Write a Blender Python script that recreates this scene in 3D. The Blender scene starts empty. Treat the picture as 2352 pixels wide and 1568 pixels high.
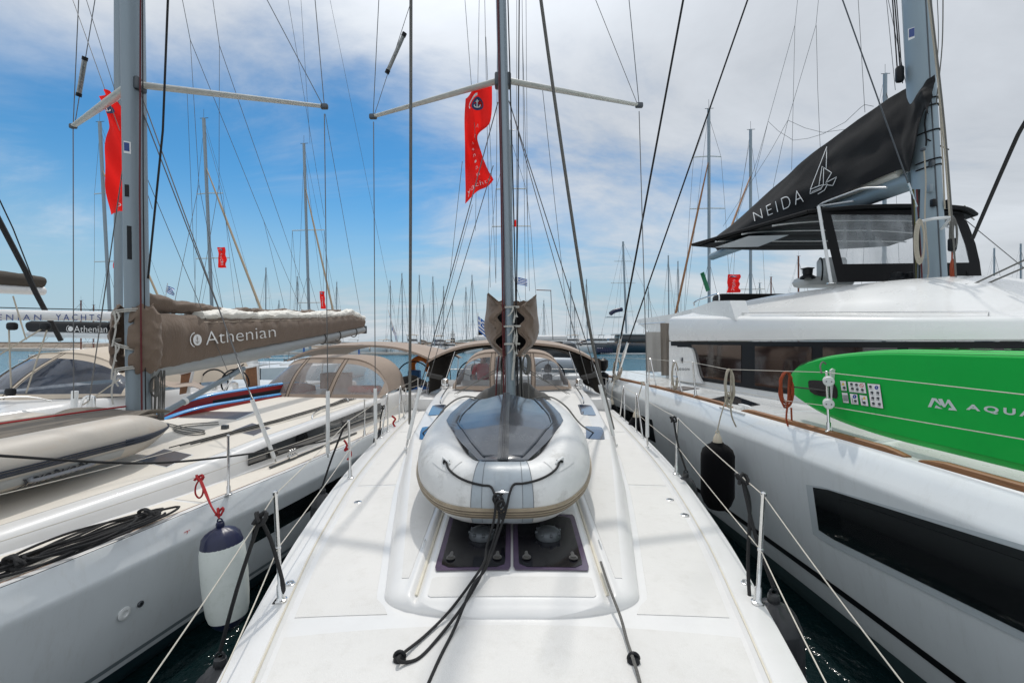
import bpy, bmesh, math, random
from mathutils import Vector, Matrix, noise
R = math.radians
rnd = random.Random(7)
sc = bpy.context.scene
COL = sc.collection
V = Vector

# ---------------------------------------------------------------- camera
H = 2.9                       # eye height above the water (standing on the foredeck)
FPX, CX, CY = 1045.0, 1176.0, 784.0
cam = bpy.data.cameras.new('camera'); cam.lens = 36.0*FPX/2352.0; cam.sensor_width = 36.0
cam.clip_start = 0.05; cam.clip_end = 60000
camo = bpy.data.objects.new('camera', cam); COL.objects.link(camo)
camo.location = (0, 0, H); camo.rotation_euler = (R(90), 0, 0)
sc.camera = camo

# ---------------------------------------------------------------- world: clear sky with broken high cloud
SUN_EL, SUN_AZ = 60.0, 2.0    # degrees above the horizon, degrees right of straight ahead (+Y)
w = bpy.data.worlds.new('World'); sc.world = w; w.use_nodes = True
nt = w.node_tree; N = nt.nodes; L = nt.links
for n in list(N): N.remove(n)
def nd(t, **k):
    n = N.new(t)
    for a, b in k.items(): setattr(n, a, b)
    return n
out = nd('ShaderNodeOutputWorld'); bg = nd('ShaderNodeBackground')
sky = nd('ShaderNodeTexSky', sky_type='NISHITA', sun_disc=False)
sky.sun_elevation = R(SUN_EL); sky.sun_rotation = R(SUN_AZ)
sky.air_density = 1.0; sky.dust_density = 0.0; sky.ozone_density = 1.0
tc = nd('ShaderNodeTexCoord'); sep = nd('ShaderNodeSeparateXYZ'); L.new(tc.outputs['Generated'], sep.inputs[0])
def mth(op, a, b=None, c=None, clamp=False):
    n = nd('ShaderNodeMath', operation=op); n.use_clamp = clamp
    for i, v in enumerate((a, b, c)):
        if v is None: continue
        if isinstance(v, (int, float)): n.inputs[i].default_value = v
        else: L.new(v, n.inputs[i])
    return n.outputs[0]
zz = mth('ADD', mth('MAXIMUM', sep.outputs[2], 0.0), 0.22)
px_ = mth('DIVIDE', sep.outputs[0], zz); py_ = mth('DIVIDE', sep.outputs[1], zz)
cmb = nd('ShaderNodeCombineXYZ'); L.new(px_, cmb.inputs[0]); L.new(py_, cmb.inputs[1])
mp = nd('ShaderNodeMapping'); mp.inputs['Rotation'].default_value = (0, 0, R(25)); mp.inputs['Scale'].default_value = (0.75, 1.25, 1); L.new(cmb.outputs[0], mp.inputs[0])
n1 = nd('ShaderNodeTexNoise'); n1.inputs['Scale'].default_value = 1.15; n1.inputs['Detail'].default_value = 9; n1.inputs['Roughness'].default_value = 0.62; n1.inputs['Distortion'].default_value = 0.45
L.new(mp.outputs[0], n1.inputs['Vector'])
n2 = nd('ShaderNodeTexNoise'); n2.inputs['Scale'].default_value = 0.55; n2.inputs['Detail'].default_value = 4
L.new(mp.outputs[0], n2.inputs['Vector'])
# a clear patch of sky low on the left
def patch(vec, r0, r1):
    dn = nd('ShaderNodeVectorMath', operation='DISTANCE'); L.new(tc.outputs['Generated'], dn.inputs[0])
    v = V(vec).normalized(); dn.inputs[1].default_value = v
    mr = nd('ShaderNodeMapRange', interpolation_type='SMOOTHSTEP'); L.new(dn.outputs['Value'], mr.inputs['Value'])
    mr.inputs['From Min'].default_value = r0; mr.inputs['From Max'].default_value = r1
    mr.inputs['To Min'].default_value = 1; mr.inputs['To Max'].default_value = 0
    return mr.outputs['Result']
clear = mth('ADD', mth('MULTIPLY', patch((-1.15, 1, 0.22), 0.15, 0.52), 1.25), mth('MULTIPLY', patch((-0.15, 1, 0.22), 0.10, 0.42), 0.75))
clear = mth('ADD', clear, mth('MULTIPLY', patch((-0.52, 1, 0.40), 0.05, 0.40), 0.62))
clear = mth('ADD', clear, mth('MULTIPLY', patch((0.40, 1, 0.14), 0.05, 0.50), 0.60))
nz = mth('ADD', mth('MULTIPLY', n1.outputs[0], 0.72), mth('MULTIPLY', n2.outputs[0], 0.28))
cov = mth('ADD', mth('SUBTRACT', nz, mth('MULTIPLY', clear, 0.30)), 0.25)
cm = nd('ShaderNodeMapRange', interpolation_type='SMOOTHSTEP'); L.new(cov, cm.inputs['Value'])
cm.inputs['From Min'].default_value = 0.40; cm.inputs['From Max'].default_value = 0.72
# cloud brightness varies a little (thin grey undersides), brighter up towards the sun
shade = nd('ShaderNodeMapRange'); L.new(mth('ADD', mth('MULTIPLY', n2.outputs[0], 0.35), mth('MULTIPLY', n1.outputs[0], 0.65)), shade.inputs['Value'])
shade.inputs['From Min'].default_value = 0.40; shade.inputs['From Max'].default_value = 0.64
shade.inputs['To Min'].default_value = 0.66; shade.inputs['To Max'].default_value = 0.96
glow = mth('MULTIPLY', patch((-0.05, 0.5, 0.84), 0.05, 0.70), 1.05)
side = nd('ShaderNodeMapRange', interpolation_type='SMOOTHSTEP'); L.new(sep.outputs[1], side.inputs['Value'])
side.inputs['From Min'].default_value = -0.5; side.inputs['From Max'].default_value = 0.45; side.inputs['To Min'].default_value = 1.40; side.inputs['To Max'].default_value = 1.0
cb = mth('ADD', mth('MULTIPLY', shade.outputs[0], side.outputs[0]), glow)
ccol = nd('ShaderNodeVectorMath', operation='SCALE'); ccol.inputs[0].default_value = (0.93, 0.97, 1.02); L.new(cb, ccol.inputs['Scale'])
skyv = nd('ShaderNodeVectorMath', operation='MULTIPLY'); L.new(sky.outputs[0], skyv.inputs[0]); skyv.inputs[1].default_value = (0.046, 0.104, 0.130)
# pale haze towards the horizon
hz = nd('ShaderNodeMapRange', interpolation_type='SMOOTHERSTEP'); L.new(sep.outputs[2], hz.inputs['Value'])
hz.inputs['From Min'].default_value = -0.02; hz.inputs['From Max'].default_value = 0.36; hz.inputs['To Min'].default_value = 1.0; hz.inputs['To Max'].default_value = 0.0
hm_ = nd('ShaderNodeMix', data_type='RGBA'); L.new(hz.outputs[0], hm_.inputs[0]); L.new(skyv.outputs[0], hm_.inputs[6]); hm_.inputs[7].default_value = (0.50, 0.67, 0.78, 1)
mx = nd('ShaderNodeMix', data_type='RGBA'); L.new(mth('MULTIPLY', cm.outputs[0], 0.92), mx.inputs[0]); L.new(hm_.outputs[2], mx.inputs[6]); L.new(ccol.outputs[0], mx.inputs[7])
L.new(mx.outputs[2], bg.inputs[0]); bg.inputs[1].default_value = 1.0
L.new(bg.outputs[0], out.inputs[0])

# ---------------------------------------------------------------- sun and exposure
sun = bpy.data.lights.new('sun', 'SUN'); sun.energy = 2.2; sun.angle = R(1.4); sun.color = (1.0, 0.955, 0.89)
so = bpy.data.objects.new('sun', sun); COL.objects.link(so); so.location = (0, 20, 40)
sd = V((math.sin(R(SUN_AZ))*math.cos(R(SUN_EL)), math.cos(R(SUN_AZ))*math.cos(R(SUN_EL)), math.sin(R(SUN_EL))))
so.rotation_euler = (-sd).to_track_quat('-Z', 'Y').to_euler()
sc.view_settings.view_transform = 'Standard'; sc.view_settings.look = 'None'
sc.view_settings.exposure = -0.22; sc.view_settings.gamma = 1.0
sc.cycles.max_bounces = 8; sc.cycles.transparent_max_bounces = 16

# ---------------------------------------------------------------- helpers
def P(u, v, Y):               # point of the place seen at (u, v) of the 2352x1568 survey, at distance Y
    return V(((u-CX)/FPX*Y, Y, H-(v-CY)/FPX*Y))
def PZ(u, v, z): return P(u, v, (H-z)*FPX/(v-CY))
def PX(u, v, x): return P(u, v, x*FPX/(u-CX))
def lerp(a, b, t): return a+(b-a)*t
def interp(tab, x):
    if x <= tab[0][0]: return tab[0][1]
    for (a, fa), (b, fb) in zip(tab, tab[1:]):
        if x <= b:
            t = (x-a)/(b-a); return fa+(fb-fa)*t
    return tab[-1][1]
def sinterp(tab, x):          # smooth (Catmull-Rom like) interpolation of a table
    n = len(tab)
    if x <= tab[0][0]: return tab[0][1]
    if x >= tab[-1][0]: return tab[-1][1]
    for i in range(n-1):
        if x <= tab[i+1][0]:
            x0, y0 = tab[i]; x1, y1 = tab[i+1]
            def sl(j):
                if j <= 0: return (tab[1][1]-tab[0][1])/(tab[1][0]-tab[0][0])
                if j >= n-1: return (tab[-1][1]-tab[-2][1])/(tab[-1][0]-tab[-2][0])
                return (tab[j+1][1]-tab[j-1][1])/(tab[j+1][0]-tab[j-1][0])
            h = x1-x0; t = (x-x0)/h; m0, m1 = sl(i)*h, sl(i+1)*h
            return (2*t**3-3*t*t+1)*y0+(t**3-2*t*t+t)*m0+(-2*t**3+3*t*t)*y1+(t**3-t*t)*m1
def smooth_path(pts, n=8):
    pts = [V(p) for p in pts]
    if len(pts) < 3: return pts
    out = []
    for i in range(len(pts)-1):
        p0 = pts[max(i-1, 0)]; p1 = pts[i]; p2 = pts[i+1]; p3 = pts[min(i+2, len(pts)-1)]
        for k in range(n):
            t = k/n
            out.append(0.5*((2*p1)+(p2-p0)*t+(2*p0-5*p1+4*p2-p3)*t*t+(3*p1-p0-3*p2+p3)*t**3))
    out.append(pts[-1]); return out
def nz3(p, s, seed=0.0): return noise.noise(V(p)*s+V((seed, seed*1.7, -seed)))

class MB:
    def __init__(s): s.v = []; s.f = []
    def add(s, vs, fs):
        o = len(s.v); s.v += [V(p) for p in vs]; s.f += [tuple(i+o for i in f) for f in fs]; return s
    def grid(s, rows, closed_u=False, flip=False):
        n, m = len(rows), len(rows[0]); vs = [p for r in rows for p in r]; fs = []
        for i in range(n-1):
            for j in range(m if closed_u else m-1):
                a = i*m+j; b = i*m+(j+1) % m; c = (i+1)*m+(j+1) % m; d = (i+1)*m+j
                fs.append((a, d, c, b) if flip else (a, b, c, d))
        return s.add(vs, fs)
    def tube(s, pts, r, n=8, closed=False, caps=True, rz=None):
        pts = [V(p) for p in pts]; k = len(pts)
        rs = list(r) if isinstance(r, (list, tuple)) else [r]*k
        tang = []
        for i in range(k):
            a = pts[(i-1) % k] if (closed or i > 0) else pts[0]; b = pts[(i+1) % k] if (closed or i < k-1) else pts[-1]
            d = b-a; tang.append(d.normalized() if d.length > 1e-9 else V((0, 0, 1)))
        up = V((0, 0, 1)) if abs(tang[0].z) < 0.95 else V((0, 1, 0))
        nx = tang[0].cross(up).normalized(); rows = []
        for i in range(k):
            t = tang[i]; nx = (nx-t*nx.dot(t)).normalized(); ny = t.cross(nx)
            rows.append([pts[i]+(nx*math.cos(2*math.pi*j/n)*rs[i]+ny*math.sin(2*math.pi*j/n)*(rs[i] if rz is None else rs[i]*rz)) for j in range(n)])
        if closed: rows.append(rows[0])
        o = len(s.v); s.grid(rows, closed_u=True)
        if caps and not closed:
            s.f.append(tuple(o+j for j in reversed(range(n)))); s.f.append(tuple(o+(k-1)*n+j for j in range(n)))
        return s
    def lathe(s, c, axis, prof, n=20):     # prof: (distance along axis, radius)
        axis = V(axis).normalized(); up = V((0, 0, 1)) if abs(axis.z) < 0.9 else V((1, 0, 0))
        a = axis.cross(up).normalized(); b = axis.cross(a); c = V(c)
        rows = [[c+axis*h+(a*math.cos(2*math.pi*j/n)+b*math.sin(2*math.pi*j/n))*max(r, 1e-4) for j in range(n)] for h, r in prof]
        return s.grid(rows, closed_u=True)
    def box(s, c, sx, sy, sz, ax=None, bev=0.0):
        c = V(c); X, Y_, Z = (V((1, 0, 0)), V((0, 1, 0)), V((0, 0, 1))) if ax is None else ax
        if bev <= 0:
            vs = [c+X*(i*sx/2)+Y_*(j*sy/2)+Z*(k*sz/2) for k in (-1, 1) for j in (-1, 1) for i in (-1, 1)]
            return s.add(vs, [(0, 2, 3, 1), (4, 5, 7, 6), (0, 1, 5, 4), (2, 6, 7, 3), (0, 4, 6, 2), (1, 3, 7, 5)])
        b = bev; rows = []
        hx, hy, hz = sx/2, sy/2, sz/2
        def ring(x, y, z, rr):
            pts = []
            for qx, qy, a0 in ((1, 1, 0), (-1, 1, 90), (-1, -1, 180), (1, -1, 270)):
                for a in (0, 30, 60, 90):
                    pts.append(c+X*(qx*(x-rr)+rr*math.cos(R(a0+a)))+Y_*(qy*(y-rr)+rr*math.sin(R(a0+a)))+Z*z)
            return pts
        rows = [ring(hx-b, hy-b, -hz, b*0.3), ring(hx-b*.3, hy-b*.3, -hz+b*.3, b*.8), ring(hx, hy, -hz+b, b), ring(hx, hy, hz-b, b), ring(hx-b*.3, hy-b*.3, hz-b*.3, b*.8), ring(hx-b, hy-b, hz, b*0.3)]
        o = len(s.v); s.grid(rows, closed_u=True); m = 16
        s.f.append(tuple(o+j for j in reversed(range(m)))); s.f.append(tuple(o+5*m+j for j in range(m)))
        return s
    def prism(s, poly, d):                 # polygon (3D points) pushed along vector d
        n = len(poly); poly = [V(p) for p in poly]; d = V(d); o = len(s.v)
        s.v += poly+[p+d for p in poly]
        s.f.append(tuple(o+i for i in range(n))); s.f.append(tuple(o+n+i for i in reversed(range(n))))
        for i in range(n):
            j = (i+1) % n; s.f.append((o+i, o+n+i, o+n+j, o+j))
        return s
    def sheet(s, rows, th=0.004):          # a grid with thickness
        n, m = len(rows), len(rows[0])
        nor = [[None]*m for _ in range(n)]
        for i in range(n):
            for j in range(m):
                du = rows[i][min(j+1, m-1)]-rows[i][max(j-1, 0)]; dv = rows[min(i+1, n-1)][j]-rows[max(i-1, 0)][j]
                q = du.cross(dv); nor[i][j] = q.normalized() if q.length > 1e-10 else V((0, 0, 1))
        back = [[rows[i][j]-nor[i][j]*th for j in range(m)] for i in range(n)]
        o = len(s.v); s.grid(rows); s.grid(back, flip=True); k = n*m
        for i in range(n-1):
            a, b = o+i*m, o+(i+1)*m; s.f.append((a, b, b+k, a+k)); a, b = a+m-1, b+m-1; s.f.append((b, a, a+k, b+k))
        for j in range(m-1):
            a, b = o+j, o+j+1; s.f.append((b, a, a+k, b+k)); a, b = a+(n-1)*m, b+(n-1)*m; s.f.append((a, b, b+k, a+k))
        return s

def obj(name, mb, mat, parent=None, smooth=35, label=None, subd=0):
    me = bpy.data.meshes.new(name); o = bpy.data.objects.new(name, me); COL.objects.link(o)
    org = V((0, 0, 0))
    if parent is not None:
        q = parent
        while q is not None: org = org+V(q.location); q = q.parent
        o.parent = parent
    elif mb.v:
        xs = [p.x for p in mb.v]; ys = [p.y for p in mb.v]; zs = [p.z for p in mb.v]
        org = V(((min(xs)+max(xs))/2, (min(ys)+max(ys))/2, min(zs))); o.location = org
    me.from_pydata([tuple(p-org) for p in mb.v], [], mb.f); me.validate()
    if smooth:
        me.polygons.foreach_set('use_smooth', [True]*len(me.polygons))
        me.set_sharp_from_angle(angle=R(smooth))
    if mat is not None: me.materials.append(mat)
    if label: o['label'] = label
    if subd:
        m = o.modifiers.new('sub', 'SUBSURF'); m.levels = m.render_levels = subd
    return o
def tag(o, label, cat=None, group=None, kind=None):
    if label: o['label'] = label
    if cat: o['category'] = cat
    if group: o['group'] = group
    if kind: o['kind'] = kind
    return o
def thing(name, label, cat, loc, group=None):
    o = bpy.data.objects.new(name, None); COL.objects.link(o); o.location = V(loc); o.empty_display_size = .3
    return tag(o, label, cat, group)
def copy_tree(o, parent=None):
    c = o.copy(); COL.objects.link(c); c.parent = parent
    for ch in list(o.children): copy_tree(ch, c)
    return c

# ---- lettering: flat letters laid on a surface
def text_mesh(txt, thin=0.0, space=1.0, res=3):
    cu = bpy.data.curves.new('t', 'FONT'); cu.body = txt; cu.resolution_u = res; cu.offset = thin; cu.space_character = space
    to = bpy.data.objects.new('t', cu); COL.objects.link(to)
    dg = bpy.context.evaluated_depsgraph_get(); me = bpy.data.meshes.new_from_object(to.evaluated_get(dg))
    vs = [V(v.co) for v in me.vertices]; fs = [tuple(p.vertices) for p in me.polygons]
    bpy.data.objects.remove(to); bpy.data.curves.remove(cu); bpy.data.meshes.remove(me)
    x0 = min(v.x for v in vs); x1 = max(v.x for v in vs); y0 = min(v.y for v in vs); y1 = max(v.y for v in vs)
    return [((v.x-x0)/(x1-x0), (v.y-y0)/(y1-y0)) for v in vs], fs
def quad_map(bl, br, tl, tr):
    bl, br, tl, tr = map(V, (bl, br, tl, tr))
    return lambda a, b: bl.lerp(br, a).lerp(tl.lerp(tr, a), b)
def lay(mb, vs, fs, fn): mb.add([fn(a, b) for a, b in vs], fs)
def ribbon(mb, pts, wd, fn):               # a drawn stroke (2D points) of width wd mapped by fn
    n = len(pts); Lp, Rp = [], []
    for i in range(n):
        a = pts[max(i-1, 0)]; b = pts[min(i+1, n-1)]; dx, dy = b[0]-a[0], b[1]-a[1]; l = math.hypot(dx, dy) or 1
        nx, ny = -dy/l*wd/2, dx/l*wd/2
        Lp.append(fn(pts[i][0]+nx, pts[i][1]+ny)); Rp.append(fn(pts[i][0]-nx, pts[i][1]-ny))
    mb.grid([Lp, Rp])
def disc(mb, cx, cy, rx, ry, fn, n=28, a0=0, a1=360):
    vs = [fn(cx, cy)]+[fn(cx+rx*math.cos(R(a0+(a1-a0)*i/n)), cy+ry*math.sin(R(a0+(a1-a0)*i/n))) for i in range(n+1)]
    mb.add(vs, [(0, i, i+1) for i in range(1, n+1)])

# ---------------------------------------------------------------- materials
MATS = {}
def mat(name, col, rough=0.5, metal=0.0, bump=0.0, bscale=60.0, var=0.0, vscale=4.0, coat=0.0, spec=0.5, alpha=1.0, stretch=(1, 1, 1), trans=0.0, sheen=0.0, bdist=0.02, dirt=None, emit=None):
    if name in MATS: return MATS[name]
    m = bpy.data.materials.new(name); m.use_nodes = True; t = m.node_tree; b = t.nodes['Principled BSDF']
    b.inputs['Base Color'].default_value = (*col, 1); b.inputs['Roughness'].default_value = rough; b.inputs['Metallic'].default_value = metal
    b.inputs['Coat Weight'].default_value = coat; b.inputs['Coat Roughness'].default_value = 0.08; b.inputs['Specular IOR Level'].default_value = spec
    b.inputs['Alpha'].default_value = alpha; b.inputs['Transmission Weight'].default_value = trans; b.inputs['Sheen Weight'].default_value = sheen
    co = t.nodes.new('ShaderNodeTexCoord'); mpn = t.nodes.new('ShaderNodeMapping'); mpn.inputs['Scale'].default_value = stretch
    t.links.new(co.outputs['Object'], mpn.inputs[0])
    if var > 0:
        n = t.nodes.new('ShaderNodeTexNoise'); n.inputs['Scale'].default_value = vscale; n.inputs['Detail'].default_value = 6; n.inputs['Roughness'].default_value = 0.65
        t.links.new(mpn.outputs[0], n.inputs['Vector'])
        mr = t.nodes.new('ShaderNodeMapRange'); mr.inputs['From Min'].default_value = 0.3; mr.inputs['From Max'].default_value = 0.7; mr.inputs['To Min'].default_value = 1-var; mr.inputs['To Max'].default_value = 1+var*0.6
        t.links.new(n.outputs[0], mr.inputs['Value'])
        sv = t.nodes.new('ShaderNodeVectorMath'); sv.operation = 'SCALE'; sv.inputs[0].default_value = col; t.links.new(mr.outputs[0], sv.inputs['Scale'])
        last = sv.outputs[0]
        if dirt:
            n3 = t.nodes.new('ShaderNodeTexNoise'); n3.inputs['Scale'].default_value = dirt[2]; n3.inputs['Detail'].default_value = 8; n3.inputs['Roughness'].default_value = .75
            t.links.new(mpn.outputs[0], n3.inputs['Vector'])
            m3 = t.nodes.new('ShaderNodeMapRange'); m3.inputs['From Min'].default_value = 0.52; m3.inputs['From Max'].default_value = 0.75; m3.inputs['To Max'].default_value = dirt[1]
            t.links.new(n3.outputs[0], m3.inputs['Value'])
            mxx = t.nodes.new('ShaderNodeMix'); mxx.data_type = 'RGBA'; t.links.new(m3.outputs[0], mxx.inputs[0]); t.links.new(last, mxx.inputs[6]); mxx.inputs[7].default_value = (*dirt[0], 1)
            last = mxx.outputs[2]
        t.links.new(last, b.inputs['Base Color'])
        m2 = t.nodes.new('ShaderNodeMapRange'); m2.inputs['To Min'].default_value = max(rough-0.08, 0.02); m2.inputs['To Max'].default_value = rough+0.12
        t.links.new(n.outputs[0], m2.inputs['Value']); t.links.new(m2.outputs[0], b.inputs['Roughness'])
    if bump > 0:
        n = t.nodes.new('ShaderNodeTexNoise'); n.inputs['Scale'].default_value = bscale; n.inputs['Detail'].default_value = 4
        t.links.new(mpn.outputs[0], n.inputs['Vector'])
        bp = t.nodes.new('ShaderNodeBump'); bp.inputs['Strength'].default_value = bump; bp.inputs['Distance'].default_value = bdist
        t.links.new(n.outputs[0], bp.inputs['Height']); t.links.new(bp.outputs[0], b.inputs['Normal'])
    MATS[name] = m; return m
gel = mat('white_gelcoat', (.715, .712, .70), .34, var=.035, vscale=1.5, coat=.15, bump=.02, bscale=3, bdist=.05, dirt=((.55, .53, .48), .16, 9))
gel_hull = mat('hull_gelcoat', (.80, .835, .85), .20, var=.03, vscale=1.2, coat=.3, bump=.03, bscale=2.0, bdist=.05, dirt=((.5, .47, .40), .24, 5), stretch=(2.2, 2.2, .4))
cat_gel = mat('catamaran_gelcoat', (.78, .79, .78), .25, var=.03, vscale=.9, coat=.4, bump=.02, bscale=2, bdist=.05)
cat_hull_m = mat('catamaran_hull_paint', (.80, .835, .845), .20, var=.03, vscale=1.1, coat=.3, bump=.03, bscale=1.7, bdist=.05, dirt=((.46, .46, .42), .22, 4), stretch=(2, 2, .4))
nonskid = mat('non_skid_deck', (.675, .667, .645), .7, var=.05, vscale=1.6, bump=.8, bscale=190, bdist=.003, dirt=((.46, .44, .39), .28, 9))
cream = mat('cream_non_skid', (.70, .655, .58), .65, var=.05, vscale=2, bump=.3, bscale=400, bdist=.002)
groove = mat('cream_sealant', (.62, .58, .48), .5, var=.1, vscale=8)
steel = mat('stainless_steel', (.72, .72, .71), .16, metal=1, var=.08, vscale=25)
alu = mat('anodised_aluminium', (.25, .30, .335), .45, metal=.5, var=.05, vscale=5, stretch=(1, 1, .15))
alu_w = mat('white_painted_aluminium', (.70, .71, .71), .3, var=.04, vscale=6)
alu_g = mat('grey_spreader_aluminium', (.60, .60, .56), .35, metal=.25, var=.12, vscale=7, dirt=((.35, .33, .28), .35, 8))
alu_d = mat('dark_cast_fitting', (.09, .10, .11), .4, metal=.6, var=.1, vscale=20)
wire_m = mat('rigging_wire', (.16, .16, .16), .35, metal=.7, var=.05, vscale=30)
blackrope = mat('black_rope', (.012, .012, .013), .75, bump=.9, bscale=260, bdist=.006)
greyrope = mat('grey_braided_rope', (.20, .195, .18), .8, bump=.8, bscale=320, var=.35, vscale=120)
beigerope = mat('beige_rope', (.52, .47, .38), .8, bump=.7, bscale=300, var=.15, vscale=60)
redrope = mat('red_rope', (.45, .015, .02), .7, bump=.7, bscale=300, var=.15, vscale=60)
orangerope = mat('orange_flecked_rope', (.50, .09, .03), .7, bump=.8, bscale=300, var=.5, vscale=150)
darkredrope = mat('dark_red_halyard', (.11, .012, .015), .7, bump=.5, bscale=200)
lifeline_m = mat('lifeline_wire', (.62, .58, .50), .45, metal=.2, var=.1, vscale=40)
taupe = mat('taupe_canvas', (.165, .118, .086), .9, bump=.5, bscale=38, bdist=.012, stretch=(1, 1, .35), var=.10, vscale=5, sheen=.2, dirt=((.13, .10, .08), .4, 3))
taupe_l = mat('light_taupe_canvas', (.34, .262, .205), .85, bump=.3, bscale=500, bdist=.003, var=.07, vscale=4, sheen=.2)
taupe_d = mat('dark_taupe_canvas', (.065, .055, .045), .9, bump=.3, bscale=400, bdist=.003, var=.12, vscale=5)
beige_c = mat('beige_canvas', (.55, .475, .385), .8, bump=.2, bscale=400, bdist=.003, var=.05, vscale=3)
greybrown = mat('grey_brown_canvas', (.155, .135, .11), .85, bump=.3, bscale=400, bdist=.003, var=.12, vscale=4, dirt=((.25, .20, .15), .4, 5))
charcoal = mat('charcoal_canvas', (.055, .052, .048), .9, bump=.5, bscale=60, bdist=.006, var=.15, vscale=5, sheen=.3)
blackc = mat('black_canvas', (.009, .009, .010), .85, spec=.25, bump=.3, bscale=300, bdist=.003, var=.15, vscale=4, sheen=.05)
sailw = mat('white_sailcloth', (.74, .72, .66), .6, bump=.15, bscale=30, var=.05, vscale=5)
web = mat('grey_webbing', (.50, .485, .44), .8, bump=.4, bscale=300, var=.08, vscale=30)
hyp = mat('light_grey_dinghy_fabric', (.64, .645, .635), .42, var=.10, vscale=2.5, bump=.12, bscale=26, dirt=((.22, .21, .18), .6, 4.5), coat=.05)
hyp_p = mat('blue_grey_dinghy_patch', (.33, .375, .41), .38, var=.06, vscale=5, bump=.05, bscale=30, dirt=((.20, .20, .19), .35, 6))
hyp_b = mat('beige_dinghy_fabric', (.47, .435, .385), .5, var=.08, vscale=4, bump=.05, bscale=40, dirt=((.38, .27, .18), .45, 4))
pvc = mat('dark_grey_pvc', (.050, .060, .075), .20, var=.10, vscale=4, bump=.04, bscale=6, bdist=.01, coat=.3, dirt=((.12, .12, .12), .5, 26))
strake = mat('brown_rubbing_strake', (.155, .125, .09), .55, var=.2, vscale=12)
strake_l = mat('sandy_strake_ridge', (.36, .30, .22), .5, var=.2, vscale=14)
navy_r = mat('navy_rubbing_strake', (.02, .027, .045), .5, var=.15, vscale=12)
rubber = mat('black_rubber', (.018, .019, .022), .42, var=.2, vscale=9, bump=.1, bscale=14, coat=.1, dirt=((.09, .085, .08), .5, 5))
fleece = mat('black_fleece_cover', (.006, .006, .007), 1.0, spec=.1, bump=.4, bscale=200, bdist=.004, sheen=.05)
navyv = mat('navy_vinyl', (.008, .012, .05), .35, var=.2, vscale=12, bump=.2, bscale=14)
whitev = mat('white_vinyl', (.78, .82, .77), .42, var=.05, vscale=5, bump=.05, bscale=40, dirt=((.40, .46, .36), .4, 7))
creamv = mat('cream_vinyl', (.60, .53, .42), .5)
tinted = mat('tinted_acrylic', (.006, .006, .009), .10, var=.2, vscale=4, coat=.4, dirt=((.035, .03, .032), .4, 70))
purple = mat('faded_acrylic_edge', (.085, .060, .105), .16, var=.12, vscale=14, coat=.4)
winm = mat('black_window_glass', (.008, .009, .010), .04, coat=1, spec=.7)
frame_b = mat('black_frame', (.005, .006, .008), .45, spec=.3)
teak = mat('weathered_teak', (.27, .125, .05), .55, var=.30, vscale=9, stretch=(1, .12, 1), bump=.25, bscale=60)
teak_b = mat('varnished_slats', (.22, .10, .045), .5, var=.3, vscale=20)
hatchm = mat('dusty_smoked_hatch', (.10, .075, .06), .35, var=.25, vscale=8, bump=.1, bscale=60)
green = mat('green_board_skin', (.0, .40, .05), .55, spec=.25, var=.04, vscale=2.5, bump=.08, bscale=240, bdist=.002, coat=.1, dirt=((.004, .22, .04), .25, 5))
green_l = mat('green_board_rail', (.02, .50, .08), .45, spec=.3, var=.03, vscale=4)
letter_w = mat('white_lettering', (.78, .78, .77), .6)
letter_b = mat('blue_lettering', (.02, .055, .22), .5)
letter_k = mat('dark_lettering', (.03, .035, .045), .5)
letter_s = mat('silver_lettering', (.55, .62, .60), .4)
redflag = mat('red_flag_cloth', (.85, .015, .012), .75, var=.06, vscale=5, bump=.1, bscale=60)
def translucent(m, col, fac):      # thin cloth lets the sun through
    t = m.node_tree; o = t.nodes['Material Output']; b = t.nodes['Principled BSDF']; tr = t.nodes.new('ShaderNodeBsdfTranslucent'); tr.inputs[0].default_value = (*col, 1)
    mxs = t.nodes.new('ShaderNodeMixShader'); mxs.inputs[0].default_value = fac; t.links.new(b.outputs[0], mxs.inputs[1]); t.links.new(tr.outputs[0], mxs.inputs[2]); t.links.new(mxs.outputs[0], o.inputs[0])
translucent(redflag, (.95, .02, .015), .5)
blueflag = mat('blue_flag_cloth', (.02, .12, .42), .75)
whiteflag = mat('white_flag_cloth', (.80, .80, .80), .75)
navyflag = mat('navy_print', (.03, .05, .14), .7)
greenflag = mat('green_flag_cloth', (.02, .18, .08), .75)
navyhull = mat('navy_hull_paint', (.010, .018, .032), .12, coat=.8, var=.2, vscale=.4)
white_far = mat('distant_white_paint', (.66, .67, .67), .35, var=.08, vscale=.7)
glass_far = mat('distant_dark_glass', (.025, .03, .035), .12)
wood_mast = mat('varnished_mast', (.17, .05, .025), .5, var=.2, vscale=3)
stone = mat('breakwater_stone', (.27, .225, .18), .9, var=.45, vscale=1.2, bump=.9, bscale=1.1, bdist=.6)
concrete = mat('quay_concrete', (.42, .39, .35), .85, var=.15, vscale=.5, bump=.3, bscale=3)
hillm = mat('hill_scrub', (.10, .11, .09), 1.0, var=.3, vscale=.002)
skin = mat('skin', (.42, .20, .13), .6); hairm = mat('dark_hair', (.03, .02, .015), .8)
shirt = mat('red_shirt', (.60, .02, .035), .8, bump=.3, bscale=30); pants = mat('navy_trousers', (.03, .035, .06), .85)
blue_b = mat('sky_blue_board_rail', (.02, .27, .62), .35, var=.05, vscale=4, coat=.2)
red_b = mat('red_board_deck', (.30, .012, .015), .45, var=.1, vscale=4)
pad_b = mat('black_deck_pad', (.018, .014, .014), .8, bump=.3, bscale=90)
yellowm = mat('warning_yellow', (.75, .50, .02), .5); bluem = mat('notice_blue', (.01, .05, .30), .5); redm = mat('notice_red', (.6, .03, .03), .5)
plast_w = mat('white_plastic', (.74, .75, .74), .35, var=.04, vscale=12)
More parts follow.
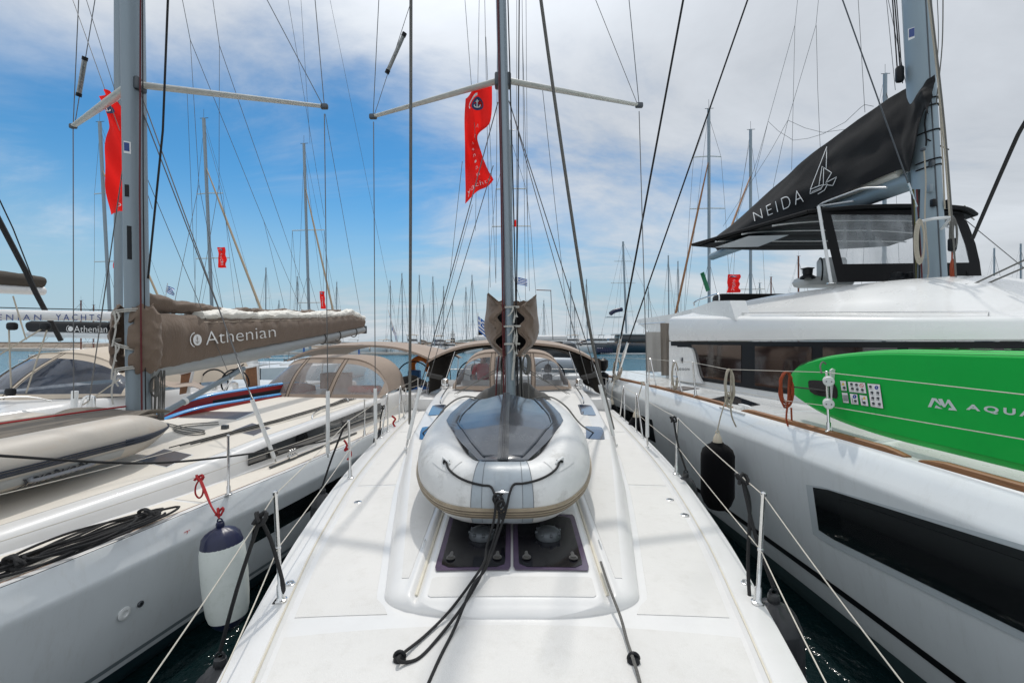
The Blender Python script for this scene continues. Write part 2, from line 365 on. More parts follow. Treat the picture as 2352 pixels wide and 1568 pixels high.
navyband = mat('dark_blue_antifouling', (.012, .035, .045), .5, var=.2, vscale=2)

def vinyl(name, tint, opac, rough=.12, streak=.25, vs=3.0):   # clear plastic window, slightly milky with wrinkled glare
    if name in MATS: return MATS[name]
    m = bpy.data.materials.new(name); m.use_nodes = True; t = m.node_tree; b = t.nodes['Principled BSDF']; o = t.nodes['Material Output']
    b.inputs['Base Color'].default_value = (*tint, 1); b.inputs['Roughness'].default_value = rough; b.inputs['Coat Weight'].default_value = .6
    tr = t.nodes.new('ShaderNodeBsdfTransparent'); tr.inputs[0].default_value = (.93, .93, .93, 1)
    mixs = t.nodes.new('ShaderNodeMixShader'); t.links.new(tr.outputs[0], mixs.inputs[1]); t.links.new(b.outputs[0], mixs.inputs[2]); t.links.new(mixs.outputs[0], o.inputs[0])
    co = t.nodes.new('ShaderNodeTexCoord'); mpn = t.nodes.new('ShaderNodeMapping'); mpn.inputs['Scale'].default_value = (1, 1, .35); mpn.inputs['Rotation'].default_value = (0, R(30), 0)
    t.links.new(co.outputs['Object'], mpn.inputs[0])
    n = t.nodes.new('ShaderNodeTexNoise'); n.inputs['Scale'].default_value = vs; n.inputs['Detail'].default_value = 5; n.inputs['Distortion'].default_value = .6
    t.links.new(mpn.outputs[0], n.inputs['Vector'])
    mr = t.nodes.new('ShaderNodeMapRange'); mr.inputs['From Min'].default_value = .35; mr.inputs['From Max'].default_value = .75; mr.inputs['To Min'].default_value = opac; mr.inputs['To Max'].default_value = min(opac+streak, 1)
    t.links.new(n.outputs[0], mr.inputs['Value'])
    fr = t.nodes.new('ShaderNodeFresnel'); fr.inputs[0].default_value = 1.45
    ad = t.nodes.new('ShaderNodeMath'); ad.operation = 'ADD'; ad.use_clamp = True; t.links.new(mr.outputs[0], ad.inputs[0]); t.links.new(fr.outputs[0], ad.inputs[1]); t.links.new(ad.outputs[0], mixs.inputs[0])
    n2 = t.nodes.new('ShaderNodeTexNoise'); n2.inputs['Scale'].default_value = vs*2.2; n2.inputs['Detail'].default_value = 2; t.links.new(mpn.outputs[0], n2.inputs['Vector'])
    bp = t.nodes.new('ShaderNodeBump'); bp.inputs['Strength'].default_value = .35; bp.inputs['Distance'].default_value = .03
    t.links.new(n2.outputs[0], bp.inputs['Height']); t.links.new(bp.outputs[0], b.inputs['Normal'])
    MATS[name] = m; return m
clearv = vinyl('clear_vinyl_window', (.42, .42, .44), .05, .12, .28)
milky = vinyl('milky_vinyl_window', (.40, .36, .34), .30, .2, .28)
smoky = vinyl('smoky_vinyl_window', (.03, .045, .075), .55, .10, .35)
darkv = vinyl('tinted_vinyl_window', (.10, .10, .12), .18, .12, .4)
creasedv = vinyl('creased_vinyl_screen', (.45, .48, .50), .16, .15, .50, 2.2)
cattint = vinyl('tinted_cabin_window', (.012, .010, .010), .72, .05, .1)
# ---------------------------------------------------------------- boat helpers
class Frame:
    def __init__(s, x, y, deg): s.o = V((x, y, 0)); a = R(deg); s.a = V((math.sin(a), math.cos(a), 0)); s.r = V((math.cos(a), -math.sin(a), 0))
    def W(s, r, t, z): return s.o+s.r*r+s.a*t+V((0, 0, z))
def hull_mesh(fr, b, t0, t1, zd, prof, nt=60, stern=True, tip=None):
    rows = []
    for i in range(nt+1):
        t = lerp(t0, t1, i/nt); bb = b(t); row = []
        for z, ins in prof: row.append(fr.W(-max(bb*ins, 0.0), t, z if z < zd-.001 else zd))
        for z, ins in reversed(prof): row.append(fr.W(max(bb*ins, 0.0), t, z if z < zd-.001 else zd))
        rows.append(row)
    mb = MB().grid(rows)
    if stern: m = len(rows[0]); o = len(mb.v)-m; mb.f.append(tuple(o+j for j in range(m)))
    return mb
def deck_mesh(fr, b, t0, t1, zd, strip=.15, step=.02, nt=60, camber=.03):
    mb = MB(); rows = []
    for i in range(nt+1):
        t = lerp(t0, t1, i/nt); bb = b(t); st = min(strip, bb*.4); g = min(.035, bb*.1)
        prof = [(-bb, 0), (-bb+.012, .006), (-bb+st, .006), (-bb+st+g, -step)]
        inner = bb-st-g
        for k in range(1, 16): q = -1+2*k/16; prof.append((inner*q, -step+camber*(1-q*q)))
        prof += [(bb-st-g, -step), (bb-st, .006), (bb-.012, .006), (bb, 0)]
        rows.append([fr.W(r, t, zd+z) for r, z in prof])
    return mb.grid(rows)
def roof_fns(c, h, t0, t1, Rf, w, zd):
    def cc(t):
        v = c(t)
        if t < t0+Rf: q = (t0+Rf-t)/Rf; v *= max(1-q**2.4, 0)**(1/2.4)
        return v
    def z(r, t):
        d = min(cc(t)-abs(r), (t-t0))
        q = max(min(d/w, 1), 0); return zd+h(t)*(math.sqrt(1-(1-q)**2))-(abs(r)/max(c(t), .1))**2*.05*min(h(t)/.3, 1)
    return cc, z
def roof_mesh(fr, c, h, t0, t1, Rf, w, zd, extra=None, nt=160, nr=120):
    cc, zf = roof_fns(c, h, t0, t1, Rf, w, zd); rows = []
    for i in range(nt+1):
        q = i/nt; t = t0+.0005+(t1-t0)*(q**1.6); C = cc(t)
        row = []
        for j in range(nr+1):
            s = math.sin(math.pi*(j/nr-.5)); s = .35*s+.65*(2*j/nr-1) if False else s*.5+(2*j/nr-1)*.5
            r = s*C; z = zf(r, t)
            if extra: z += extra(r, t)
            if j in (0, nr): z = zd-.06
            row.append(fr.W(r, t, z))
        rows.append(row)
    rows.insert(0, [V((p.x, p.y, zd-.06)) for p in rows[0]])
    last = [V((p.x, p.y, zd-.3)) for p in rows[-1]]; rows.append(last)
    return MB().grid(rows), cc, zf
def mast_mesh(base, top, rx, ry, n=20, fr=None, groove_=True):
    base, top = V(base), V(top); rows = []
    r = fr.r if fr else V((1, 0, 0)); a = fr.a if fr else V((0, 1, 0))
    for k in range(25):
        p = base.lerp(top, k/24); row = []
        for j in range(n):
            an = 2*math.pi*j/n; cx, cy = math.cos(an), math.sin(an)
            if cy > .85: cy = .85+(cy-.85)*.3
            row.append(p+r*(cx*rx)+a*(cy*ry))
        rows.append(row)
    return MB().grid(rows, closed_u=True)
def line(a, b, r, n=6): return MB().tube([a, b], r, n)
def sag(a, b, s, n=10): a, b = V(a), V(b); return [a.lerp(b, i/n)-V((0, 0, 4*s*(i/n)*(1-i/n))) for i in range(n+1)]
def turnbuckle(mb, a, d, s=1.0):
    a, d = V(a), V(d).normalized(); mb.lathe(a, d, [(0, .004*s), (.0, .009*s), (.05*s, .009*s), (.055*s, .013*s), (.18*s, .013*s), (.185*s, .008*s), (.26*s, .007*s), (.27*s, .003)], 10)
def stanchion(name, base, top, parent, r=.0125, label=None, foot=.035):
    base, top = V(base), V(top); d = (top-base).normalized(); mb = MB(); L0 = (top-base).length
    mb.lathe(base, d, [(0, foot), (.012, foot), (.016, foot*.75), (.03, r*1.6), (.09, r*1.5), (.1, r), (L0*.47, r), (L0*.475, r*1.3), (L0*.495, r*1.3), (L0*.5, r), (L0-.02, r), (L0-.015, r*1.25), (L0, r*1.25), (L0+.006, r*.8), (L0+.008, .0005)], 14)
    return obj(name, mb, steel, parent, label=label)
def gate(base1, base2, top, parent, r=.0125):
    base1, base2, top = V(base1), V(base2), V(top)
    ax = (base2-base1).normalized(); p = [base1, top-ax*.05-V((0, 0, .05)), top-ax*.03-V((0, 0, .012)), top, top+ax*.03-V((0, 0, .012)), top+ax*.05-V((0, 0, .05)), base2]
    mb = MB().tube(p, r, 10); mid = (base1+base2)/2
    mb.tube([base1.lerp(top, .5)-ax*.0, base2.lerp(top, .5)], r*.6, 6)
    for b in (base1, base2): mb.lathe(b, (0, 0, 1), [(0, .03), (.012, .03), (.02, .016), (.05, .015)], 12)
    return obj('gate_stanchion', mb, steel, parent)
def hood(name, parent, fr, Wb, t_b, z0, Wt, t_a, Ht, t_r, zr, wins, mats, kb=.35, pw=2.6, seam=.1, low=.10, high=.86, tuck=None):
    """spray hood: ruled windscreen from a curved foot to an arch, then a roof running aft"""
    fab, win = mats
    def foot(a): return V((a*Wb, t_b+kb*a*a, z0))
    def arch(a):
        s = abs(a); x = math.copysign(Wt*(1-(1-s)**1.25 if s < 1 else 1), a); x = math.copysign(Wt*min(s**.92, 1), a)
        return V((x, t_a+.28*s**2, z0+Ht*max(1-s**pw, 0)**.62+.03))
    def S(a, b):
        p = foot(a).lerp(arch(a), b); bow = .10*math.sin(math.pi*b); p.y -= bow*.8; p.x += math.copysign(bow*.5*abs(a), a); p.z += bow*.25
        return fr.W(p.x, p.y, p.z)
    def roof(a, b):
        p = arch(a); q = V((p.x*1.03, t_r+.1*abs(a), z0+(p.z-z0)*(zr/Ht))); m = p.lerp(q, b); m.z += .04*math.sin(math.pi*b)
        return fr.W(m.x, m.y, m.z)
    g = thing_part(name, parent, fr.W(0, t_b, z0))
    def patch(nm, a0, a1, b0, b1, m, na=14, nb=8, off=0.0):
        rows = [[S(lerp(a0, a1, i/na), lerp(b0, b1, j/nb)) for i in range(na+1)] for j in range(nb+1)]
        if off: 
            for r_ in rows:
                for p in r_: p -= fr.a*off
        mb = MB()
        (mb.sheet(rows, .006) if m is fab else mb.grid(rows)); return mb
    fm = MB(); edges = [-1.0]+[e for w_ in wins for e in w_]+[1.0]
    for w0, w1 in zip(edges[0::2], edges[1::2]):
        if w1 > w0: q = patch('f', w0, w1, 0, 1, fab, 6, 10); fm.add(q.v, q.f)
    for (a0, a1) in wins:
        for b0, b1 in ((0, low), (high, 1.0)):
            q = patch('f', a0, a1, b0, b1, fab, 14, 3); fm.add(q.v, q.f)
    # zip seams over the straps between windows
    obj('windscreen_frame', fm, fab, g)
    for (a0, a1) in wins: obj('window', patch('w', a0, a1, low, high, win, 16, 10), win, g)
    for (w0, w1) in zip(edges[0::2], edges[1::2]):
        if -0.97 < (w0+w1)/2 < .97:
            for q in (w0+.012, w1-.012): obj('zip', MB().tube([S(q, j/10)-fr.a*.008 for j in range(11)], .006, 5), taupe_d, g)
    rows = [[roof(-1+2*i/28, j/8) for i in range(29)] for j in range(9)]
    obj('roof_panel', MB().sheet(rows, .006), fab, g)
    pm = MB().tube([roof(-1+2*i/28, 0)-fr.a*.006+V((0, 0, .004)) for i in range(29)], .013, 7); obj('front_bow', pm, fab, g)
    return g, S, roof
def thing_part(name, parent, loc):
    o = bpy.data.objects.new(name, None); COL.objects.link(o); o.parent = parent; org = V((0, 0, 0)); q = parent
    while q is not None: org += V(q.location); q = q.parent
    o.location = V(loc)-org; o.empty_display_size = .2; return o
def flatten(g, name, mat_):   # join a helper empty's mesh children one level up is not needed: depth is thing > part > sub-part
    return g
def flag_cloth(corner, du, dv, nu, nv, wave, seed, colfn=None):
    corner, du, dv = V(corner), V(du), V(dv); n = du.cross(dv).normalized()
    def S(a, b):
        return corner+du*a+dv*b+n*(wave*math.sin(a*6+b*4+seed)*a**.6+wave*.5*math.sin(b*9+seed*2)*a)+dv*(.0)-V((0, 0, 1))*(wave*.4*a*a)
    return S
def greek_flag(name, corner, du, dv, label, wave=.03, seed=0, group='greek flags'):
    S = flag_cloth(corner, du, dv, 9, 9, wave, seed); t = thing(name, label, 'flag', corner, group)
    def cell(mb, a0, a1, b0, b1):
        na = max(int((a1-a0)*14), 2); nb = 2
        mb.grid([[S(lerp(a0, a1, i/na), lerp(b0, b1, j/nb)) for i in range(na+1)] for j in range(nb+1)])
    bl, wh = MB(), MB()
    for k in range(9):
        b0, b1 = k/9, (k+1)/9; a0 = 10/27 if k < 5 else 0
        cell(bl if k % 2 == 0 else wh, a0, 1, b0, b1)
    c0, c1, q = 4/27, 6/27, 10/27
    cell(wh, c0, c1, 0, 5/9)
    for a0, a1 in ((0, c0), (c1, q)):
        cell(bl, a0, a1, 0, 2/9); cell(wh, a0, a1, 2/9, 3/9); cell(bl, a0, a1, 3/9, 5/9)
    obj('blue_cloth', bl, blueflag, t); obj('white_cloth', wh, whiteflag, t)
    return t
def anchor_badge(mb_w, mb_n, fn, cx, cy, r, asp=1.0):     # shell-like badge with a small anchor
    A = lambda x, y: fn(cx+x*r*asp, cy+y*r)
    disc(mb_w, 0, 0, .82, .82, A)
    ribbon(mb_w, [(-.35+1.0*math.cos(R(a)), .05+1.02*math.sin(R(a))) for a in range(95, 262, 10)], .16, A)
    if mb_n is not None:
        B = lambda x, y: fn(cx+x*r*asp+0, cy+y*r)
        ribbon(mb_n, [(0, .28), (0, -.42)], .08, B); ribbon(mb_n, [(-.3, -.18), (-.24, -.36), (0, -.46), (.24, -.36), (.3, -.18)], .08, B)
        ribbon(mb_n, [(-.18, .12), (.18, .12)], .07, B); ribbon(mb_n, [(.12*math.cos(R(a)), .38+.12*math.sin(R(a))) for a in range(0, 361, 40)], .06, B)
def fender(label, eye, length, r, m_body, m_end, end_len=.16, axis=(0, 0, -1), tilt=None, cover=False, group=None, m_bot=None):
    t = thing('fender', label, 'fender', eye, group); axis = V(axis).normalized(); eye = V(eye)
    a = eye+axis*.03; e = end_len
    tr = r*.62 if not cover else r*.8
    if cover:
        obj('neck', MB().lathe(a, axis, [(-.02, .018), (0, .03), (.03, .045), (.09, .06), (.13, .05)], 18), m_end, t)
        body = [(.10, .03), (.10, .07), (.115, .08), (.14, r*.62), (.19, r*.86), (.26, r*.98), (.36, r), (length*.8, r*.97), (length*.9, r*.80), (length*.96, r*.6), (length*.98, .02)]
        rows = MB().lathe(a, axis, body, 28)
        for i, p in enumerate(rows.v): rows.v[i] = p+V((nz3(p, 7, 1), nz3(p, 7, 2), 0))*.008
        obj('cover', rows, m_body, t)
    else:
        pr = [(-.03, .012), (-.02, .03), (0, .034), (.022, .030), (.035, r*.38), (.06, r*.60), (.10, r*.80), (e, r*.93)]
        em = MB().lathe(a, axis, pr, 28)
        for i, p in enumerate(em.v):
            h_ = (p-a).dot(axis)
            if .01 < h_ < e*.8:
                c_ = a+axis*h_; q = (p-c_); an = math.atan2(q.y, q.x); em.v[i] = c_+q*(1+.16*math.cos(an*7)*(1-h_/e))
        obj('top_cap', em, m_end, t)
        obj('body', MB().lathe(a, axis, [(e-.002, r*.925), (e+.05, r*.975), (e+.14, r), (length*.5, r*1.01), (length-.30, r*.985), (length-.18, r*.93), (length-.12, r*.84)], 32), m_body, t)
        obj('bottom_cap', MB().lathe(a, axis, [(length-.122, r*.835), (length-.07, r*.68), (length-.03, r*.45), (length-.01, .03), (length, .001)], 28), m_bot or m_end, t)
    em = MB(); em.tube([a-axis*.02+V((.022*math.cos(x), 0, .022*math.sin(x)+.01)) for x in [k*2*math.pi/12 for k in range(12)]], .007, 6, closed=True)
    obj('eye', em, m_end, t); return t
def rope(name, pts, r, m, label, cat='rope', group=None, n=8, smooth=8):
    o = obj(name, MB().tube(smooth_path(pts, smooth), r, n), m); return tag(o, label, cat, group)
def coil_pts(c, ax, wx, wz, turns, rs, n=14, dy=.02):
    pts = []
    for k in range(turns*n):
        a = 2*math.pi*k/n; j = k//n
        pts.append(V(c)+V(ax)*(math.cos(a)*wx*(1+rs.uniform(-.12, .12))+rs.uniform(-.006, .006))+V((0, 0, math.sin(a)*wz*(1-.04*j)))+V(ax).cross(V((0, 0, 1)))*(rs.uniform(-dy, dy)))
    return pts

# ---------------------------------------------------------------- water
def water_material():
    m = bpy.data.materials.new('harbour_water'); m.use_nodes = True; t = m.node_tree; b = t.nodes['Principled BSDF']
    b.inputs['Base Color'].default_value = (.004, .020, .024, 1); b.inputs['Roughness'].default_value = .08; b.inputs['IOR'].default_value = 1.33
    co = t.nodes.new('ShaderNodeTexCoord'); bs = None
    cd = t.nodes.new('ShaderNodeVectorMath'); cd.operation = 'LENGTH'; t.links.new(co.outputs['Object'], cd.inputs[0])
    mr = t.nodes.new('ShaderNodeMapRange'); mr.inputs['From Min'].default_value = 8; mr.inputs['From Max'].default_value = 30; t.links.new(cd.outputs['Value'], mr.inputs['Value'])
    # sunlit blue-green of open water is painted into the base colour, dark near the hulls
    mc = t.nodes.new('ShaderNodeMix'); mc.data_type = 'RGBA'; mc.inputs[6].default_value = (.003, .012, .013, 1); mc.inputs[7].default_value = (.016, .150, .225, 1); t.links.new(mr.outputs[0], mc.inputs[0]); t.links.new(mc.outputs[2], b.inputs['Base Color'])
    prev = None
    for scl, st, di in ((1.1, .55, .35), (5.0, .7, .10)):
        mpn = t.nodes.new('ShaderNodeMapping'); mpn.inputs['Scale'].default_value = (1, .8, 1); t.links.new(co.outputs['Object'], mpn.inputs[0])
        n = t.nodes.new('ShaderNodeTexNoise'); n.inputs['Scale'].default_value = scl; n.inputs['Detail'].default_value = 4; t.links.new(mpn.outputs[0], n.inputs['Vector'])
        bp = t.nodes.new('ShaderNodeBump'); bp.inputs['Strength'].default_value = st; bp.inputs['Distance'].default_value = di; t.links.new(n.outputs[0], bp.inputs['Height'])
        if prev: t.links.new(prev.outputs[0], bp.inputs['Normal'])
        prev = bp
    t.links.new(prev.outputs[0], b.inputs['Normal']); return m
wm = MB(); wm.grid([[V((x, y, 0)) for x in (-20000, -400, 0, 400, 20000)] for y in (-300, 0, 60, 300, 20000)])
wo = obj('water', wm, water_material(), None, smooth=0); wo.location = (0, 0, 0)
wo.data.vertices.foreach_set('co', [c for p in wm.v for c in p]); tag(wo, None, kind='structure')

# ================================================================ the yacht we stand on
F0 = Frame(0, 0, 0)
b0 = lambda t: sinterp([(-1.0, .02), (-.6, .40), (0, .74), (1, 1.05), (2, 1.30), (2.5, 1.42), (3.5, 1.64), (5.1, 1.89), (7, 2.07), (9, 2.19), (11, 2.24), (14.2, 2.15)], t)
ZD = 1.40
Y0 = thing('sailing_yacht', 'white sailing yacht in the centre whose foredeck fills the foreground, grey dinghy on its roof', 'sailing yacht', (0, 6, 0), 'yachts moored in the near row')
prof = [(1.395, 1.0), (1.36, 1.006), (1.30, .995), (1.0, .965), (.6, .92), (.25, .86), (0, .80), (-.3, .6)]
obj('hull', hull_mesh(F0, b0, -1.0, 14.0, ZD, prof, 90), gel_hull, Y0)
c0 = lambda t: interp([(2.44, .705), (2.9, .80), (3.5, .93), (4.5, 1.13), (5.9, 1.36), (7.5, 1.50), (9, 1.60), (10.4, 1.62)], t)
h0 = lambda t: interp([(2.44, .055), (3.0, .11), (4, .20), (5, .29), (6, .37), (8, .46), (9.2, .50), (10.4, .53)], t)
def c_extra(r, t):
    # raised central plinth between two gutters, with the hatches let into it
    s = abs(r); e = 0.0
    if 2.50 < t < 5.2:
        k = min((t-2.50)/.06, 1)*min((5.2-t)/.1, 1)
        e -= .022*k*math.exp(-((s-.545)/.020)**2)
        e += .012*k*(1/(1+math.exp((s-.515)/.006)))
        e += .010*k*math.exp(-((s-.585)/.025)**2)
    return e
dk = MB()
for t0_, t1_, n_ in ((-1.0, 9.95, 110),):
    q = deck_mesh(F0, b0, t0_, t1_, ZD, .15, .020, n_); dk.add(q.v, q.f)
obj('deck', dk, gel, Y0)
rm, cc0, rz0 = roof_mesh(F0, c0, h0, 2.44, 10.3, .26, .12, ZD, c_extra, nt=200, nr=170)
obj('coachroof', rm, gel, Y0)
# cockpit coamings, sole and seats aft of the coachroof
cm_ = MB()
for s in (-1, 1):
    cm_.box((s*1.95, 12.1, 1.40), .5, 4.2, .5, bev=.08)
    cm_.box((s*1.30, 11.8, 1.18), .8, 3.0, .42, bev=.05)
cm_.box((0, 12.1, .95), 4.2, 4.3, .1)
cm_.box((0, 10.35, 1.65), 3.2, .08, .75)
obj('cockpit', cm_, gel, Y0)
def panel(pts_rows, mat_, name, label=None, th=.003):
    return obj(name, MB().sheet(pts_rows, th), mat_, Y0, label=label)
def deckz(r, t):
    st = .185; inner = max(b0(t)-st, .05); q = r/inner; return ZD-.02+.03*(1-min(q*q, 1))
def sideP(t0_, t1_, s):
    rows = []
    for i in range(31):
        t = lerp(t0_, t1_, i/30); ro = b0(t)-.225
        ri = cc0(t)+.045 if t > 2.5 else 0.03
        ri = max(ri, .03 if t0_ < 2.4 else (.68+(t-2.44)*.1 if t < 2.9 else 0))
        rows.append([F0.W(s*lerp(ri, ro, j/8), t, deckz(lerp(ri, ro, j/8), t)+.0035) for j in range(9)])
    if s > 0: rows = [r[::-1] for r in rows]
    return [r[::-1] for r in rows]
for s in (-1, 1):
    for (a_, b_) in ((2.50, 4.75), (4.79, 7.6), (7.64, 9.9)): panel(sideP(a_, b_, s), nonskid, 'non_skid_panel')
rows = []
for i in range(31):
    t = lerp(-.3, 2.39-.0, i/30); ro = b0(t)-.225
    rows.append([F0.W(lerp(-ro, ro, j/24), t-(abs(lerp(-1, 1, j/24))**2)*.06*(i/30), deckz(lerp(-ro, ro, j/24), t)+.0035) for j in range(25)])
panel(rows, nonskid, 'non_skid_panel')
# cream sealant line along the inside of the toe rail
for s in (-1, 1):
    pts = [F0.W(s*(b0(t)-.160), t, ZD-.001) for t in [k*.25-.4 for k in range(44)]]
    obj('toe_rail_seam', MB().tube(pts, .006, 5), groove, Y0)
def roofP(r0, r1, t0_, t1_, name, m, taper=None, off=.004, nr=14, nt_=20, parent=Y0, label=None, corner=.0):
    rows = []
    for i in range(nt_+1):
        t = lerp(t0_, t1_, i/nt_); row = []
        for j in range(nr+1):
            u = j/nr; a_, b_ = r0(t) if callable(r0) else r0, r1(t) if callable(r1) else r1
            if corner:
                d = min(t-t0_, t1_-t)
                if d < corner: q = corner-math.sqrt(max(corner**2-(corner-d)**2, 0)); a_, b_ = a_+q, b_-q
            r = lerp(a_, b_, u); row.append(F0.W(r, t, rz0(r, t)+c_extra(r, t)+off))
        rows.append(row)
    return obj(name, MB().sheet(rows, .004), m, parent, label=label)
roofP(-.475, .475, 2.545, 2.72, 'non_skid_panel', nonskid, corner=.02)
for s in (-1, 1):
    f1 = lambda t, s=s: s*(.62+.0*(t)); f2 = lambda t, s=s: s*(.66+min((t-2.72), 3)*.19)
    (roofP(f1, f2, 2.74, 5.6, 'non_skid_panel', nonskid, off=.004) if s > 0 else roofP(f2, f1, 2.74, 5.6, 'non_skid_panel', nonskid, off=.004))
for s in (-1, 1):       # rows further aft beside the mast
    f1 = lambda t, s=s: s*.45; f2 = lambda t, s=s: s*(c0(t)-.30)
    (roofP(f1, f2, 5.8, 9.0, 'non_skid_panel', nonskid) if s > 0 else roofP(f2, f1, 5.8, 9.0, 'non_skid_panel', nonskid))
# gutters: brushed metal tracks along both sides of the plinth
for s in (-1, 1):
    pts = [F0.W(s*.548, 2.60+k*.06, rz0(.548, 2.6+k*.06)+c_extra(.548, 2.6+k*.06)+.004) for k in range(44)]
    obj('hatch_track', MB().tube(pts, .011, 6), groove, Y0)
# two big foredeck hatches
for s in (-1, 1):
    x0, x1 = (.008, .475) if s > 0 else (-.475, -.008)
    x0, x1 = min(x0, x1), max(x0, x1)
    ht = thing_part('deck_hatch', Y0, F0.W((x0+x1)/2, 3.1, 1.5))
    roofP(x0, x1, 2.775, 3.50, 'outer_lens', purple, off=.012, corner=.012, parent=ht)
    roofP(x0+.035, x1-.035, 2.80, 3.46, 'inner_lens', tinted, off=.0155, corner=.05, parent=ht)
    for hx in (x0+.085, x1-.085):
        z = rz0(hx, 2.90)+c_extra(hx, 2.9)+.018
        hm = MB().lathe((hx, 2.89, z), (0, 0, 1), [(0, .028), (.006, .028), (.008, .022), (.016, .018), (.017, .001)], 18)
        hm.box((hx, 2.935, z+.008), .014, .05, .008, bev=.003); hm.box((hx-.009, 2.93, z+.006), .004, .05, .006); hm.box((hx+.009, 2.93, z+.006), .004, .05, .006)
        obj('handle', hm, charcoal, ht)
    vx = s*.23+.02
    vz = rz0(vx, 3.17)+.02
    vm = MB().lathe((vx, 3.16, vz), (0, 0, 1), [(0, .088), (.03, .088), (.045, .08), (.06, .06), (.068, .03), (.07, .001)], 26)
    for k in range(8):
        a = 2*math.pi*k/8+.2; vm.box((vx+.083*math.cos(a), 3.16+.083*math.sin(a), vz+.04), .02, .02, .02, bev=.004)
    obj('solar_vent', vm, alu_d, ht)
for s in (-1, 1):
    z = rz0(.60, 3.12); obj('strap_eye', MB().tube([V((s*.60, 3.10+.05*math.cos(a), z+.012+.018*math.sin(a))) for a in [math.pi*k/6 for k in range(7)]], .005, 6), plast_w, Y0)
# small side windows in the coachroof shoulder, blue reflection put into their base colour
for s in (-1, 1):
    for t0_, t1_ in ((5.55, 6.15), (6.9, 7.75)):
        f1 = lambda t, s=s: s*(c0(t)-.40); f2 = lambda t, s=s: s*(c0(t)-.17)
        a_, b_ = (f1, f2) if s > 0 else (f2, f1)
        roofP(a_, b_, t0_, t1_, 'side_window', mat('blue_reflecting_window', (.02, .045, .10), .05, coat=1), off=.008, corner=.03)
# handrails
for s in (-1, 1):
    pts = [(s*1.18, 7.5, 1.88), (s*1.18, 7.56, 1.95), (s*1.24, 8.4, 1.97), (s*1.28, 9.3, 1.99), (s*1.28, 9.36, 1.93)]
    obj('handrail', MB().tube(smooth_path(pts, 5), .012, 8), steel, Y0)
# deck fittings
def filler(x, y, m=steel):
    z = deckz(x, y)+.004; mb = MB().lathe((x, y, z), (0, 0, 1), [(0, .036), (.003, .036), (.006, .030), (.006, .022), (.004, .021), (.004, .001)], 24)
    o = obj('filler_cap', mb, m, Y0); obj('cap_plug', MB().lathe((x, y, z+.0045), (0, 0, 1), [(0, .0205), (.0022, .019), (.0024, .001)], 20), alu_d, o); return o
for u, v in ((822, 1150), (1539, 1144), (1573, 1178)): p = PZ(u, v, ZD); filler(p.x, p.y)
for u, v in ((666, 1343), (1714, 1341)):
    p = PZ(u, v, ZD); mb = MB().lathe((p.x, p.y, ZD+.005), (0, 0, 1), [(0, .030), (.005, .030), (.008, .024), (.008, .001)], 20)
    mb.tube([V((p.x+.020*math.cos(a), p.y+.024*math.sin(a), ZD+.016)) for a in [2*math.pi*k/14 for k in range(14)]], .004, 6, closed=True); mb.box((p.x, p.y, ZD+.014), .012, .02, .008, bev=.003)
    obj('fold_down_pad_eye', mb, steel, Y0)
for u, v in ((918, 1513), (1455, 1517)):
    p = PZ(u, v, ZD+.01); mb = MB().lathe((p.x, p.y+.0, ZD+.008), V((0, 0, 1)), [(0, .030), (.006, .030), (.012, .026), (.022, .022), (.028, .012), (.03, .001)], 20)
    mb.tube([V((p.x+.024*math.cos(a), p.y, ZD+.020+.026*math.sin(a))) for a in [math.pi*k/8 for k in range(9)]], .009, 8)
    obj('rope_bullseye', mb, frame_b, Y0)
for u, v, an in ((1517, 940, 80), (880, 960, 100)):      # mooring cleats on the rail
    p = PZ(u, v, ZD); d = V((0.12, .11, 0)) if u > CX else V((-.12, .11, 0)); p = V((math.copysign(b0(p.y)-.09, p.x), p.y, ZD)); d = V((.03*(1 if u > CX else -1), .14, 0))
    mb = MB().tube([p-d+V((0, 0, .045)), p-d*.5+V((0, 0, .05)), p+d*.5+V((0, 0, .05)), p+d+V((0, 0, .045))], [.008, .013, .013, .008], 8)
    for q in (-.3, .3): mb.tube([p+d*q, p+d*q+V((0, 0, .05))], [.016, .010], 8)
    obj('mooring_cleat', mb, alu_w, Y0)
# stanchions and life lines (heights as in the photograph: 0.62 m)
st_l, st_r = [], []
def st_at(u, v, du=0, hgt=.63, name='stanchion'):
    p = PZ(u, v, ZD+.006); top = p+V((du, 0, hgt)); stanchion(name, p, top, Y0, r=.0125); return p, top
L1 = st_at(645, 1380, -.033); L2 = st_at(805, 1098, -.02); R1 = st_at(1740, 1385, .035); R2 = st_at(1553, 1088, .018)
def gates(s):
    res = []
    for y0_, y1_ in ((7.05, 7.55), (8.55, 9.0)):
        x = s*(b0(y0_)-.05); x2 = s*(b0(y1_)-.05); tp = V(((x+x2)/2, (y0_+y1_)/2+(.15 if y0_ < 8 else -.1), ZD+.64)); gate((x, y0_, ZD+.006), (x2, y1_, ZD+.006), tp, Y0); res.append(tp)
    for y in (10.6, 12.2):
        x = s*(b0(y)-.05); q = V((x, y, ZD)); stanchion('stanchion', q, q+V((0, 0, .64)), Y0, foot=.03); res.append(q+V((0, 0, .64)))
    return res
gl, gr = gates(-1), gates(1)
def lifelines(front, tops, mids):
    for pts in (tops, mids):
        mb = MB()
        for a_, b_ in zip(pts, pts[1:]): mb.tube(sag(a_, b_, .012), .0035, 6)
        obj('lifeline', mb, lifeline_m, Y0)
fl = V((-.72, .35, ZD+.63)); frr = V((.80, .35, ZD+.63))
lifelines(None, [P(290, 1640, 1.75), L1[1]-V((0, 0, .015)), L2[1]]+gl, [P(470, 1640, 1.75), (L1[0]+L1[1])/2-V((0, 0, .01)), (L2[0]+L2[1])/2]+[p-V((0, 0, .31)) for p in gl])
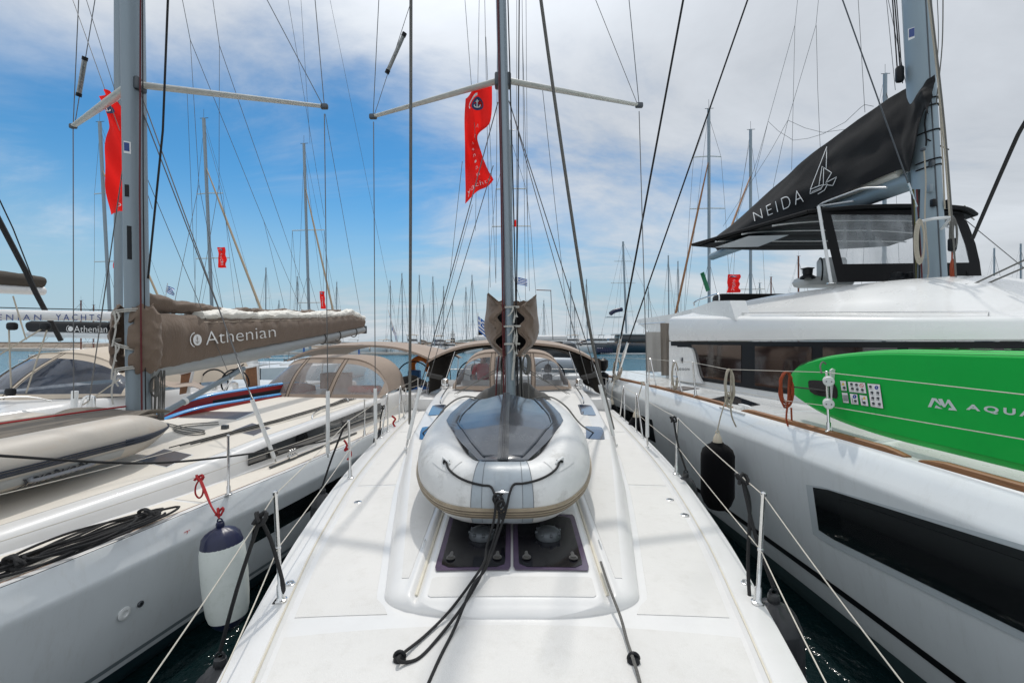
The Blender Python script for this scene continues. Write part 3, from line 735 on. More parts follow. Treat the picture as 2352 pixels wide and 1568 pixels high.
lifelines(None, [P(2130, 1640, 1.75), R1[1]-V((0, 0, .015)), R2[1]]+gr, [P(1935, 1640, 1.75), (R1[0]+R1[1])/2-V((0, 0, .01)), (R2[0]+R2[1])/2]+[p-V((0, 0, .31)) for p in gr])
# pushpit at the stern
pp = MB()
for s in (-1, 1):
    pp.tube(smooth_path([(s*2.1, 12.4, 2.02), (s*2.1, 13.6, 2.05), (s*1.7, 13.95, 2.05), (s*.9, 13.98, 2.05)], 5), .0125, 8); pp.tube([(s*2.1, 13.6, 2.05), (s*2.1, 13.6, 1.4)], .0125, 8); pp.tube([(s*.9, 13.98, 2.05), (s*.9, 13.98, 1.4)], .0125, 8)
obj('pushpit', pp, steel, Y0)

# ---- mast, spreaders, shrouds
MY = 5.80
mb_ = P(1175, 1010, MY); mt_ = P(1175-.0241*1045*2.5, 1010-1045*2.5, MY)     # slight heel to port
mb_ = V((mb_.x, MY, rz0(0, MY))); 
def mast_at(v): 
    q = (1010-v)/(1045*2.5); p = P(1175, 1010, MY).lerp(mt_, q); return p
obj('mast', mast_mesh(mb_-V((0, 0, .05)), mt_, .066, .115), alu, Y0)
mf = MB().lathe((mb_.x, MY, mb_.z), (0, 0, 1), [(0, .14), (.03, .14), (.05, .10), (.10, .095), (.10, .06)], 22); obj('mast_collar', mf, alu_d, Y0)
tl, trr = P(857, 268, 6.45), P(1468, 242, 6.45)
for root, tip in ((mast_at(182)+V((-.07, .04, 0)), tl), (mast_at(182)+V((.07, .04, 0)), trr)):
    sp = MB(); d = tip-root
    sp.tube([root, root+d*.35, root+d*.98], [.052, .048, .034], 14, rz=.62)
    o = obj('spreader', sp, alu_g, Y0)
    obj('spreader_root', MB().box(root, .07, .14, .17, bev=.02), alu_d, o)
    obj('spreader_tip', MB().box(tip, .11, .06, .075, bev=.02), alu_d, o)
def wire(parent, a, b, r=.0055, m=None, name='shroud', n=6): return obj(name, MB().tube([a, b], r, n), m or wire_m, parent)
BL, BR = P(863, 1024, 6.6), P(1487, 1030, 6.4)
tubes = [(P(863, 1030, 6.6), P(862, 892, 6.6)), (P(1487, 1030, 6.4), P(1486, 880, 6.4)), (PZ(932, 1032, ZD), P(965, 890, 6.30)), (PZ(1415, 1024, ZD), P(1378, 884, 6.35))]
ups = [P(858, 280, 6.45), P(1468, 256, 6.45), mast_at(235)+V((-.07, 0, 0)), mast_at(232)+V((.07, 0, 0))]
for (a_, b_), u_ in zip(tubes, ups):
    wire(Y0, b_, u_, .0065)
    mb = MB(); turnbuckle(mb, a_, b_-a_, 1.1); mb.box(a_+V((0, 0, -.0)), .05, .02, .06, bev=.008); obj('chainplate_turnbuckle', mb, steel, Y0)
    q = a_.lerp(b_, .18); obj('shroud_cover_tube', MB().tube([q, b_], .026, 12), plast_w, Y0)
wire(Y0, tl, P(872, -40, 6.0), .0055); wire(Y0, tl+V((.02, 0, .03)), P(952, -20, 5.9), .0045)
wire(Y0, trr, P(1441, -40, 6.0), .0055); wire(Y0, trr-V((.03, 0, -.03)), P(1350, -45, 5.9), .0045)
for s_, (a_, b_) in enumerate(((P(890, 165, 6.2), P(928, 80, 6.1)),)):
    d = (b_-a_); obj('radar_reflector', MB().tube([a_, b_], .026, 12), mat('clear_reflector_tube', (.30, .30, .29), .2, metal=.5, var=.5, vscale=30), Y0)
    for q in (a_, b_): obj('reflector_end', MB().tube([q-d*.05, q+d*.05], .031, 12), frame_b, Y0)
# lazy jacks and inner stays behind the mast
for u0, v0, y0_, u1, v1, y1_ in ((1113, -20, 6.5, 1115, 85, 6.6), (1115, 85, 6.6, 1126, 660, 8.5), (1116, 85, 6.6, 1139, 650, 9.3), (1143, 0, 6.1, 1139, 640, 7.2), (1199, -20, 6.5, 1200, 78, 6.6), (1200, 78, 6.6, 1216, 668, 8.5), (1200, 78, 6.6, 1207, 690, 9.3),
                                (1187, -20, 6.4, 1186, 690, 6.5), (1101, -20, 7, 1092, 530, 9.5), (1208, -20, 7, 1212, 520, 10)):
    wire(Y0, P(u0, v0, y0_), P(u1, v1, y1_), .0038, name='lazy_jack')
# lower diagonals (running aft) visible beside the mast
wire(Y0, P(1133, 380, 6.0), P(985, 870, 7.6), .006, name='diagonal_shroud'); wire(Y0, P(1171, 235, 5.9), P(1352, 880, 7.6), .006, name='diagonal_shroud')
wire(Y0, P(1085, 470, 6.8), P(1000, 780, 7.9), .004, name='flag_halyard'); wire(Y0, P(1096, 370, 6.2), P(1068, 1, 5.9), .0035, name='flag_halyard')
wire(Y0, P(1246, 205, 6.1), P(1300, 700, 8.5), .004, name='flag_halyard'); wire(Y0, P(1062, 370, 6.2), P(1033, 640, 7.2), .0035, name='flag_halyard')
# halyards on the mast faces
for u0, u1, m_, r_, y_, nm in ((1145, 1157, darkredrope, .009, 5.69, 'dark_red_halyard'), (1148, 1161, darkredrope, .006, 5.70, 'dark_red_halyard'), (1168, 1190, blackrope, .008, 5.71, 'black_halyard'), (1196, 1183, blackrope, .008, 5.9, 'black_halyard')):
    obj('halyard', MB().tube([P(u0-3, -60, y_), P((u0+u1)/2, 450, y_), P(u1, 912, y_)], r_, 6), m_, Y0)
for k, (u0, v0, u1, v1, m_) in enumerate(((1152, 800, 1160, 945, greyrope), (1149, 790, 1138, 940, darkredrope), (1155, 800, 1156, 945, greyrope), (1188, 800, 1192, 945, blackrope), (1192, 790, 1200, 940, blackrope), (1196, 800, 1204, 950, greyrope), (1160, 780, 1150, 940, greyrope))):
    obj('halyard', MB().tube(smooth_path([P(u0, v0, 5.95), P((u0+u1)/2+rnd.uniform(-3, 3), (v0+v1)/2, 5.9), P(u1, v1, 5.95)], 5), .009, 6), m_, Y0)
# thick braided spinnaker halyards brought forward to the shrouds
rope('spinnaker_halyard', [P(944, -60, 5.6), P(943, 500, 5.9), P(941, 973, 6.6)], .020, greyrope, 'thick grey braided halyard hanging straight down left of the centre mast', 'rope', None, 10, 2)
rope('spinnaker_halyard', [P(1234, -60, 5.5), P(1290, 340, 5.8), P(1352, 742, 6.3), P(1388, 900, 6.6), P(1409, 985, 6.8)], .021, greyrope, 'thick grey braided halyard slanting down right of the centre mast', 'rope', None, 10, 4)

# ---- boom, stack pack and its laced front
BOOM0 = V((0.0, 6.02, 2.72)); 
obj('boom', MB().tube([V((0.0, 5.93, 2.70)), V((.02, 11.3, 2.98))], [.085, .075], 14), alu, Y0)
def pack_sec(t):                       # half-section (x, z) of the sail bag at distance t aft of the mast
    k = t/5.2; zb = 2.80+.20*k; w_ = lerp(.34, .16, k); h_ = lerp(.70, .32, k)
    return [(w_*.28, zb), (w_*.62, zb+h_*.07), (w_*.95, zb+h_*.28), (w_*1.03, zb+h_*.46), (w_*1.0, zb+h_*.68), (w_*.93, zb+h_*.9), (w_*.88, zb+h_*1.0)]
pk = MB()
for s in (-1, 1):
    rows = []
    for i in range(41):
        t = .16+5.0*i/40; sec = pack_sec(t); row = []
        for j, (x, z) in enumerate(sec):
            q = V((s*x+.02*nz3((t*3, j*.8, s), 1.0, 3), 5.98+t, z+.02*nz3((t*2.5, j*.5, s), 1, 9))); row.append(q)
        rows.append(row if s > 0 else row[::-1])
    pk.sheet(rows, .006)
pk_o = obj('sail_cover', pk, taupe, Y0)
# front panels: each wraps from the bag's side round towards the mast, scalloped between the ties
fp = MB()
holes = lambda q: max(math.exp(-((q-.60)/.095)**2)*.13, math.exp(-((q-.22)/.12)**2)*.15)
for s in (-1, 1):
    rows = []
    for j in range(41):
        q = j/40
        xo = sinterp([(0, .17), (.12, .26), (.28, .345), (.45, .372), (.6, .365), (.8, .345), (1.0, .335)], q)*(1.0 if s < 0 else .97)
        xi = .055+holes(q)*(1 if s < 0 else .8)
        if q > .80: xi = .055+(q-.80)/.20*.235
        z = lerp(2.715, 3.52 if s < 0 else 3.50, q); zi = z if q <= .8 else z-.03
        row = []
        for i in range(19):
            u = i/18; x = lerp(xi, xo, u); y = 5.72+.08*u+.30*u**3-.05*math.sin(math.pi*u)
            wr = .012*math.sin(u*13+q*16*s)*math.sin(math.pi*u)-.022*(1-abs(math.sin(u*5.5+q*6*s+1.2*nz3((u*2, q*2, s), 1, 6))))**5-.016*(1-abs(math.sin(u*9-q*11*s+2*nz3((u*2, q*3, s), 1, 16))))**6+.03*nz3((x*7, q*5, s), 1, 4)+.012*nz3((x*20, q*9, s*2), 1, 8)
            row.append(V((s*x, y+wr, lerp(zi, z, u)+.02*nz3((u*3, q*4, s), 1, 12))))
        rows.append(row if s > 0 else row[::-1])
    fp.sheet([r for r in rows], .006)
obj('front_panel', fp, taupe, pk_o)
bi = MB().box((0, 6.16, 3.05), .52, .06, .52, bev=.02); obj('folded_sail_or_shade', bi, blackc, Y0)  # black box standing in for the shaded hollow behind the cover openings
sw_ = MB()
for j in range(4): sw_.tube(smooth_path([(-.14+.1*j, 6.3, 3.40), (-.1+.08*j, 7.4, 3.42), (-.08+.06*j, 9, 3.4), (-.05+.03*j, 11, 3.35)], 6), .07, 8)
obj('folded_sail_or_shade', sw_, taupe, Y0)
ties = MB()
for z, w_ in ((3.33, .09), (3.09, .11), (2.87, .10)):
    ties.sheet([[V((x, 5.665-.0*abs(x)+ (abs(x)/.12)**2*.05, z+dz+.02*x)) for x in [(-w_+2*w_*k/12) for k in range(13)]] for dz in (-.012, .012)][::-1], .003)
    for k, (dx, dz) in enumerate(((-.07, -.12), (.02, -.20), (.07, -.13))):
        p0 = V((.015, 5.655, z)); ties.sheet([[p0+V((dx*q+.02*math.sin(q*3+k), -.01, dz*q))+V((o_, 0, 0)) for o_ in (-.011, .011)] for q in [i/8 for i in range(9)]], .003)
for dx, z0_, z1_ in ((.018, 2.87, 2.42), (.045, 3.05, 2.72)):
    ties.sheet([[V((dx+o_+.012*math.sin(q*5), 5.66, lerp(z0_, z1_, q))) for o_ in (-.014, .014)] for q in [i/12 for i in range(13)]], .003)
obj('cover_ties', ties, web, Y0)
tr_ = MB()
for s in (-1, 1): tr_.tube(smooth_path([(s*.06, 5.74, 2.74), (s*.14, 5.78, 2.74), (s*.20, 5.98, 2.70)], 5), .006, 5)
obj('piping', tr_, web, Y0)
# coiled halyard tails hanging below the cover
cl = MB()
for s, cx_ in ((-1, -.115), (1, .17)):
    for k in range(5): cl.tube([V((cx_+.035*math.cos(a)*(1+.1*k)+.006*k, 5.88+.01*k, 2.60+(.11+.006*k)*math.sin(a))) for a in [2*math.pi*q/14 for q in range(14)]], .007, 6, closed=True)
cl.tube(smooth_path([(.12, 5.9, 2.62), (.10, 5.85, 2.3), (.14, 5.85, 1.98), (.20, 5.85, 2.0), (.215, 5.87, 2.3), (.2, 5.9, 2.6)], 6), .008, 6)
obj('rope_coil', cl, greyrope, Y0)
# crosstree-like jackstay arm seen right of the bag
obj('reefing_arm', MB().tube([P(1232, 666, 8), P(1266, 667, 8)], .008, 6), wood_mast, Y0); wire(Y0, P(1265, 668, 8), P(1270, 780, 8.2), .006)

# ---- spray hood and bimini
hood_o, HS, HR = hood('spray_hood', Y0, F0, 1.24, 9.05, 1.92, 1.14, 9.75, .72, 10.7, .76,
     [(-.93, -.36), (-.27, .30), (.38, .94)], (taupe_l, clearv), kb=.42, pw=4.4)
gb = MB()
for s in (-1, 1):
    rows = [[V((s*(.04+.60*u)+.0, 6.2+.95*q-.2*(1-u)*math.sin(math.pi*q), 1.74+.56*math.sin(math.pi*min(q*.98+.02, 1))**.7*(1-u**5*.7)*(.92+.08*math.sin(u*7))+.03*nz3((u*4, q*4, s), 1, 5)+.02*nz3((u*9, q*9, s), 1, 7)+.0*u)) for u in [i/24 for i in range(25)]] for q in [j/20 for j in range(21)]]
    if s < 0: rows = [r[::-1] for r in rows]
    gb.sheet(rows, .01)
gbo = obj('canvas_bag', gb, charcoal); tag(gbo, 'dark grey crumpled canvas bag lying round the foot of the centre mast', 'canvas bag')
bm_o = thing_part('bimini', Y0, V((0, 12, 2.9)))
def bim(a, b):
    y = lerp(10.75, 13.6, b); x = a*lerp(1.98, 2.02, b)
    z = 2.86+.10*math.sin(math.pi*min(b*1.1+.05, 1))-.42*abs(a)**3.0-.02*math.sin(b*9)**2
    return V((x, y, z+.008*nz3((x*2, y*2, 0), 1, 2)))
obj('bimini_top', MB().sheet([[bim(-1+2*i/40, j/16) for i in range(41)] for j in range(17)], .008), taupe_l, bm_o)
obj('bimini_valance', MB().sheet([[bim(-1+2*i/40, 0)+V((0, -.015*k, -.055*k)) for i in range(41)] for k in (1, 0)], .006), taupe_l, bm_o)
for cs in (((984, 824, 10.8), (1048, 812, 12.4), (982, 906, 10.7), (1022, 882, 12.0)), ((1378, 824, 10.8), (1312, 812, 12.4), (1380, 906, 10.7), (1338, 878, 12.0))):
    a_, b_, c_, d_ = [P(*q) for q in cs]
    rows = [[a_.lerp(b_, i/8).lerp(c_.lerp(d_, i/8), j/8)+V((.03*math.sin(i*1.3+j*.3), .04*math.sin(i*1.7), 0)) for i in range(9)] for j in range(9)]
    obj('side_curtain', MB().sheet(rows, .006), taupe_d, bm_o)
obj('bimini_underside', MB().sheet([[bim(-.97+1.94*i/30, .04+.94*j/8)-V((0, 0, .10)) for i in range(31)] for j in range(9)], .004), taupe_d, bm_o)  # dark sheet added for the shade under the bimini top
bf = MB()
for s in (-1, 1):
    for (ya, yb) in ((10.85, 11.7), (12.1, 11.9), (13.5, 12.1)):
        bf.tube(smooth_path([(s*2.0, yb, 1.45), (s*1.98, lerp(yb, ya, .6), 2.15), (s*1.85, ya, 2.52)], 5), .014, 8)
    bf.tube([(s*1.95, 10.9, 2.40), (s*2.02, 9.6, 1.5)], .007, 6)
    bf.tube([V((s*1.33, 10.8, 2.73)), V((s*1.62, 9.9, 1.55))], .010, 6)
obj('bimini_frame', bf, steel, bm_o)
# wheels, pedestals, companionway clutter seen through the hood
for s in (-1, 1):
    c = V((s*.98-.02, 12.1, 1.95)); wh = MB()
    wh.tube([c+V((.45*math.cos(a), .05*math.sin(a), .45*math.sin(a))) for a in [2*math.pi*k/32 for k in range(32)]], .016, 8, closed=True)
    for k in range(5): a = 2*math.pi*k/5+.3; wh.tube([c, c+V((.45*math.cos(a), 0, .45*math.sin(a)))], .008, 6)
    o = obj('steering_wheel', wh, frame_b, Y0)
    pd = MB().box(c+V((0, .18, -.45)), .26, .20, 1.05, bev=.05); pd.lathe(c+V((0, .1, .12)), (0, 0, 1), [(0, .09), (.12, .11), (.2, .07), (.24, .001)], 16); obj('pedestal', pd, alu_d, Y0)
ct = MB().box((0, 11.7, 1.55), .5, 1.4, .7, bev=.05); obj('cockpit_table', ct, white_far, Y0)
for x, m_ in ((-.55, redm), (.62, redm), (.2, blackc)):
    obj('cushion', MB().box((x+.3, 11.0, 1.50), .35, .35, .2, bev=.06), m_, Y0)
for s in (-1, 1):
    wn = MB().lathe((s*1.45, 9.9, 1.93), (0, 0, 1), [(0, .09), (.03, .09), (.05, .06), (.11, .065), (.15, .07), (.17, .04), (.17, .001)], 18); obj('winch', wn, steel, Y0)
    obj('arm_cushion', MB().tube([V((s*1.62, 10.6, 2.05)), V((s*1.98, 10.7, 2.12)), V((s*2.0, 11.1, 2.12))], .055, 10), charcoal, Y0)
# mainsheet / vang pairs in front of the hood
for s in (-1, 1):
    for d in (0, .05): wire(Y0, V((s*.08, 5.9, 2.62-d)), V((s*(1.05+d), 8.7, 1.90)), .006, greyrope, 'control_line')
for a_, b_ in (((.72, 5.1), (1.42, 6.55)),):
    for s in (-1, 1):
        pass

# ---------------------------------------------------------------- inverted grey dinghy on the coachroof
DG = thing('inflatable_dinghy', 'upside-down light grey inflatable dinghy with dark floor lashed on the coachroof in the centre', 'dinghy', (-.05, 4.2, 1.7))
dx = -.065
half = [(0.0, 3.215), (.10, 3.215), (.20, 3.225), (.28, 3.265), (.36, 3.36), (.43, 3.49), (.485, 3.68), (.52, 3.95), (.53, 4.3), (.515, 4.7), (.49, 5.1), (.475, 5.35)]
def dz_(y): return interp([(3.2, 1.835), (3.6, 1.91), (3.9, 1.96), (4.5, 2.0), (5.35, 2.03)], y)
core = [V((dx-x, y, dz_(y))) for x, y in reversed(half)]+[V((dx+x, y, dz_(y))) for x, y in half[1:]]
core = smooth_path(core, 4); NT = len(core)
def drad(k):
    q = min(k, NT-1-k)/NT; return .208*min(1, .90+q*1.2)
def dfr(k):
    a = core[max(k-1, 0)]; b = core[min(k+1, NT-1)]; t = (b-a).normalized(); o = t.cross(V((0, 0, 1))).normalized(); return t, -o if False else o, V((0, 0, 1))
def DS(k, th, off=0.0):      # th degrees: 0 = outward, 90 = up
    t, o, u = dfr(k); u = o.cross(t).normalized() if o.cross(t).z > 0 else t.cross(o).normalized()
    r = drad(k)+off; return core[k]+o*(r*math.cos(R(th)))+u*(r*math.sin(R(th)))
# orientation test: outward must point away from the centre line
t_, o_, u_ = dfr(NT//2)
SGN = 1 if o_.y < 0 else -1
def DS(k, th, off=0.0):
    t, o, u = dfr(k); o = o*SGN; u = o.cross(t); u = u if u.z > 0 else -u
    r = drad(k)+off; return core[k]+o*(r*math.cos(R(th)))+u.normalized()*(r*math.sin(R(th)))
def dgrid(k0, k1, th0, th1, off, nth=10):
    return [[DS(k, lerp(th0, th1, j/nth), off) for k in range(k0, k1+1)] for j in range(nth+1)]
tb = MB().grid([[DS(k, 360*j/32) for j in range(32)] for k in range(NT)], closed_u=True)
for k_, d in ((0, 1), (NT-1, -1)):       # cone ends
    t, o, u = dfr(k_); rows = []
    for q in range(7):
        s_ = q/6; r = 1-s_**1.5*.85; rows.append([core[k_]+(-t*d)*(.30*s_)+(DS(k_, 360*j/32)-core[k_])*r for j in range(32)])
    if d == 1: rows = rows[::-1]
    tb.grid(rows, closed_u=True); 
obj('tube', tb, hyp, DG)
def tube_sheet(name, k0, k1, a0, a1, off, m, nth=10, th=.003): 
    rows = dgrid(k0, k1, a0, a1, off, nth); c = (rows[0][0]-core[k0]); mb = MB().grid(rows); return obj(name, mb, m, DG)
mid = NT//2
tube_sheet('bow_patch', mid-7, mid+7, -55, 100, .0025, hyp_p, 16)
tube_sheet('bow_patch', mid-5, mid+5, -50, 40, .0045, mat('bow_patch_upper', (.36, .40, .43), .36, var=.06, vscale=6, dirt=((.22, .21, .2), .4, 7)), 12)
for k in (mid-7, mid+7, mid-5, mid+5): obj('seam', MB().tube([DS(k, a, .0045) for a in range(-50, 98, 6)], .0018, 4), mat('seam_line', (.16, .17, .18), .6), DG)
# ribbed rubbing strake round the outside
for j, (a0, a1, off, m_) in enumerate(((-24, -19, .014, strake), (-19.5, -18, .019, strake_l), (-18, -14, .015, strake), (-14.3, -12.8, .020, strake_l), (-13, -9, .015, strake), (-9.2, -7.6, .019, strake_l), (-27, -24, .009, strake_l), (-7.8, -4.8, .010, strake_l))):
    obj('rubbing_strake', MB().sheet(dgrid(6, NT-7, a0-6, a1-6, off, 2), .012), m_, DG)
# dark floor: flat border and vee'd centre
def half_w(y): return interp([(3.24, .15), (3.6, .335), (3.95, .485), (4.12, .530), (4.4, .530), (5.0, .475), (5.37, .43)], y)
def tubez(x, y):
    best = None
    for a_, b_ in zip(core, core[1:]):
        ux, uy = b_.x-a_.x, b_.y-a_.y; l2 = ux*ux+uy*uy; k = max(min(((x+dx-a_.x)*ux+(y-a_.y)*uy)/l2, 1), 0)
        d = math.hypot(a_.x+ux*k-dx-x, a_.y+uy*k-y)
        if d < .205: z = lerp(a_.z, b_.z, k)+math.sqrt(.208**2-d*d); best = z if best is None or z > best else best
    return best
def plane_z(y): return dz_(y)+.190
def inner_w(y): return max(half_w(y)-interp([(3.3, .06), (3.9, .105), (5.3, .100)], y), .02)
def floor(x, y):
    wi = inner_w(y); k = max(1-abs(x)/wi, 0); f = interp([(3.32, .15), (3.7, .6), (4.3, 1.0), (5.4, 1.1)], y)
    dish = -.020*math.sin(math.pi*min(abs(x)/wi, 1))*f*.5
    return plane_z(y)+.050*f*(.5-.5*math.cos(math.pi*min(k*1.15, 1)))+dish*.5+.008*math.exp(-(x/.05)**2)
rows = []
for i in range(91):
    y = lerp(3.235, 5.37, i/90); wo_ = half_w(y); wi = inner_w(y); row = []
    us = sorted(set([-1+2*j/44 for j in range(45)]+[s_*wi/wo_ for s_ in (-1.02, -1, -.97, .97, 1, 1.02)]))[:51]
    us += [1.0]*(51-len(us))
    for q in us:
        x = q*wo_
        if abs(x) > wi*1.005 or y < 3.33:
            z = tubez(x, y); z = max(z if z is not None else 0, plane_z(y)-.006)+.004
            pass
        else:
            z = floor(x, y); e = min(1, (wi-abs(x))/.012, (y-3.33)/.02); z = z*e+(plane_z(y)-.012)*(1-e)
        row.append(V((dx+x, y, z)))
    rows.append(row)
obj('floor_panel', MB().grid(rows), pvc, DG, smooth=50)
obj('floor_welt', MB().tube([V((dx-inner_w(yy), yy, plane_z(yy)+.002)) for yy in [5.36-.04*k for k in range(51)]]+[V((dx+inner_w(yy), yy, plane_z(yy)+.002)) for yy in [3.36+.04*k for k in range(51)]], .007, 6), pvc, DG)
kl = MB()
for xo_ in (-.030, -.015, 0, .015, .030):
    kl.tube([V((dx+xo_, y, floor(0, y)+.012+ (0 if abs(xo_) > .02 else .003))) for y in [3.25+.06*k for k in range(36)]], .0065, 6)
kl.sheet([[V((dx+x, y, floor(0, y)+.006)) for x in (.040, -.040)] for y in [3.245+.06*k for k in range(36)]], .01)
obj('keel_strip', kl, mat('keel_strip_rubber', (.075, .078, .082), .22, var=.2, vscale=20, coat=.3), DG)
# transom end and handles, bow fitting
obj('transom', MB().box((dx, 5.32, 2.02), .70, .03, .34, bev=.01), pvc, DG)
for s, kk in ((-1, int(NT*.335)), (1, int(NT*.665))):
    q = DS(kk, 62, .004); n_ = (q-core[kk]).normalized(); t = dfr(kk)[0]
    hm = MB().tube([q-t*.05, q-t*.035+n_*.02, q+t*.035+n_*.02, q+t*.05], .008, 8); obj('grab_handle', hm, plast_w, DG)
    rr_ = [[DS(int(kk+a), th, .003) for a in range(-3, 4)] for th in range(44, 82, 6)]
    obj('handle_patch', MB().grid(rr_), hyp, DG)
    obj('rope_knot', MB().tube([q+V((.02*math.cos(a*1.7), .015*math.sin(a*2.3), .012*math.sin(a)-.008)) for a in [k*.5 for k in range(16)]], .009, 6), blackrope, DG)
rr_ = [[DS(mid+a, th, .0065) for a in range(-2, 3)] for th in range(-34, 60, 6)]
obj('bow_eye_patch', MB().grid(rr_), hyp_p, DG)
be = DS(mid, 18, .012); obj('bow_cleat', MB().tube([be+V((-.055, -.012, 0)), be+V((-.02, -.02, .004)), be+V((.02, -.02, .004)), be+V((.055, -.012, .002))], [.003, .009, .009, .003], 8).box(be, .03, .03, .03, bev=.008), steel, DG)
lg = MB(); q = lambda a, b: DS(mid, -58+b*14, .003)+V((a, 0, 0))
lay(lg, *text_mesh('Y', .05), lambda a, b: DS(mid, -72+b*20, .004)+V(((a-.5)*.10, 0, 0))); obj('bow_emblem', lg, alu_d, DG, smooth=0)
# black painter: draped over the bow, tied at both handles
kL, kR = int(NT*.335), int(NT*.665)
hl, hr = DS(kL, 62, .02), DS(kR, 62, .02)
def over(k0, k1, th0, th1, n=7): return [DS(int(round(lerp(k0, k1, i/n))), lerp(th0, th1, (i/n))-8*math.sin(math.pi*i/n), .010) for i in range(1, n)]
rope('painter_rope', [hl]+over(kL, mid-1, 60, 26)+[be+V((-.05, -.03, .0)), be+V((-.03, -.035, -.03))], .008, blackrope, 'black rope tied across the bow of the centre dinghy from its left handle', 'rope', None, 8, 5)
rope('painter_rope', [hr]+over(kR, mid+1, 60, 30)+[be+V((.05, -.02, .0)), be+V((.03, -.05, -.08)), be+V((.0, -.07, -.18)), P(1118, 1300, 2.72), P(1085, 1345, 2.55), PZ(1045, 1440, 1.43), PZ(1010, 1510, 1.415), PZ(975, 1590, 1.41)], .008, blackrope, 'black rope from the right handle of the centre dinghy trailing down the foredeck', 'rope', None, 8, 5)
rope('painter_rope', [be+V((-.04, -.04, -.01)), be+V((-.05, -.06, -.15)), P(1118, 1255, 2.85), P(1112, 1290, 2.72), P(1080, 1340, 2.58), PZ(1030, 1405, 1.44), PZ(975, 1460, 1.42), PZ(925, 1500, 1.43), PZ(915, 1513, 1.44), PZ(930, 1520, 1.42), PZ(965, 1508, 1.415), PZ(1010, 1460, 1.42), PZ(1060, 1395, 1.45), P(1100, 1330, 2.62), P(1125, 1270, 2.8), be+V((-.02, -.06, -.16)), be+V((-.03, -.04, -.02))], .008, blackrope, 'black doubled rope from the dinghy bow looped through a fairlead on the foredeck', 'rope')
kn = MB()
for k in range(3): kn.tube([be+V((-.03+.028*math.cos(a)+.01*k, -.04-.008*k+.008*math.sin(2*a), -.03-.02*k+.035*math.sin(a))) for a in [2*math.pi*j/12 for j in range(12)]], .008, 6, closed=True)
kn.tube([be+V((.0+.014*math.sin(a*3), -.055, -.12-.035*a/6)) for a in [j*.5 for j in range(12)]], .009, 6)
tag(obj('rope_knot', kn, blackrope), 'black knot of rope hanging from the bow cleat of the centre dinghy', 'knot')
# straps holding its stern
for s in (-1, 1): rope('lashing_rope', [V((dx+s*.30, 5.38, 2.22)), V((dx+s*.50, 5.36, 2.25)), V((dx+s*.66, 5.1, 2.18)), V((dx+s*.95, 5.6, 1.85)), V((s*1.40, 6.3, 1.50))], .009, greyrope, 'grey rope lashing the %s quarter of the centre dinghy to the deck' % ('left' if s < 0 else 'right'), 'rope')
# control line on the right
rope('furling_line', [PZ(1380, 1290, 1.53), PZ(1400, 1350, 1.50), PZ(1425, 1415, 1.46), PZ(1440, 1470, 1.43), PZ(1455, 1515, 1.44), PZ(1468, 1560, 1.42), PZ(1485, 1640, 1.42)], .008, greyrope, 'thin grey furling line running forward through a black fairlead on the right of the foredeck', 'rope')
# ================================================================ more helpers
def PL(u, v, p0, p1):                  # sight line cut with the upright plane through p0, p1 (x, y)
    k = (u-CX)/FPX; dx_, dy_ = p1[0]-p0[0], p1[1]-p0[1]     # X = k*Y
    Y = (p0[0]*dy_-p0[1]*dx_)/(k*dy_-dx_); return P(u, v, Y)
def PSurf(u, v, fr, zf, off=0.004):    # sight line cut with a roof surface
    z = 1.7
    for _ in range(14):
        p = PZ(u, v, z); q = p-fr.o; z = .5*z+.5*zf(q.dot(fr.r), q.dot(fr.a))
    p = PZ(u, v, z); return p+V((0, 0, off))
def bimini(parent, fr, t0, t1, hw, zt, droop, top_m, val_m, crown=.10, legs=True, name='bimini'):
    g = thing_part(name, parent, fr.W(0, t0, zt))
    def S(a, b): 
        return fr.W(a*hw, lerp(t0, t1, b), zt+crown*math.sin(math.pi*min(b*1.05+.04, 1))-droop*abs(a)**2.8-.02*math.sin(b*9.4)**2+.008*nz3((a*3, b*5, hw), 1, 2))
    obj('bimini_top', MB().sheet([[S(-1+2*i/36, j/16) for i in range(37)] for j in range(17)], .008), top_m, g)
    obj('bimini_valance', MB().sheet([[S(-1+2*i/36, 0)-fr.a*.015*k-V((0, 0, .05*k)) for i in range(37)] for k in (1, 0)], .006), val_m, g)
    if legs:
        for s in (-1, 1):
            for tb_, tt in ((t0+1.2, t0+.1), (t0+1.5, t0+1.5), (t0+1.7, t1-.1)):
                obj('bimini_bow', MB().tube(smooth_path([fr.W(s*(hw-.02), tb_, zt-1.4), fr.W(s*(hw-.03), lerp(tb_, tt, .6), zt-.8), fr.W(s*(hw-.1), tt, zt-droop+.03)], 4), .014, 7), steel, g)
    return g
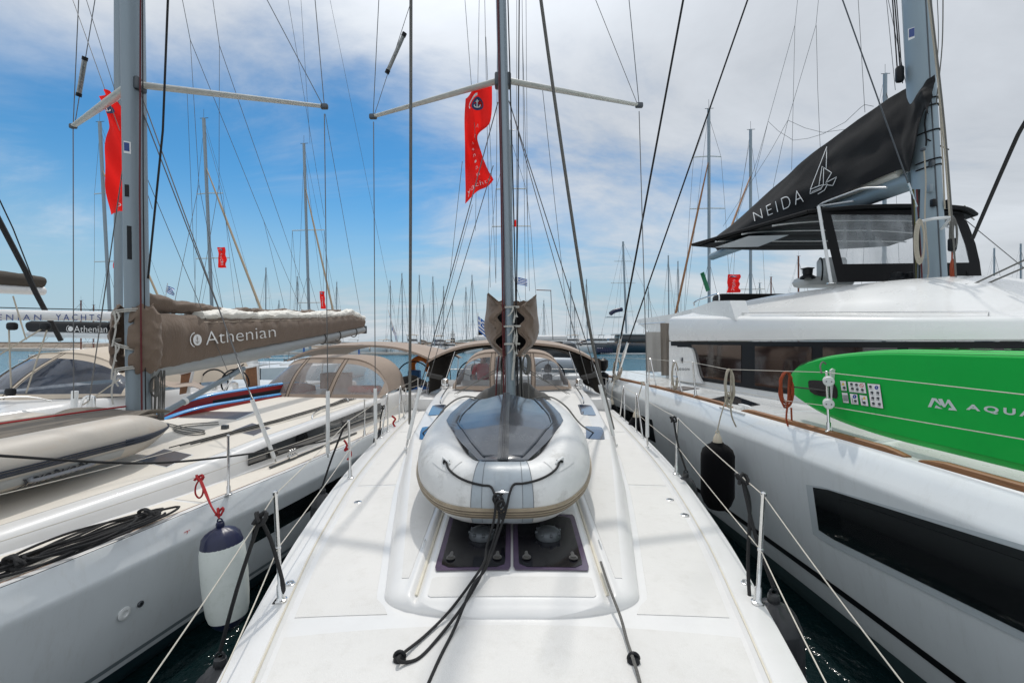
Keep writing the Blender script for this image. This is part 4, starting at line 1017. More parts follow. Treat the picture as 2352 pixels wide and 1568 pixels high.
def furled_pack(name, parent, fr, T0, T1, prof_fn, m, wrk=.02, n=110, nphi=30, off=0.0):
    """closed cloth bag along the boom; prof_fn(t) -> (z bottom, z top, half width)"""
    def S(t, ph):
        zb, zt, w_ = prof_fn(t); c_, s_ = math.cos(ph), math.sin(ph)
        x = w_*math.copysign(abs(c_)**.75, c_)*(1 if s_ > -.2 else .9); z = (zb+zt)/2+(zt-zb)/2*math.copysign(abs(s_)**.8, s_)
        x *= 1-.35*max(s_, 0)**3
        q_ = nz3((t*2.2, ph*.8, 1), 1, 5); d = wrk*(nz3((t*5.0, ph*1.2, 0), 1, 3)+.6*nz3((t*14, ph*2.0-t*3, 0), 1, 6)-.8*(1-abs(math.sin(t*8+ph*1.6+q_*5)))**5-.6*(1-abs(math.sin(t*13-ph*2.3+q_*7)))**6); return fr.W(off+x*(1+d*3), t, z+d*.6)
    mb = MB().grid([[S(lerp(T0, T1, i/n), 2*math.pi*j/nphi) for j in range(nphi)] for i in range(n+1)], closed_u=True)
    o0 = 0; mb.f.append(tuple(reversed(range(nphi)))); mb.f.append(tuple(n*nphi+j for j in range(nphi)))
    return obj(name, mb, m, parent, smooth=60), S

# ================================================================ yacht on the left
FA = Frame(-4.73, 5.68, 9)
ZA = 1.30
YA = thing('sailing_yacht', 'white sailing yacht on the left with a brown lettered sail cover and beige dinghy', 'sailing yacht', FA.W(0, 0, 0), 'yachts moored in the near row')
bA = lambda t: sinterp([(-6.4, .02), (-5.6, .55), (-4.5, 1.18), (-3.5, 1.58), (-2.5, 1.80), (-.63, 1.90), (.46, 1.95), (3, 1.93), (5.5, 1.90), (8.2, 1.8)], t)
profA = [(1.295, 1.0), (1.285, 1.004), (1.24, 1.008), (1.10, 1.040), (1.07, 1.042), (1.03, 1.035), (.7, 1.0), (.3, .945), (.16, .92), (.02, .89), (-.3, .7)]
obj('hull', hull_mesh(FA, bA, -6.4, 8.2, ZA, profA, 90), gel_hull, YA)
# dark boot stripe and rubbing line a few millimetres proud of the hull
def hull_band(fr, b, zs, ins, t0, t1, s, off, m, name, parent, nt=60):
    rows = [[fr.W(s*(b(lerp(t0, t1, i/nt))*k_+off), lerp(t0, t1, i/nt), z) for z, k_ in zip(zs, ins)] for i in range(nt+1)]
    if s < 0: rows = rows[::-1]
    return obj(name, MB().grid(rows), m, parent)
hull_band(FA, bA, [.17, .10, .02, -.05], [.922, .907, .89, .846], -6, 8.1, 1, .004, navyband, 'boot_stripe', YA)
hull_band(FA, bA, [.26, .22], [.938, .931], -6, 8.1, 1, .004, mat('grey_hull_stripe', (.20, .24, .26), .3), 'hull_stripe', YA)
hull_band(FA, bA, [.90, .84, .72, .64], [1.0215, 1.015, 1.0025, .992], -.35, 6.0, 1, .005, winm, 'hull_window', YA)
dkA = deck_mesh(FA, bA, -6.4, 5.1, ZA, .06, .012, 90, camber=.04)
obj('deck', dkA, gel, YA)
obj('toe_rail_seam', MB().tube([FA.W(bA(t)-.055, t, ZA+.004) for t in [-6+.25*k for k in range(56)]], .006, 5), teak, YA)
cA = lambda t: interp([(-3.9, .75), (-2.1, 1.25), (-.6, 1.44), (1, 1.50), (3.6, 1.52), (5.2, 1.5)], t)
hA = lambda t: interp([(-3.9, .08), (-2, .18), (-.6, .25), (.5, .34), (3.3, .46), (5.2, .50)], t)
rA, ccA, zA_ = roof_mesh(FA, cA, hA, -4.0, 5.2, .6, .12, ZA, None, nt=120, nr=90)
obj('coachroof', rA, gel, YA)
def zA(r, t): return zA_(r, t)
def surf_panel(fr, zf, r0, r1, t0, t1, name, m, parent, off=.004, nr=12, nt_=24, corner=0):
    rows = []
    for i in range(nt_+1):
        t = lerp(t0, t1, i/nt_); a_, b_ = (r0(t) if callable(r0) else r0), (r1(t) if callable(r1) else r1)
        rows.append([fr.W(lerp(a_, b_, j/nr), t, zf(lerp(a_, b_, j/nr), t)+off) for j in range(nr+1)])
    return obj(name, MB().sheet(rows, .003), m, parent)
surf_panel(FA, zA, lambda t: -cA(t)+.22, lambda t: cA(t)-.22, -3.6, 3.6, 'non_skid_panel', cream, YA, nr=30, nt_=50)
dz2 = lambda r, t: ZA-.012+.04*(1-min((r/max(bA(t)-.1, .1))**2, 1))
for a_, b_ in ((-3.5, -.9), (-.85, 1.9), (1.95, 4.9)):
    surf_panel(FA, dz2, lambda t: cA(t)+.05, lambda t: bA(t)-.10, a_, b_, 'non_skid_panel', cream, YA)
# side window strip of the coachroof
wr = []
for i in range(31):
    t = lerp(.15, 3.75, i/30); top = lerp(.16, .36, min(i/12, 1)); r = cA(t)
    wr.append([FA.W(r+.006-(.012 if z > .3 else 0), t, ZA+z) for z in (.07, .07+(hA(t)-.20)*.5+.02, hA(t)-.10)])
obj('cabin_window', MB().sheet([[p+FA.r*.004 for p in r_] for r_ in wr], .006), winm, YA)
for quad in (((315, 1059), (383, 1073), (440, 1046), (377, 1033)), ((535, 990), (583, 1001), (621, 984), (579, 973)), ((410, 960), (541, 964), (582, 947), (457, 946))):
    pts = [PSurf(u, v, FA, zA, .012) for u, v in quad]; hm = thing_part('deck_hatch', YA, sum(pts, V())/4)
    c_ = sum(pts, V())/4
    obj('hatch_frame', MB().prism([c_+(p-c_)*1.07-V((0, 0, .004)) for p in pts][::-1], (0, 0, -.03)), alu_w, hm); obj('lens', MB().prism(pts[::-1], (0, 0, -.012)), hatchm, hm)
# line organisers and lines running aft on the coachroof
for k in range(4):
    obj('deck_line', MB().tube([FA.W(.62+.05*k, -.1+.1*k, zA(.6, 0)+.03), FA.W(.85+.05*k, 1.5, zA(.85, 1.5)+.02), FA.W(.95+.05*k, 3.55, zA(.9, 3.5)+.02)], .007, 6), (blackrope, greyrope, blackrope, greyrope)[k], YA)
obj('line_organiser', MB().box(PSurf(517, 985, FA, zA, .03), .09, .06, .06, bev=.01), alu_d, YA)
pts = [PSurf(718, 963, FA, zA, .0), PSurf(722, 955, FA, zA, .05), PSurf(760, 936, FA, zA, .06), PSurf(795, 922, FA, zA, .06), PSurf(800, 924, FA, zA, .0)]
obj('handrail', MB().tube(smooth_path(pts, 4), .011, 7), steel, YA)
for k in range(2):
    obj('halyard_tail', MB().tube(smooth_path([PSurf(u+rnd.uniform(-3, 3), v+k*5, FA, zA, .02) for u, v in ((385, 975), (430, 985), (470, 992), (440, 997), (400, 987), (425, 978), (500, 972))], 8), .008, 6), greyrope, YA)
# side-deck genoa track and car
obj('genoa_track', MB().box(FA.W(1.66, 1.4, ZA+.02), .03, 2.2, .02, ax=(FA.r, FA.a, V((0, 0, 1)))), alu_d, YA)
cr = MB().box(FA.W(1.66, .75, ZA+.055), .05, .16, .05, ax=(FA.r, FA.a, V((0, 0, 1))), bev=.01)
for k in range(3): cr.tube([FA.W(1.66+.02*math.cos(a), .70+.05*k, ZA+.10+.035*math.sin(a)) for a in [2*math.pi*q/12 for q in range(12)]], .006, 6, closed=True)
obj('genoa_car', cr, steel, YA)
# stanchions, shrouds
sa = PZ(525, 1136, ZA+.01); stanchion('stanchion', sa, sa+V((-.005, 0, .62)), YA)
sta = [sa]
for t in (2.35, 4.2):
    q = FA.W(bA(t)-.05, t, ZA); stanchion('stanchion', q, q+V((0, 0, .62)), YA); sta.append(q)
g1 = FA.W(bA(5.4)-.05, 5.4, ZA); gate(g1, FA.W(bA(5.9)-.05, 5.9, ZA), (g1+FA.a*.25+V((0, 0, .64))), YA)
g2 = FA.W(bA(6.6)-.05, 6.6, ZA); gate(g2, FA.W(bA(7.1)-.05, 7.1, ZA), (g2+FA.a*.25+V((0, 0, .64))), YA)
tops = [p+V((0, 0, .61)) for p in sta]+[g1+FA.a*.25+V((0, 0, .62)), g2+FA.a*.25+V((0, 0, .62))]; mids = [p+V((0, 0, .30)) for p in sta]+[g1+V((0, 0, .31)), g2+V((0, 0, .31))]
tops = [P(-60, 1150, 3.0)]+tops; mids = [P(-60, 1262, 3.0)]+mids
for pts in (tops, mids):
    mb = MB()
    for a_, b_ in zip(pts, pts[1:]): mb.tube(sag(a_, b_, .01), .0035, 6)
    obj('lifeline', mb, lifeline_m, YA)
cwA = [(P(753, 1050, 6.2), P(753, 898, 6.2)), (PZ(633, 1060, ZA+.02), P(579, 918, 5.75))]
MA_b, MA_t = FA.W(0, 0, zA(0, 0)), None
def mastA(v): return P(interp([(-2000, 294), (0, 305), (950, 319)], v), v, 5.68)
MA_b = mastA(965); MA_t = mastA(0)+(mastA(0)-mastA(950))*2.2
obj('mast', mast_mesh(MA_b, MA_t, .085, .150, 24, FA), alu, YA)
tipR, tipL = P(745, 245, 6.2), P(168, 290, 6.75)
for root, tip in ((mastA(197)+FA.r*.09, tipR), (mastA(200)-FA.r*.09, tipL)):
    d = tip-root; o = obj('spreader', MB().tube([root, root+d*.35, root+d*.98], [.058, .054, .036], 14, rz=.62), alu_g, YA)
    obj('spreader_root', MB().box(root, .07, .15, .16, bev=.02), alu_d, o); obj('spreader_tip', MB().box(tip, .10, .06, .075, bev=.02), alu_d, o)
for (a_, b_), up in zip(cwA, (P(745, 262, 6.2), mastA(218)+FA.r*.1)):
    wire(YA, b_, up, .0065); mb = MB(); turnbuckle(mb, a_, b_-a_, 1.1); obj('chainplate_turnbuckle', mb, steel, YA)
    q = a_.lerp(b_, .06); obj('shroud_cover_tube', MB().tube([q, b_], .026, 12), plast_w, YA)
for u0, v0, y_, u1, v1, y2_, r_ in ((168, 290, 6.75, 182, -30, 6.4, .006), (172, 285, 6.75, 223, -30, 6.3, .0055), (168, 295, 6.75, 169, 915, 6.75, .0065), (303, 240, 5.7, 205, 920, 6.4, .007),
                                 (745, 245, 6.2, 721, -30, 5.9, .0055), (740, 240, 6.2, 608, -10, 5.9, .0055), (747, 262, 6.2, 828, 720, 9.5, .0035), (754, -20, 8, 905, 720, 11, .0030),
                                 (415, -20, 6.3, 437, 92, 6.5, .0045), (437, 92, 6.5, 457, 424, 7.0, .0035), (437, 92, 6.5, 606, 508, 8.5, .0045), (606, 508, 8.5, 658, 725, 9.4, .0035), (606, 508, 8.5, 700, 730, 9.6, .0035), (457, 424, 7.0, 400, 700, 6.8, .0035), (457, 424, 7.0, 515, 725, 7.6, .0035),
                                 (486, -20, 6.5, 504, 105, 6.6, .0045), (504, 105, 6.6, 503, 425, 7.0, .0035), (504, 105, 6.6, 650, 525, 8.7, .0045), (650, 525, 8.7, 720, 730, 9.8, .0035), (503, 425, 7.0, 455, 705, 7.0, .0035), (503, 425, 7.0, 560, 720, 7.9, .0035),
                                 (325, 250, 5.7, 545, 820, 6.7, .007), (545, 820, 6.7, 579, 918, 5.75, .007), (334, 400, 6, 530, 870, 6.9, .004), (430, 215, 6.1, 450, 700, 6.4, .0028), (160, -20, 6.4, 275, 300, 6.3, .0045), (192, -20, 6.4, 350, 480, 6.6, .0045),
                                 (690, -20, 7.5, 712, 330, 8.5, .0028), (660, -10, 7, 745, 500, 9, .003), (580, 915, 5.9, 545, 835, 6.3, .007)):
    wire(YA, P(u0, v0, y_), P(u1, v1, y2_), r_, name='lazy_jack' if r_ < .005 else 'shroud')
obj('halyard', MB().tube([P(323, -60, 5.53), P(321, 450, 5.53), P(326, 965, 5.53)], .010, 6), darkredrope, YA)
obj('halyard', MB().tube([P(327, -60, 5.6), P(329, 450, 5.6), P(335, 965, 5.6)], .007, 6), blackrope, YA)
obj('mast_track', MB().tube([P(330, -60, 5.82), P(331, 450, 5.82), P(342, 965, 5.82)], .012, 6), frame_b, YA)
for k in range(13):
    u0 = 343+k*2.9; obj('halyard', MB().tube(smooth_path([P(u0+rnd.uniform(-4, 4), 850, 5.95), P(u0+rnd.uniform(-5, 5), 905, 5.9), P(u0-2, 965, 5.85)], 5), .008, 6), greyrope, YA)
cA_ = MB()
for k in range(6): cA_.tube([P(352+9*math.cos(a)+k, 888+(20+k)*math.sin(a), 5.75) for a in [2*math.pi*q/12 for q in range(12)]], .006, 6, closed=True)
obj('rope_coil', cA_, greyrope, YA)
obj('topping_line', MB().tube([P(388, -60, 5.2), P(374, 300, 5.6), P(340, 640, 5.65)], .012, 8), blackrope, YA)
d_ = P(195, 135, 6.4)-P(181, 218, 6.5); obj('radar_reflector', MB().tube([P(181, 218, 6.5), P(195, 135, 6.4)], .030, 12), MATS['clear_reflector_tube'], YA)
for q in (P(181, 218, 6.5), P(195, 135, 6.4)): obj('reflector_end', MB().tube([q-d_*.05, q+d_*.05], .035, 12), frame_b, YA)
# stickers and fittings on the mast
def on_mast(u0, u1, v0, v1, m, name, y=5.52, parent=YA):
    return obj(name, MB().sheet([[P(lerp(u0, u1, i/4), v, y-.0) for i in range(5)] for v in (v0, v1)], .003), m, parent)
def mast_dec(mastf, r, du0, du1, v0, v1, m, name, parent, F_=FA, rx=.085, ry=.15):
    rows = []
    for v in (v1, v0):
        c_ = mastf(v); row = []
        for i in range(5):
            x = lerp(du0, du1, i/4); y = -ry*math.sqrt(max(1-(x/rx)**2, 0))-.004; row.append(c_+F_.r*x+F_.a*y)
        rows.append(row)
    return obj(name, MB().grid(rows), m, parent)
mast_dec(mastA, 0, .012, .062, 336, 363, whiteflag, 'sticker', YA); q = mast_dec(mastA, 0, .018, .056, 339, 358, letter_b, 'sticker_print', YA)
for p in q.data.vertices: p.co += FA.a*-.003
mast_dec(mastA, 0, .015, .050, 433, 460, frame_b, 'mast_slot', YA); mast_dec(mastA, 0, .03, .060, 525, 600, frame_b, 'mast_slot', YA)
# boom, vang and sail cover
BP = (FA.W(0, 0, 0).x, FA.W(0, 0, 0).y); BP2 = (FA.W(0, 6, 0).x, FA.W(0, 6, 0).y)
tabb = [(.15, (2.62, 2.41)), (2, (2.80, 2.56)), (4, (3.04, 2.84)), (5.95, (3.28, 3.11))]
bmA = MB(); rows = []
for t in [.2+.24*k for k in range(25)]:
    zt_ = interp([(a, b[0]) for a, b in tabb], t); zb_ = interp([(a, b[1]) for a, b in tabb], t)
    rows.append([FA.W(.085*math.cos(a), t, (zt_+zb_)/2+(zt_-zb_)/2*math.sin(a)) for a in [2*math.pi*k/16 for k in range(16)]])
bmA.grid(rows, closed_u=True); bmA.f.append(tuple(reversed(range(16)))); bmA.f.append(tuple(24*16+j for j in range(16)))
boomA = obj('boom', bmA, mat('grey_boom', (.36, .38, .385), .45, metal=.2, var=.06, vscale=5), YA)
obj('boom_end', MB().box(FA.W(0, 6.0, 3.20), .16, .10, .2, ax=(FA.r, FA.a, V((0, 0, 1))), bev=.02), alu_d, boomA)
for t in (4.15, 4.75, 5.5):
    zt_ = interp([(a, b[0]) for a, b in tabb], t); obj('boom_strap', MB().tube([FA.W(.093*math.cos(a), t, zt_-.10+.115*math.sin(a)) for a in [2*math.pi*k/16 for k in range(16)]], .012, 6, closed=True), charcoal, boomA)
v0_, v1_ = PL(372, 950, BP, BP2), PL(560, 846, BP, BP2)
vg = obj('vang', MB().tube([v0_, v1_], .040, 14), alu, YA); obj('vang_collar', MB().tube([v0_.lerp(v1_, .22), v0_.lerp(v1_, .25)], .052, 14), plast_w, vg)
wire(YA, v0_-V((0, 0, .03)), v1_+V((.0, 0, .07)), .010, blackrope, 'vang_line')
def pA(t):
    zb = interp([(.0, 2.54), (.5, 2.59), (2, 2.82), (4, 3.06), (5.9, 3.30)], t); zt = interp([(0, 3.30), (.5, 3.27), (2, 3.34), (4, 3.45), (5.3, 3.58), (5.9, 3.50)], t)
    return zb-.04, zt, interp([(0, .20), (1, .20), (4, .15), (5.9, .10)], t)
covA, SA = furled_pack('sail_cover', YA, FA, .12, 5.92, pA, taupe, .028)
# folded white sail and brown flap lying on top
sf, _ = furled_pack('folded_sail_or_shade', YA, FA, .9, 5.97, lambda t: (pA(t)[1]-.08, pA(t)[1]+.075+.02*math.sin(t*5), pA(t)[2]*.8), sailw, .05, off=-.0)
fl, _ = furled_pack('cover_flap', YA, FA, .05, 5.0, lambda t: (pA(t)[1]+.02, pA(t)[1]+interp([(0, .28), (.8, .20), (1.3, .12), (5, .09)], t)+.015*math.sin(t*7), pA(t)[2]*.55), taupe, .05, off=-.08)
cl_ = MB(); 
def bandA(t0, t1, ph0, ph1, off): return [[SA(lerp(t0, t1, i/60), lerp(ph0, ph1, j/3))+FA.r*off for i in range(61)] for j in range(4)]
obj('cover_hem', MB().grid(bandA(.9, 5.85, .62, .70, .004)), mat('pale_seam', (.34, .27, .21), .8), YA)
# collar wrapped round the mast
cg = MB(); 
rows = []
for j in range(29):
    q = j/28; z = lerp(2.52, 3.34, q); row = []
    for i in range(41):
        an = lerp(-20, 200, i/40)
        rr = .27*(.80+.32*math.sin(math.pi*min(q*1.05, 1))**.6*(1-.25*q))+.018*nz3((an*.03, q*5, 0), 1, 2)+.020*(1-abs(math.sin(q*9+an*.035)))**2+.014*(1-abs(math.sin(q*17-an*.05+1)))**2
        if 55 < an < 125: rr -= .10*math.exp(-((q-.33)/.05)**2)+.07*math.exp(-((q-.72)/.05)**2)+.08*math.exp(-((q-.02)/.05)**2)
        row.append(FA.W(rr*math.cos(R(an)), -.0-rr*.78*math.sin(R(an))+.05, z+(.10*math.sin(q*3)*math.cos(R(an*2)) if q > .8 else 0)))
    rows.append(row)
# leave the front open: two flaps either side of the mast
for lo, hi in ((0, 16), (25, 40)):
    cg.sheet([[p+(V((0, 0, .02*math.sin(i*.9+j*.4)))) for i, p in enumerate(r_[lo:hi+1])] for j, r_ in enumerate(rows)], .008)
obj('cover_collar', cg, taupe, YA)
tg = MB()
for z, k in ((3.26, 0), (2.86, 1), (2.56, 2)):
    for s_ in (-.012, .012): tg.tube([FA.W(.17*math.cos(a), -.19*abs(math.sin(a))-.01, z+s_+.03*math.cos(a)*(1 if k != 1 else -2)) for a in [math.pi*q/14 for q in range(15)]], .010, 6)
    tg.sheet([[FA.W(-.03+.03*math.sin(q*4+k)+o_, -.21, z-.42*q) for o_ in (-.013, .013)] for q in [i/10 for i in range(11)]], .003)
    tg.sheet([[FA.W(.02+.03*math.sin(q*5+k)+o_, -.215, z-.2*q) for o_ in (-.013, .013)] for q in [i/10 for i in range(11)]], .003)
obj('cover_ties', tg, web, YA)
# lettering on the cover
def onA(a, b):
    # a, b in survey pixels -> on the side of the cover
    p = PL(a, b, (BP[0]+.20, BP[1]-.03), (BP2[0]+.13, BP2[1]-.02)); return p
def conA(u, v):
    # project onto the cloth: find t, then the cloth's side at that height
    lo = onA(u, v)
    for _ in range(4):
        t = (lo-FA.o).dot(FA.a); zb, zt, w_ = pA(t); s_ = max(min((lo.z-(zb+zt)/2)/((zt-zb)/2), .98), -.98); ph = math.asin(math.copysign(abs(s_)**1.25, s_)); q = SA(t, ph); r_ = (q-FA.o).dot(FA.r)
        k = r_+.016; p0 = FA.W(k, 0, 0); p1 = FA.W(k, 6, 0); lo = PL(u, v, (p0.x, p0.y), (p1.x, p1.y))
    return lo
def athenian(parent, fn, m, badge=True, name='lettering', anchor_m=None, thin=-.012):
    vs, fs = text_mesh('Athenian', thin, 1.0, 6); mb = MB(); lay(mb, vs, fs, lambda a, b: fn(.16+.84*a, b)); obj(name, mb, m, parent, smooth=0)
    if badge:
        w_, n_ = MB(), MB(); anchor_badge(w_, n_, fn, .06, .45, .5*1.0, .125)
        obj('badge', w_, m, parent, smooth=0)
        for i, p in enumerate(n_.v): n_.v[i] = p-(p-V((0, 0, H))).normalized()*.006
        obj('badge_anchor', n_, anchor_m or taupe, parent, smooth=0)
qm = lambda a, b: (lerp(lerp(443, 634, a), lerp(441, 632, a), b), lerp(lerp(796, 773, a), lerp(764, 748, a), b))
athenian(covA, lambda a, b: conA(*qm(a, b)), letter_w)
# spray hood and bimini
hood('spray_hood', YA, FA, 1.42, 3.55, 1.745, 1.30, 4.35, .76, 5.4, .80, [(-.94, -.36), (-.28, .28), (.36, .95)], (taupe_l, milky), kb=.45, pw=3.8)
bimini(YA, FA, 5.75, 8.4, 1.95, 2.80, .38, taupe_l, taupe_l)
obj('orange_bag', MB().box(FA.W(.75, 4.6, 1.85), .7, .3, .14, bev=.05), mat('orange_cloth', (.65, .06, .02), .7), YA)
obj('carton', MB().box(FA.W(-.1, 4.9, 2.0), .6, .4, .35, bev=.01), mat('cardboard', (.25, .13, .07), .8), YA)
ckA = MB().box(FA.W(0, 6.9, 1.1), 3.2, 3.4, .5, ax=(FA.r, FA.a, V((0, 0, 1))), bev=.05)
obj('cockpit', ckA, gel, YA)
for s in (-1, 1): obj('coaming', MB().box(FA.W(s*1.55, 6.6, 1.50), .45, 3.2, .42, ax=(FA.r, FA.a, V((0, 0, 1))), bev=.07), gel, YA)
c = FA.W(1.0, 6.9, 1.86); wh = MB().tube([c+FA.r*.50*math.cos(a)+V((0, 0, .50*math.sin(a))) for a in [2*math.pi*k/32 for k in range(32)]], .018, 8, closed=True); obj('steering_wheel', wh, frame_b, YA)
bg_ = MB().lathe(FA.W(.95, 6.7, 1.62), (0, 0, 1), [(0, .55), (.1, .56), (.22, .45), (.33, .25), (.36, .02)], 20)
for i, p in enumerate(bg_.v): bg_.v[i] = p+V((nz3(p, 3, 1), nz3(p, 3, 2), nz3(p, 3, 3)))*.12
obj('folded_cover', bg_, charcoal, YA)

# hull fittings: two through-hulls low on the bow and a tiny red mark
def on_hull(fr, b, prof, u, v, s=1, off=.004):
    y = 4.0
    for _ in range(30):
        p = P(u, v, y); q = p-fr.o; t = q.dot(fr.a); r = q.dot(fr.r); ins = interp(sorted(prof), p.z); tgt = s*(b(t)*ins+off)
        # distance along the sight line
        k = (u-CX)/FPX; dr = V((k, 1, 0)).dot(fr.r); y += (tgt-r)/dr*.7
        y = max(min(y, 30), 1)
    return P(u, v, y)
for u, v, r_, m_ in ((285, 1408, .052, plast_w), (322, 1386, .026, alu_d)):
    p = on_hull(FA, bA, profA, u, v); obj('through_hull', MB().lathe(p, FA.r, [(0, r_), (.008, r_), (.014, r_*.8), (.014, r_*.5), (.002, r_*.45), (.002, .001)], 22), m_, YA)
mk = MB(); c_ = on_hull(FA, bA, profA, 430, 1222, off=.005)
lay(mk, *text_mesh('*2*', .03), lambda a, b: c_+FA.a*(a-.5)*.07+V((0, 0, (b-.5)*.035))); obj('hull_mark', mk, redm, YA, smooth=0)

# ---------------------------------------------------------------- beige dinghy on its foredeck
DA = thing('inflatable_dinghy', 'upside-down beige inflatable dinghy with grey-brown floor on the foredeck of the left yacht', 'dinghy', FA.W(0, -1.6, 1.5))
def tubeA(r): return [FA.W(r, -.70, 1.88), FA.W(r, -1.3, 1.86), FA.W(r, -2.0, 1.84), FA.W(r*.93, -2.7, 1.83), FA.W(r*.62, -3.25, 1.84), FA.W(0, -3.45, 1.85)]
core2 = smooth_path(tubeA(.66)+[p for p in reversed(tubeA(-.66)[:-1])], 6); nr_ = len(core2)
tb2 = MB(); tb2.tube(core2, .225, 30, caps=False)
for k_, d in ((0, 1), (-1, -1)):
    t = (core2[1]-core2[0]).normalized()*-1 if k_ == 0 else (core2[-1]-core2[-2]).normalized()
    tb2.tube([core2[k_]+t*.53*q for q in [i/8 for i in range(9)]], [.225*(1-(i/8)**1.7*.86) for i in range(9)], 30)
obj('tube', tb2, hyp_b, DA)
def D2(k, th, off):
    a = core2[max(k-1, 0)]; b = core2[min(k+1, nr_-1)]; t = (b-a).normalized(); o = t.cross(V((0, 0, 1))).normalized()
    if (o.dot(core2[k]-FA.W(0, -1.6, 1.8))) < 0: o = -o
    return core2[k]+o*((.225+off)*math.cos(R(th)))+V((0, 0, (.225+off)*math.sin(R(th))))
for a0, a1, off, m_ in ((-13, -10, .010, navy_r), (-8, -4, .014, navy_r), (-2, 1, .010, navy_r)):
    obj('rubbing_strake', MB().sheet([[D2(k, lerp(a0, a1, j/2), off) for k in range(1, nr_-1)] for j in range(3)], .012), m_, DA)
tt_ = (core2[0]-core2[1]).normalized()
for th_, rr_ in ((-11.5, .0), (-6, .0), (-.5, .0)):       # the strakes run on along the pointed tail
    pts = []
    for q in range(9):
        f = q/8*.93; r_ = .225*(1-f**1.7*.86)+.006; base_ = D2(1, th_, 0)-core2[1]; pts.append(core2[0]+tt_*(.53*f)+base_.normalized()*r_)
    obj('rubbing_strake', MB().tube([D2(2, th_, .006)]+pts, [.014]*4+[.011]*3+[.008]*3, 6), navy_r, DA)
obj('tail_cap', MB().tube([core2[0]+tt_*.47, core2[0]+tt_*.50, core2[0]+tt_*.545], [.062, .052, .022], 16), navy_r, DA)
tipc = core2[0]+(core2[0]-core2[1]).normalized()*.0
flo = [[FA.W(lerp(-.62, .62, j/16)*(1-max((i-14)/8, 0)**2*.5), lerp(-.25, -3.0, i/20), 2.045+.045*(1-(lerp(-1, 1, j/16))**2)+.008*nz3((i*.4, j*.4, 0), 1, 2)) for j in range(17)] for i in range(21)]
obj('floor_panel', MB().sheet(flo[::-1], .02), greybrown, DA)
flp = MB().sheet([[FA.W(lerp(-.60, .55, j/12), lerp(-.02, -.45, i/6), 2.04+.05*math.sin(j*.6)*.3+.05*math.sin(math.pi*i/6)) for j in range(13)] for i in range(7)][::-1], .02); obj('transom_flap', flp, greybrown, DA)
obj('red_strap', MB().tube(smooth_path([FA.W(.05, -.1, 2.11), FA.W(.0, -1, 2.11), FA.W(-.1, -3.2, 2.08)], 6), .010, 6), redrope, DA)
hh = MB(); kk = int(nr_*.13); hp = [D2(kk-2, -32, .0), D2(kk-2, -32, .045), D2(kk+2, -32, .045), D2(kk+2, -32, 0)]
obj('grab_handle', MB().tube(smooth_path(hp, 4), .016, 8), mat('grey_handle', (.22, .23, .25), .5), DA)
rr2 = [[D2(kk+a*.5 if False else int(kk+a), th, .004) for a in range(-5, 6)] for th in (-46, -38, -30, -22)]
obj('handle_patch', MB().grid(rr2), mat('grey_patch', (.33, .34, .34), .5), DA)
# lettering upside down along the near tube
lt = MB()
def tubemap(a, b):      # a along the tube from aft to bow, b around
    s_ = lerp(.45, 1.02, a); k = 0
    acc = 0
    for i in range(nr_-1):
        l = (core2[i+1]-core2[i]).length
        if acc+l >= s_: f = (s_-acc)/l; return D2(i, th_, .016).lerp(D2(i+1, th_, .016), f)
        acc += l
vs, fs = text_mesh('AQUAQUICK', .035, 1.0, 3)
pts = []
for a, b in vs:
    th_ = lerp(-24, -54, b); pts.append(tubemap(a, b))
lt.add(pts, fs); obj('lettering', lt, letter_k, DA, smooth=0)

# coil of black rope, black fore-and-aft line
rs = random.Random(3); pts = []
c0_ = PZ(200, 1245, ZA+.03); ax_ = (PZ(350, 1190, ZA)-PZ(60, 1300, ZA)).normalized(); sd_ = ax_.cross(V((0, 0, 1)))
for k in range(7*14):
    a = 2*math.pi*k/14; j = k//14; l_ = .60*(1-.35*(j % 3 == 1))
    pts.append(c0_+ax_*(math.cos(a)*l_+.10*math.sin(j*1.7)+.05*math.sin(j*2.9))+sd_*(math.sin(a)*(.07+.06*(j % 3))+rs.uniform(-.012, .012)+.05*math.sin(j*2.1+math.cos(a)*2.2))+V((0, 0, .012+.008*(j % 5)+.01*abs(math.sin(a*2+j)))))
pts += [c0_-ax_*.5, c0_-ax_*.75-V((0, 0, .0)), PZ(0, 1326, ZA+.02), PZ(-80, 1350, ZA+.02)]
rope('rope_coil', pts, .0105, blackrope, 'black rope flaked in a long loose coil on the side deck of the left yacht', 'rope', None, 8, 3)
for k in range(2):
    rope('rope_hank', coil_pts(c0_+ax_*(.45-.9*k)+V((0, 0, .05)), sd_, .07, .045, 3, rs, 10, .02), .0125, blackrope, ('right' if k == 0 else 'left')+' wrapping turns of the black rope coil on the left yacht', 'rope', None, 8, 3)
rope('deck_line', [P(-80, 1042, 2.85), P(0, 1046, 3.05), P(287, 1063, 3.75), P(453, 1056, 4.4), P(640, 1032, 5.6), P(760, 1010, 6.6)], .010, blackrope, 'long slack black line stretched across the foredeck of the left yacht', 'rope', None, 8, 6)

